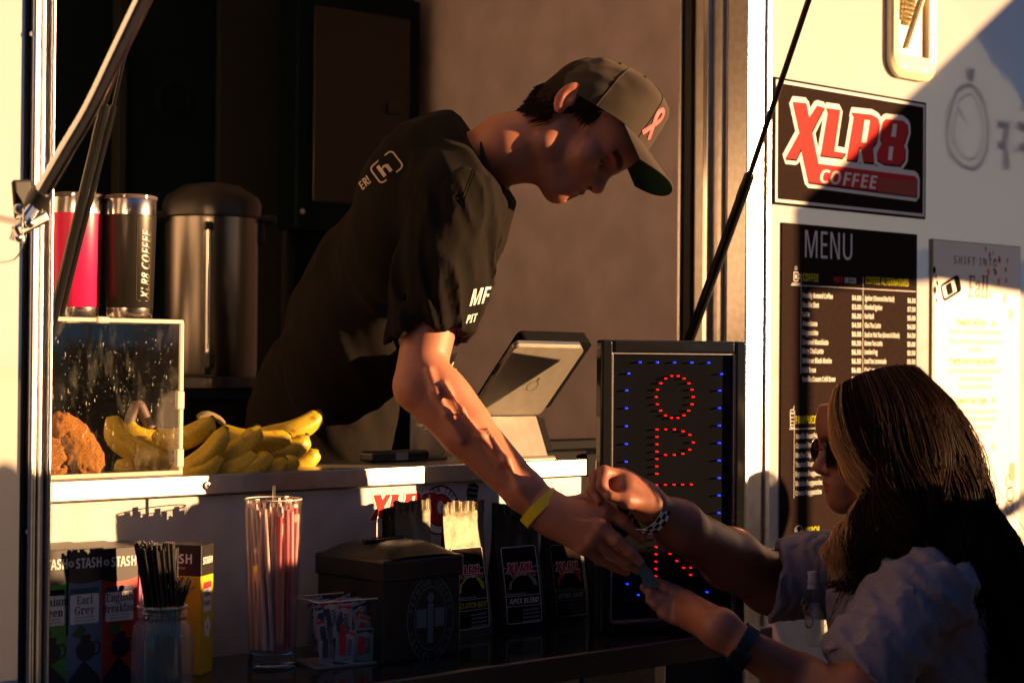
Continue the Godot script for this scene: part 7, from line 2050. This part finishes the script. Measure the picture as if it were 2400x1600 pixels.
	ns.cone(Vector3(2.3681, 1.0607, 0.9085), Vector3(2.3238, 1.0228, 0.9116), 0.058, 0.062, 0.004, 1)
	ns.cut(nd.normalized() - R3 * 0.35, Vector3(2.3614, 1.0719, 0.8889), 0.003)
	raise(ns, sm, 0.009)
	var fs := Sdf.new(); fs.grow = 1.05
	fs.cone(Vector3(2.7337, 1.1972, 0.6383), Vector3(2.6435, 1.1911, 0.5937), 0.076, 0.074, 0.03)
	fs.cone(Vector3(2.6435, 1.1911, 0.5937), Vector3(2.5438, 1.1819, 0.5592), 0.072, 0.072, 0.03)
	fs.cone(Vector3(2.5915, 1.1758, 0.5346), Vector3(2.5344, 1.1818, 0.551), 0.062, 0.062, 0.003, 1)
	fs.disp = func(p: Vector3) -> float:
		var x := p.dot(R3)
		return -absf(sin(x * 95.0 + fn.get_noise_3d(p.x * 8, p.y * 8, p.z * 8) * 5.0)) * 0.007 + 0.003
	fs.disp_max = 0.012
	fs.cut(-R3 + U3 * 0.16, Vector3(2.5896, 1.1774, 0.533), 0.003)
	raise(fs, sm, 0.008)
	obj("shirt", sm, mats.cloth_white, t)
	# skirt or trousers below the picture
	var tr := Sdf.new(); tr.grow = 1.05
	var hip: Vector3 = Vector3(2.7052, 0.7809, 0.8036)
	tr.egg(hip, Vector3(0.17, 0.16, 0.19), 0.05)
	for s in [-1.0, 1.0]: chain(tr, [hip + V3 * s * 0.09 - U3 * 0.05, Vector3(hip.x + V3.x * s * 0.09, 0.45, hip.z + V3.z * s * 0.09), Vector3(hip.x + V3.x * s * 0.09 + 0.03, 0.08, hip.z + V3.z * s * 0.09 + 0.02)], [0.095, 0.065, 0.048], 0.04)
	obj("trousers", raise(tr, MB.new(), 0.022), mat("denim", Color(0.02, 0.03, 0.05), 0.8), t)
	var shoe := MB.new()
	for s in [-1.0, 1.0]: shoe.ball(Vector3(hip.x + V3.x * s * 0.09 - 0.02, 0.04, hip.z + V3.z * s * 0.09 - 0.02), Vector3(0.12, 0.045, 0.045), Basis(Vector3.UP, 2.4))
	obj("shoes", shoe, mats.rubber, t)
	band(t, "wristband", Vector3(2.2275, 1.3306, 0.5593), Vector3(2.3037, 1.303, 0.5587) - Vector3(2.2099, 1.3517, 0.5602), 0.0385, 0.023, mats.print_white, mats.print_black)
	# watch
	var wd: Vector3 = (Vector3(2.2476, 1.1035, 0.8154) - Vector3(2.1976, 1.1485, 0.7622)).normalized()
	band(t, "watch_strap", Vector3(2.2177, 1.1246, 0.7912), wd, 0.0385, 0.023, mats.black_plastic)
	var fx := wd.cross(V3).normalized()
	var wn := (S * 0.8 - fx * 0.5).normalized()
	obj("watch", MB.new().rbox(Vector3(2.2177, 1.1246, 0.7912) + wn * 0.039, Vector3(0.034, 0.040, 0.010), 0.004, Basis(wd, wn.cross(wd).normalized(), wn)), mats.black_gloss, t)
	# sunglasses
	var sg := MB.new(); var fr := MB.new()
	for z in [-1.0, 1.0]:
		var lb := Basis(hb.x, hb.y, hb.z).rotated(hb.y, z * 0.24)
		var c := h * Vector3(0.1405, -0.006, z * 0.034)
		sg.ball(c, Vector3(0.0035, 0.0225, 0.0265), lb, 24, 14)
		var rp := []
		for k in 25: rp.append(c + lb * Vector3(0.001, cos(TAU * k / 24) * 0.0235, sin(TAU * k / 24) * 0.0275))
		fr.tube(rp, 0.0022, 6, false)
		fr.tube([h * Vector3(0.131, 0.006, z * 0.064), h * Vector3(0.07, 0.008, z * 0.078), h * Vector3(-0.005, 0.004, z * 0.081)], [0.0026, 0.0022, 0.002], 6)
	fr.tube([h * Vector3(0.144, 0.002, -0.010), h * Vector3(0.147, 0.004, 0), h * Vector3(0.144, 0.002, 0.010)], 0.002, 6)
	var gl := obj("sunglasses", fr, mats.black_gloss, t)
	obj("lens", sg, mat("lens_dark", Color(0.004, 0.004, 0.006), 0.03, 0.0, {"spec": 0.7}), gl)
	make_hair(t, h)

func make_hair(t: Node3D, h: Transform3D) -> void:
	var S := -V3
	var dark := Color(0.016, 0.0085, 0.0055)
	var hb := Basis(h.basis.x.normalized(), h.basis.y.normalized(), h.basis.z.normalized())
	var base := Sdf.new(); base.grow = 1.05
	base.egg(Vector3(2.6256, 1.4809, 0.7874), Vector3(0.104, 0.098, 0.088), 0.03, 0, Basis(R3, U3, V3))
	base.egg(Vector3(2.667, 1.4213, 0.8223), Vector3(0.088, 0.112, 0.088), 0.04, 0, Basis(R3, U3, V3))
	base.cone(Vector3(2.662, 1.3749, 0.8454), Vector3(2.6581, 1.2357, 0.882), 0.092, 0.075, 0.05)
	base.cone(Vector3(2.7227, 1.3258, 0.8692), Vector3(2.722, 1.1402, 0.9219), 0.060, 0.060, 0.05)
	base.cone(Vector3(2.722, 1.1402, 0.9219), Vector3(2.7487, 0.9623, 0.9142), 0.062, 0.05, 0.05)
	base.cone(Vector3(2.6024, 1.3759, 0.8219), Vector3(2.5487, 1.2592, 0.8436), 0.062, 0.045, 0.04)
	base.cone(Vector3(2.5487, 1.2592, 0.8436), Vector3(2.5511, 1.1977, 0.7747), 0.045, 0.02, 0.03)
	base.cone(Vector3(2.6796, 1.342, 0.7199), Vector3(2.6351, 1.1936, 0.679), 0.04, 0.03, 0.03)
	base.cut(hb.x, h * Vector3(0.070, 0, 0), 0.02)
	base.P[-1][3] = (hb.x * 0.92 - hb.y * 0.38).normalized()
	base.P[-1][4] = h * Vector3(0.072, 0.0, 0.0)
	var m := MB.new()
	base.tone = func(_p: Vector3) -> Color: return dark
	raise(base, m, 0.012)
	# strands follow guide locks from the parting over the head and down
	var G := [
		[Vector3(2.4954, 1.5546, 0.7599), Vector3(2.4679, 1.5106, 0.7704), Vector3(2.4744, 1.449, 0.7891), Vector3(2.4977, 1.4016, 0.8156), Vector3(2.503, 1.3567, 0.8195), Vector3(2.4872, 1.314, 0.8052), Vector3(2.4748, 1.2751, 0.7939), Vector3(2.4919, 1.2235, 0.8079)],
		[Vector3(2.5155, 1.568, 0.7704), Vector3(2.4857, 1.5113, 0.8069), Vector3(2.4882, 1.443, 0.8361), Vector3(2.4964, 1.382, 0.8492), Vector3(2.4899, 1.321, 0.8498), Vector3(2.4865, 1.2735, 0.8461), Vector3(2.4823, 1.2354, 0.8278), Vector3(2.4874, 1.2027, 0.7757)],
		[Vector3(2.5548, 1.5855, 0.7838), Vector3(2.5186, 1.5273, 0.8426), Vector3(2.51, 1.4441, 0.876), Vector3(2.5119, 1.3683, 0.8862), Vector3(2.5033, 1.3119, 0.8893), Vector3(2.4939, 1.2706, 0.8874), Vector3(2.487, 1.2311, 0.8668), Vector3(2.4886, 1.197, 0.8327)],
		[Vector3(2.6049, 1.5953, 0.7993), Vector3(2.57, 1.5353, 0.8731), Vector3(2.556, 1.4443, 0.9089), Vector3(2.5528, 1.3686, 0.919), Vector3(2.5408, 1.3087, 0.9244), Vector3(2.5253, 1.2646, 0.9285), Vector3(2.5124, 1.228, 0.9308), Vector3(2.517, 1.1874, 0.9413)],
		[Vector3(2.6335, 1.5955, 0.81), Vector3(2.6199, 1.5352, 0.8885), Vector3(2.6167, 1.4434, 0.9263), Vector3(2.6113, 1.3597, 0.9415), Vector3(2.5988, 1.2845, 0.9506), Vector3(2.5995, 1.2171, 0.964), Vector3(2.625, 1.148, 0.9782), Vector3(2.6424, 1.0469, 0.9778)],
		[Vector3(2.6507, 1.5908, 0.8109), Vector3(2.6671, 1.519, 0.887), Vector3(2.6788, 1.4337, 0.9238), Vector3(2.686, 1.3563, 0.9431), Vector3(2.6852, 1.2723, 0.9622), Vector3(2.6946, 1.2032, 0.9761), Vector3(2.7118, 1.1328, 0.983), Vector3(2.7284, 1.0222, 0.9817)],
		[Vector3(2.6632, 1.5876, 0.8076), Vector3(2.7052, 1.5061, 0.8708), Vector3(2.7305, 1.4193, 0.9054), Vector3(2.7428, 1.3449, 0.9289), Vector3(2.7514, 1.263, 0.9492), Vector3(2.7702, 1.196, 0.9645), Vector3(2.7878, 1.133, 0.9788), Vector3(2.8, 1.0126, 0.9735)]]
	var fn := FastNoiseLite.new(); fn.seed = 77; fn.frequency = 1.0
	for lock in 150:
		var u0 := rng.randf() * 6.0
		if lock < 16: u0 = rng.randf() * 0.5
		elif lock % 4 == 0: u0 = 3.6 + rng.randf() * 2.4
		var ph := u0 * 2.6 + rng.randf() * 2.2; var amp := rng.randf_range(0.6, 1.2); var bob := rng.randf_range(-0.008, 0.007)
		var tone := rng.randf(); var gold := u0 < 0.5
		var last := 8 if lock % 3 else 7
		for k in 22:
			var stray := k < 3
			var du := rng.randf_range(-0.26, 0.26)
			var lift := bob + rng.randf_range(-0.004, 0.004) + (rng.randf_range(0.003, 0.020) if stray else 0.0)
			var p1 := rng.randf() * TAU; var off := rng.randf_range(-0.35, 0.35)
			var pts := []
			for j in last:
				var v := j / 7.0
				var u := clampf(u0 + du * (1.0 - 0.55 * v), 0.0, 5.999)
				var i := int(u); var f := u - i
				var p: Vector3 = (G[i][j] as Vector3).lerp(G[i + 1][j], f)
				var wv := smoothstep(0.08, 0.65, v)
				p += R3 * (sin(ph + off + v * 11.0 + u * 0.6) * 0.034 * wv * amp) + S * cos(ph + off + v * 12.0) * 0.015 * wv * amp
				p += (R3 * sin(p1 + v * 11.0) + U3 * cos(p1 + v * 9.0)) * (0.013 if stray else 0.0055) * wv
				p += (S * (0.8 - u * 0.11) + R3 * (u * 0.13) + U3 * (1.0 - v) * 0.25) * lift
				pts.append(p)
			pts = spline(pts, 4)
			var rad := []
			for j in pts.size(): rad.append(lerpf(0.0013, 0.0004, pow(j / float(pts.size()), 2.0)) * (0.32 if stray else 1.0))
			var c := dark.lerp(Color(0.045, 0.018, 0.009), tone * 0.8) * rng.randf_range(0.6, 1.35)
			if gold: c = Color(0.78, 0.42, 0.15).lerp(Color(0.34, 0.16, 0.06), rng.randf() * 0.8)
			m.col = c
			m.tube(pts, rad, 4, false)
	# loose fine hairs by the collar and off the back
	for k in 26:
		var p0: Vector3 = [Vector3(2.4854, 1.2445, 0.8128), Vector3(2.7267, 1.2925, 0.9544)][k % 2]
		p0 += R3 * rng.randf_range(-0.02, 0.02) + U3 * rng.randf_range(-0.06, 0.04)
		var dirx := -0.7 if k % 2 == 0 else 0.35
		var pts := []
		var rr := rng.randf_range(0.003, 0.009); var le := rng.randf_range(0.5, 1.1)
		for j in 8:
			var v := j / 7.0 * le
			pts.append(p0 + R3 * (dirx * 0.07 * v + sin(v * 6.0 + k) * rr) + U3 * (-0.10 * v + cos(v * 6.0 + k) * rr * 0.5) + S * 0.01)
		m.col = dark * rng.randf_range(0.8, 1.8)
		m.tube(spline(pts, 3), 0.0005, 4, false)
	m.col = Color(1, 1, 1)
	obj("hair", m, mats.hair, t)

func make_handover() -> void:
	# bank card between the hands
	var c: Vector3 = Vector3(2.2256, 1.3208, 0.4871)
	var y := (Vector3(2.2218, 1.3543, 0.4635) - Vector3(2.2291, 1.2878, 0.5108)).normalized()
	var x := (R3 * 0.93 - U3 * 0.12 - V3 * 0.25); x = (x - y * x.dot(y)).normalized()
	var t := thing("payment_card", "black payment card with a pale edge passing between the two hands", "card", c, Basis(x, y, x.cross(y)))
	obj("card", MB.new().poly(rect(-0.023, -0.040, 0.023, 0.040, 0.004, 4), Vector3(0, 0, 0.0004), Basis(), 0.0008), mats.print_black, t)
	obj("card_edge", MB.new().ring(rect(-0.0236, -0.0406, 0.0236, 0.0406, 0.0044, 4), 0.0007, Vector3(0, 0, 0.0002), Basis(), 0.0006), mats.print_white, t)
	# folded note
	var m := MB.new()
	var a: Vector3 = Vector3(2.2129, 1.2387, 0.5453); var b: Vector3 = Vector3(2.2149, 1.198, 0.5742)
	var n := 8
	for k in n + 1:
		var f := k / float(n)
		var p := a.lerp(b, f) + R3 * sin(f * 3.1) * 0.006
		m.vert(p + R3 * 0.014 + V3 * 0.012); m.vert(p - R3 * 0.012 - V3 * 0.004)
	for k in n: m.quad(k * 2, k * 2 + 1, k * 2 + 3, k * 2 + 2)
	var nt := obj("bank_note", m, mat("note_green", Color(0.14, 0.17, 0.11), 0.7, 0.0, {"back": Color(0.1, 0.1, 0.08)}))
	tag(nt, "folded green bank note held in the man's fingertips over the open palm", "bank note")
	# lanyard with a little bottle and rings at the woman's chest
	var lo: Vector3 = Vector3(2.5738, 1.2031, 0.6465)
	var l := thing("key_lanyard", "lanyard with a tiny clear bottle and brass rings hanging at the woman's chest", "lanyard", lo)
	var bt := func(p: Vector3) -> Vector3: return p - lo
	obj("bottle", MB.new().lathe(bt.call(Vector3(2.5799, 1.0683, 0.6498)), [Vector2(0.0001, 0), Vector2(0.016, 0.0), Vector2(0.018, 0.004), Vector2(0.018, 0.062), Vector2(0.010, 0.074), Vector2(0.010, 0.082), Vector2(0.0001, 0.082)], 20), mat("bottle_clear", Color(0.6, 0.62, 0.62), 0.08, 0.0, {"alpha": 0.35}), l)
	obj("cap", MB.new().lathe(bt.call(Vector3(2.5741, 1.177, 0.6464)), [Vector2(0.0001, -0.002), Vector2(0.013, 0.0), Vector2(0.013, 0.006), Vector2(0.0115, 0.008), Vector2(0.013, 0.010), Vector2(0.013, 0.018), Vector2(0.0115, 0.020), Vector2(0.012, 0.032), Vector2(0.0001, 0.034)], 20), mat("cap_pale", Color(0.55, 0.52, 0.52), 0.4), l)
	for q in [[Vector3(2.5554, 1.14, 0.6517), 0.010], [Vector3(2.5594, 1.1173, 0.6548), 0.012], [Vector3(2.5515, 1.1522, 0.6485), 0.008]]:
		var rp := []
		for k in 17: rp.append(bt.call(q[0]) + R3 * cos(TAU * k / 16) * q[1] * 0.7 + U3 * sin(TAU * k / 16) * q[1] + V3 * cos(TAU * k / 16) * q[1] * 0.6)
		obj("ring", MB.new().tube(rp, 0.0016, 6, false), mat("brass", Color(0.55, 0.36, 0.12), 0.25, 1.0), l)
	obj("cord", MB.new().tube(spline([bt.call(Vector3(2.5738, 1.2031, 0.6465)), bt.call(Vector3(2.6029, 1.2252, 0.6424)), bt.call(Vector3(2.6428, 1.2367, 0.6623)), bt.call(Vector3(2.665, 1.2519, 0.7114))], 6), 0.005, 8, true, 0.4), mat("cord_teal", Color(0.01, 0.09, 0.07), 0.6), l)

func make_bystander(o: Vector3, label: String, turn: float, tall: float) -> void:
	var t := thing("person", label, "person", o, Basis(Vector3.UP, turn) * tall)
	var s := Sdf.new()
	s.egg(Vector3(0, 1.50, 0), Vector3(0.078, 0.115, 0.098), 0.02)
	s.cone(Vector3(0, 1.42, 0), Vector3(0, 1.32, 0), 0.055, 0.06, 0.03)
	s.ball(Vector3(0, 1.49, 0.10), 0.014, 0.02)
	for q in [-1.0, 1.0]:
		s.cone(Vector3(q * 0.06, 1.30, 0), Vector3(q * 0.17, 1.26, 0), 0.06, 0.055, 0.04)
		s.cone(Vector3(q * 0.18, 1.25, 0), Vector3(q * 0.23, 0.98, 0.0), 0.052, 0.042, 0.02)
		s.cone(Vector3(q * 0.23, 0.98, 0), Vector3(q * 0.22, 0.76, 0.08), 0.042, 0.03, 0.02)
		for k in 5: s.cone(Vector3(q * 0.22, 0.75, 0.085), Vector3(q * 0.21, 0.62, 0.06 + k * 0.022), 0.022, 0.009, 0.015)
	var body := MB.new(); s.tone = func(_p: Vector3) -> Color: return Color(0.35, 0.18, 0.11)
	raise(s, body, 0.014)
	obj("body", body, mats.skin, t)
	var c := Sdf.new()
	c.cone(Vector3(0, 1.27, 0), Vector3(0, 0.86, 0), 0.155, 0.165, 0.05)
	for q in [-1.0, 1.0]: c.cone(Vector3(q * 0.15, 1.26, 0), Vector3(q * 0.225, 1.03, 0), 0.07, 0.062, 0.05)
	obj("coat", raise(c, MB.new(), 0.018), mat("coat_blue", Color(0.05, 0.07, 0.10), 0.9), t)
	var l := Sdf.new()
	for q in [-1.0, 1.0]: l.cone(Vector3(q * 0.085, 0.86, 0), Vector3(q * 0.09, 0.06, 0), 0.095, 0.055, 0.04)
	obj("trousers", raise(l, MB.new(), 0.02), mats.denim, t)
	var sh := MB.new()
	for q in [-1.0, 1.0]: sh.ball(Vector3(q * 0.09, 0.05, 0.05), Vector3(0.05, 0.05, 0.13))
	obj("shoes", sh, mats.rubber, t)
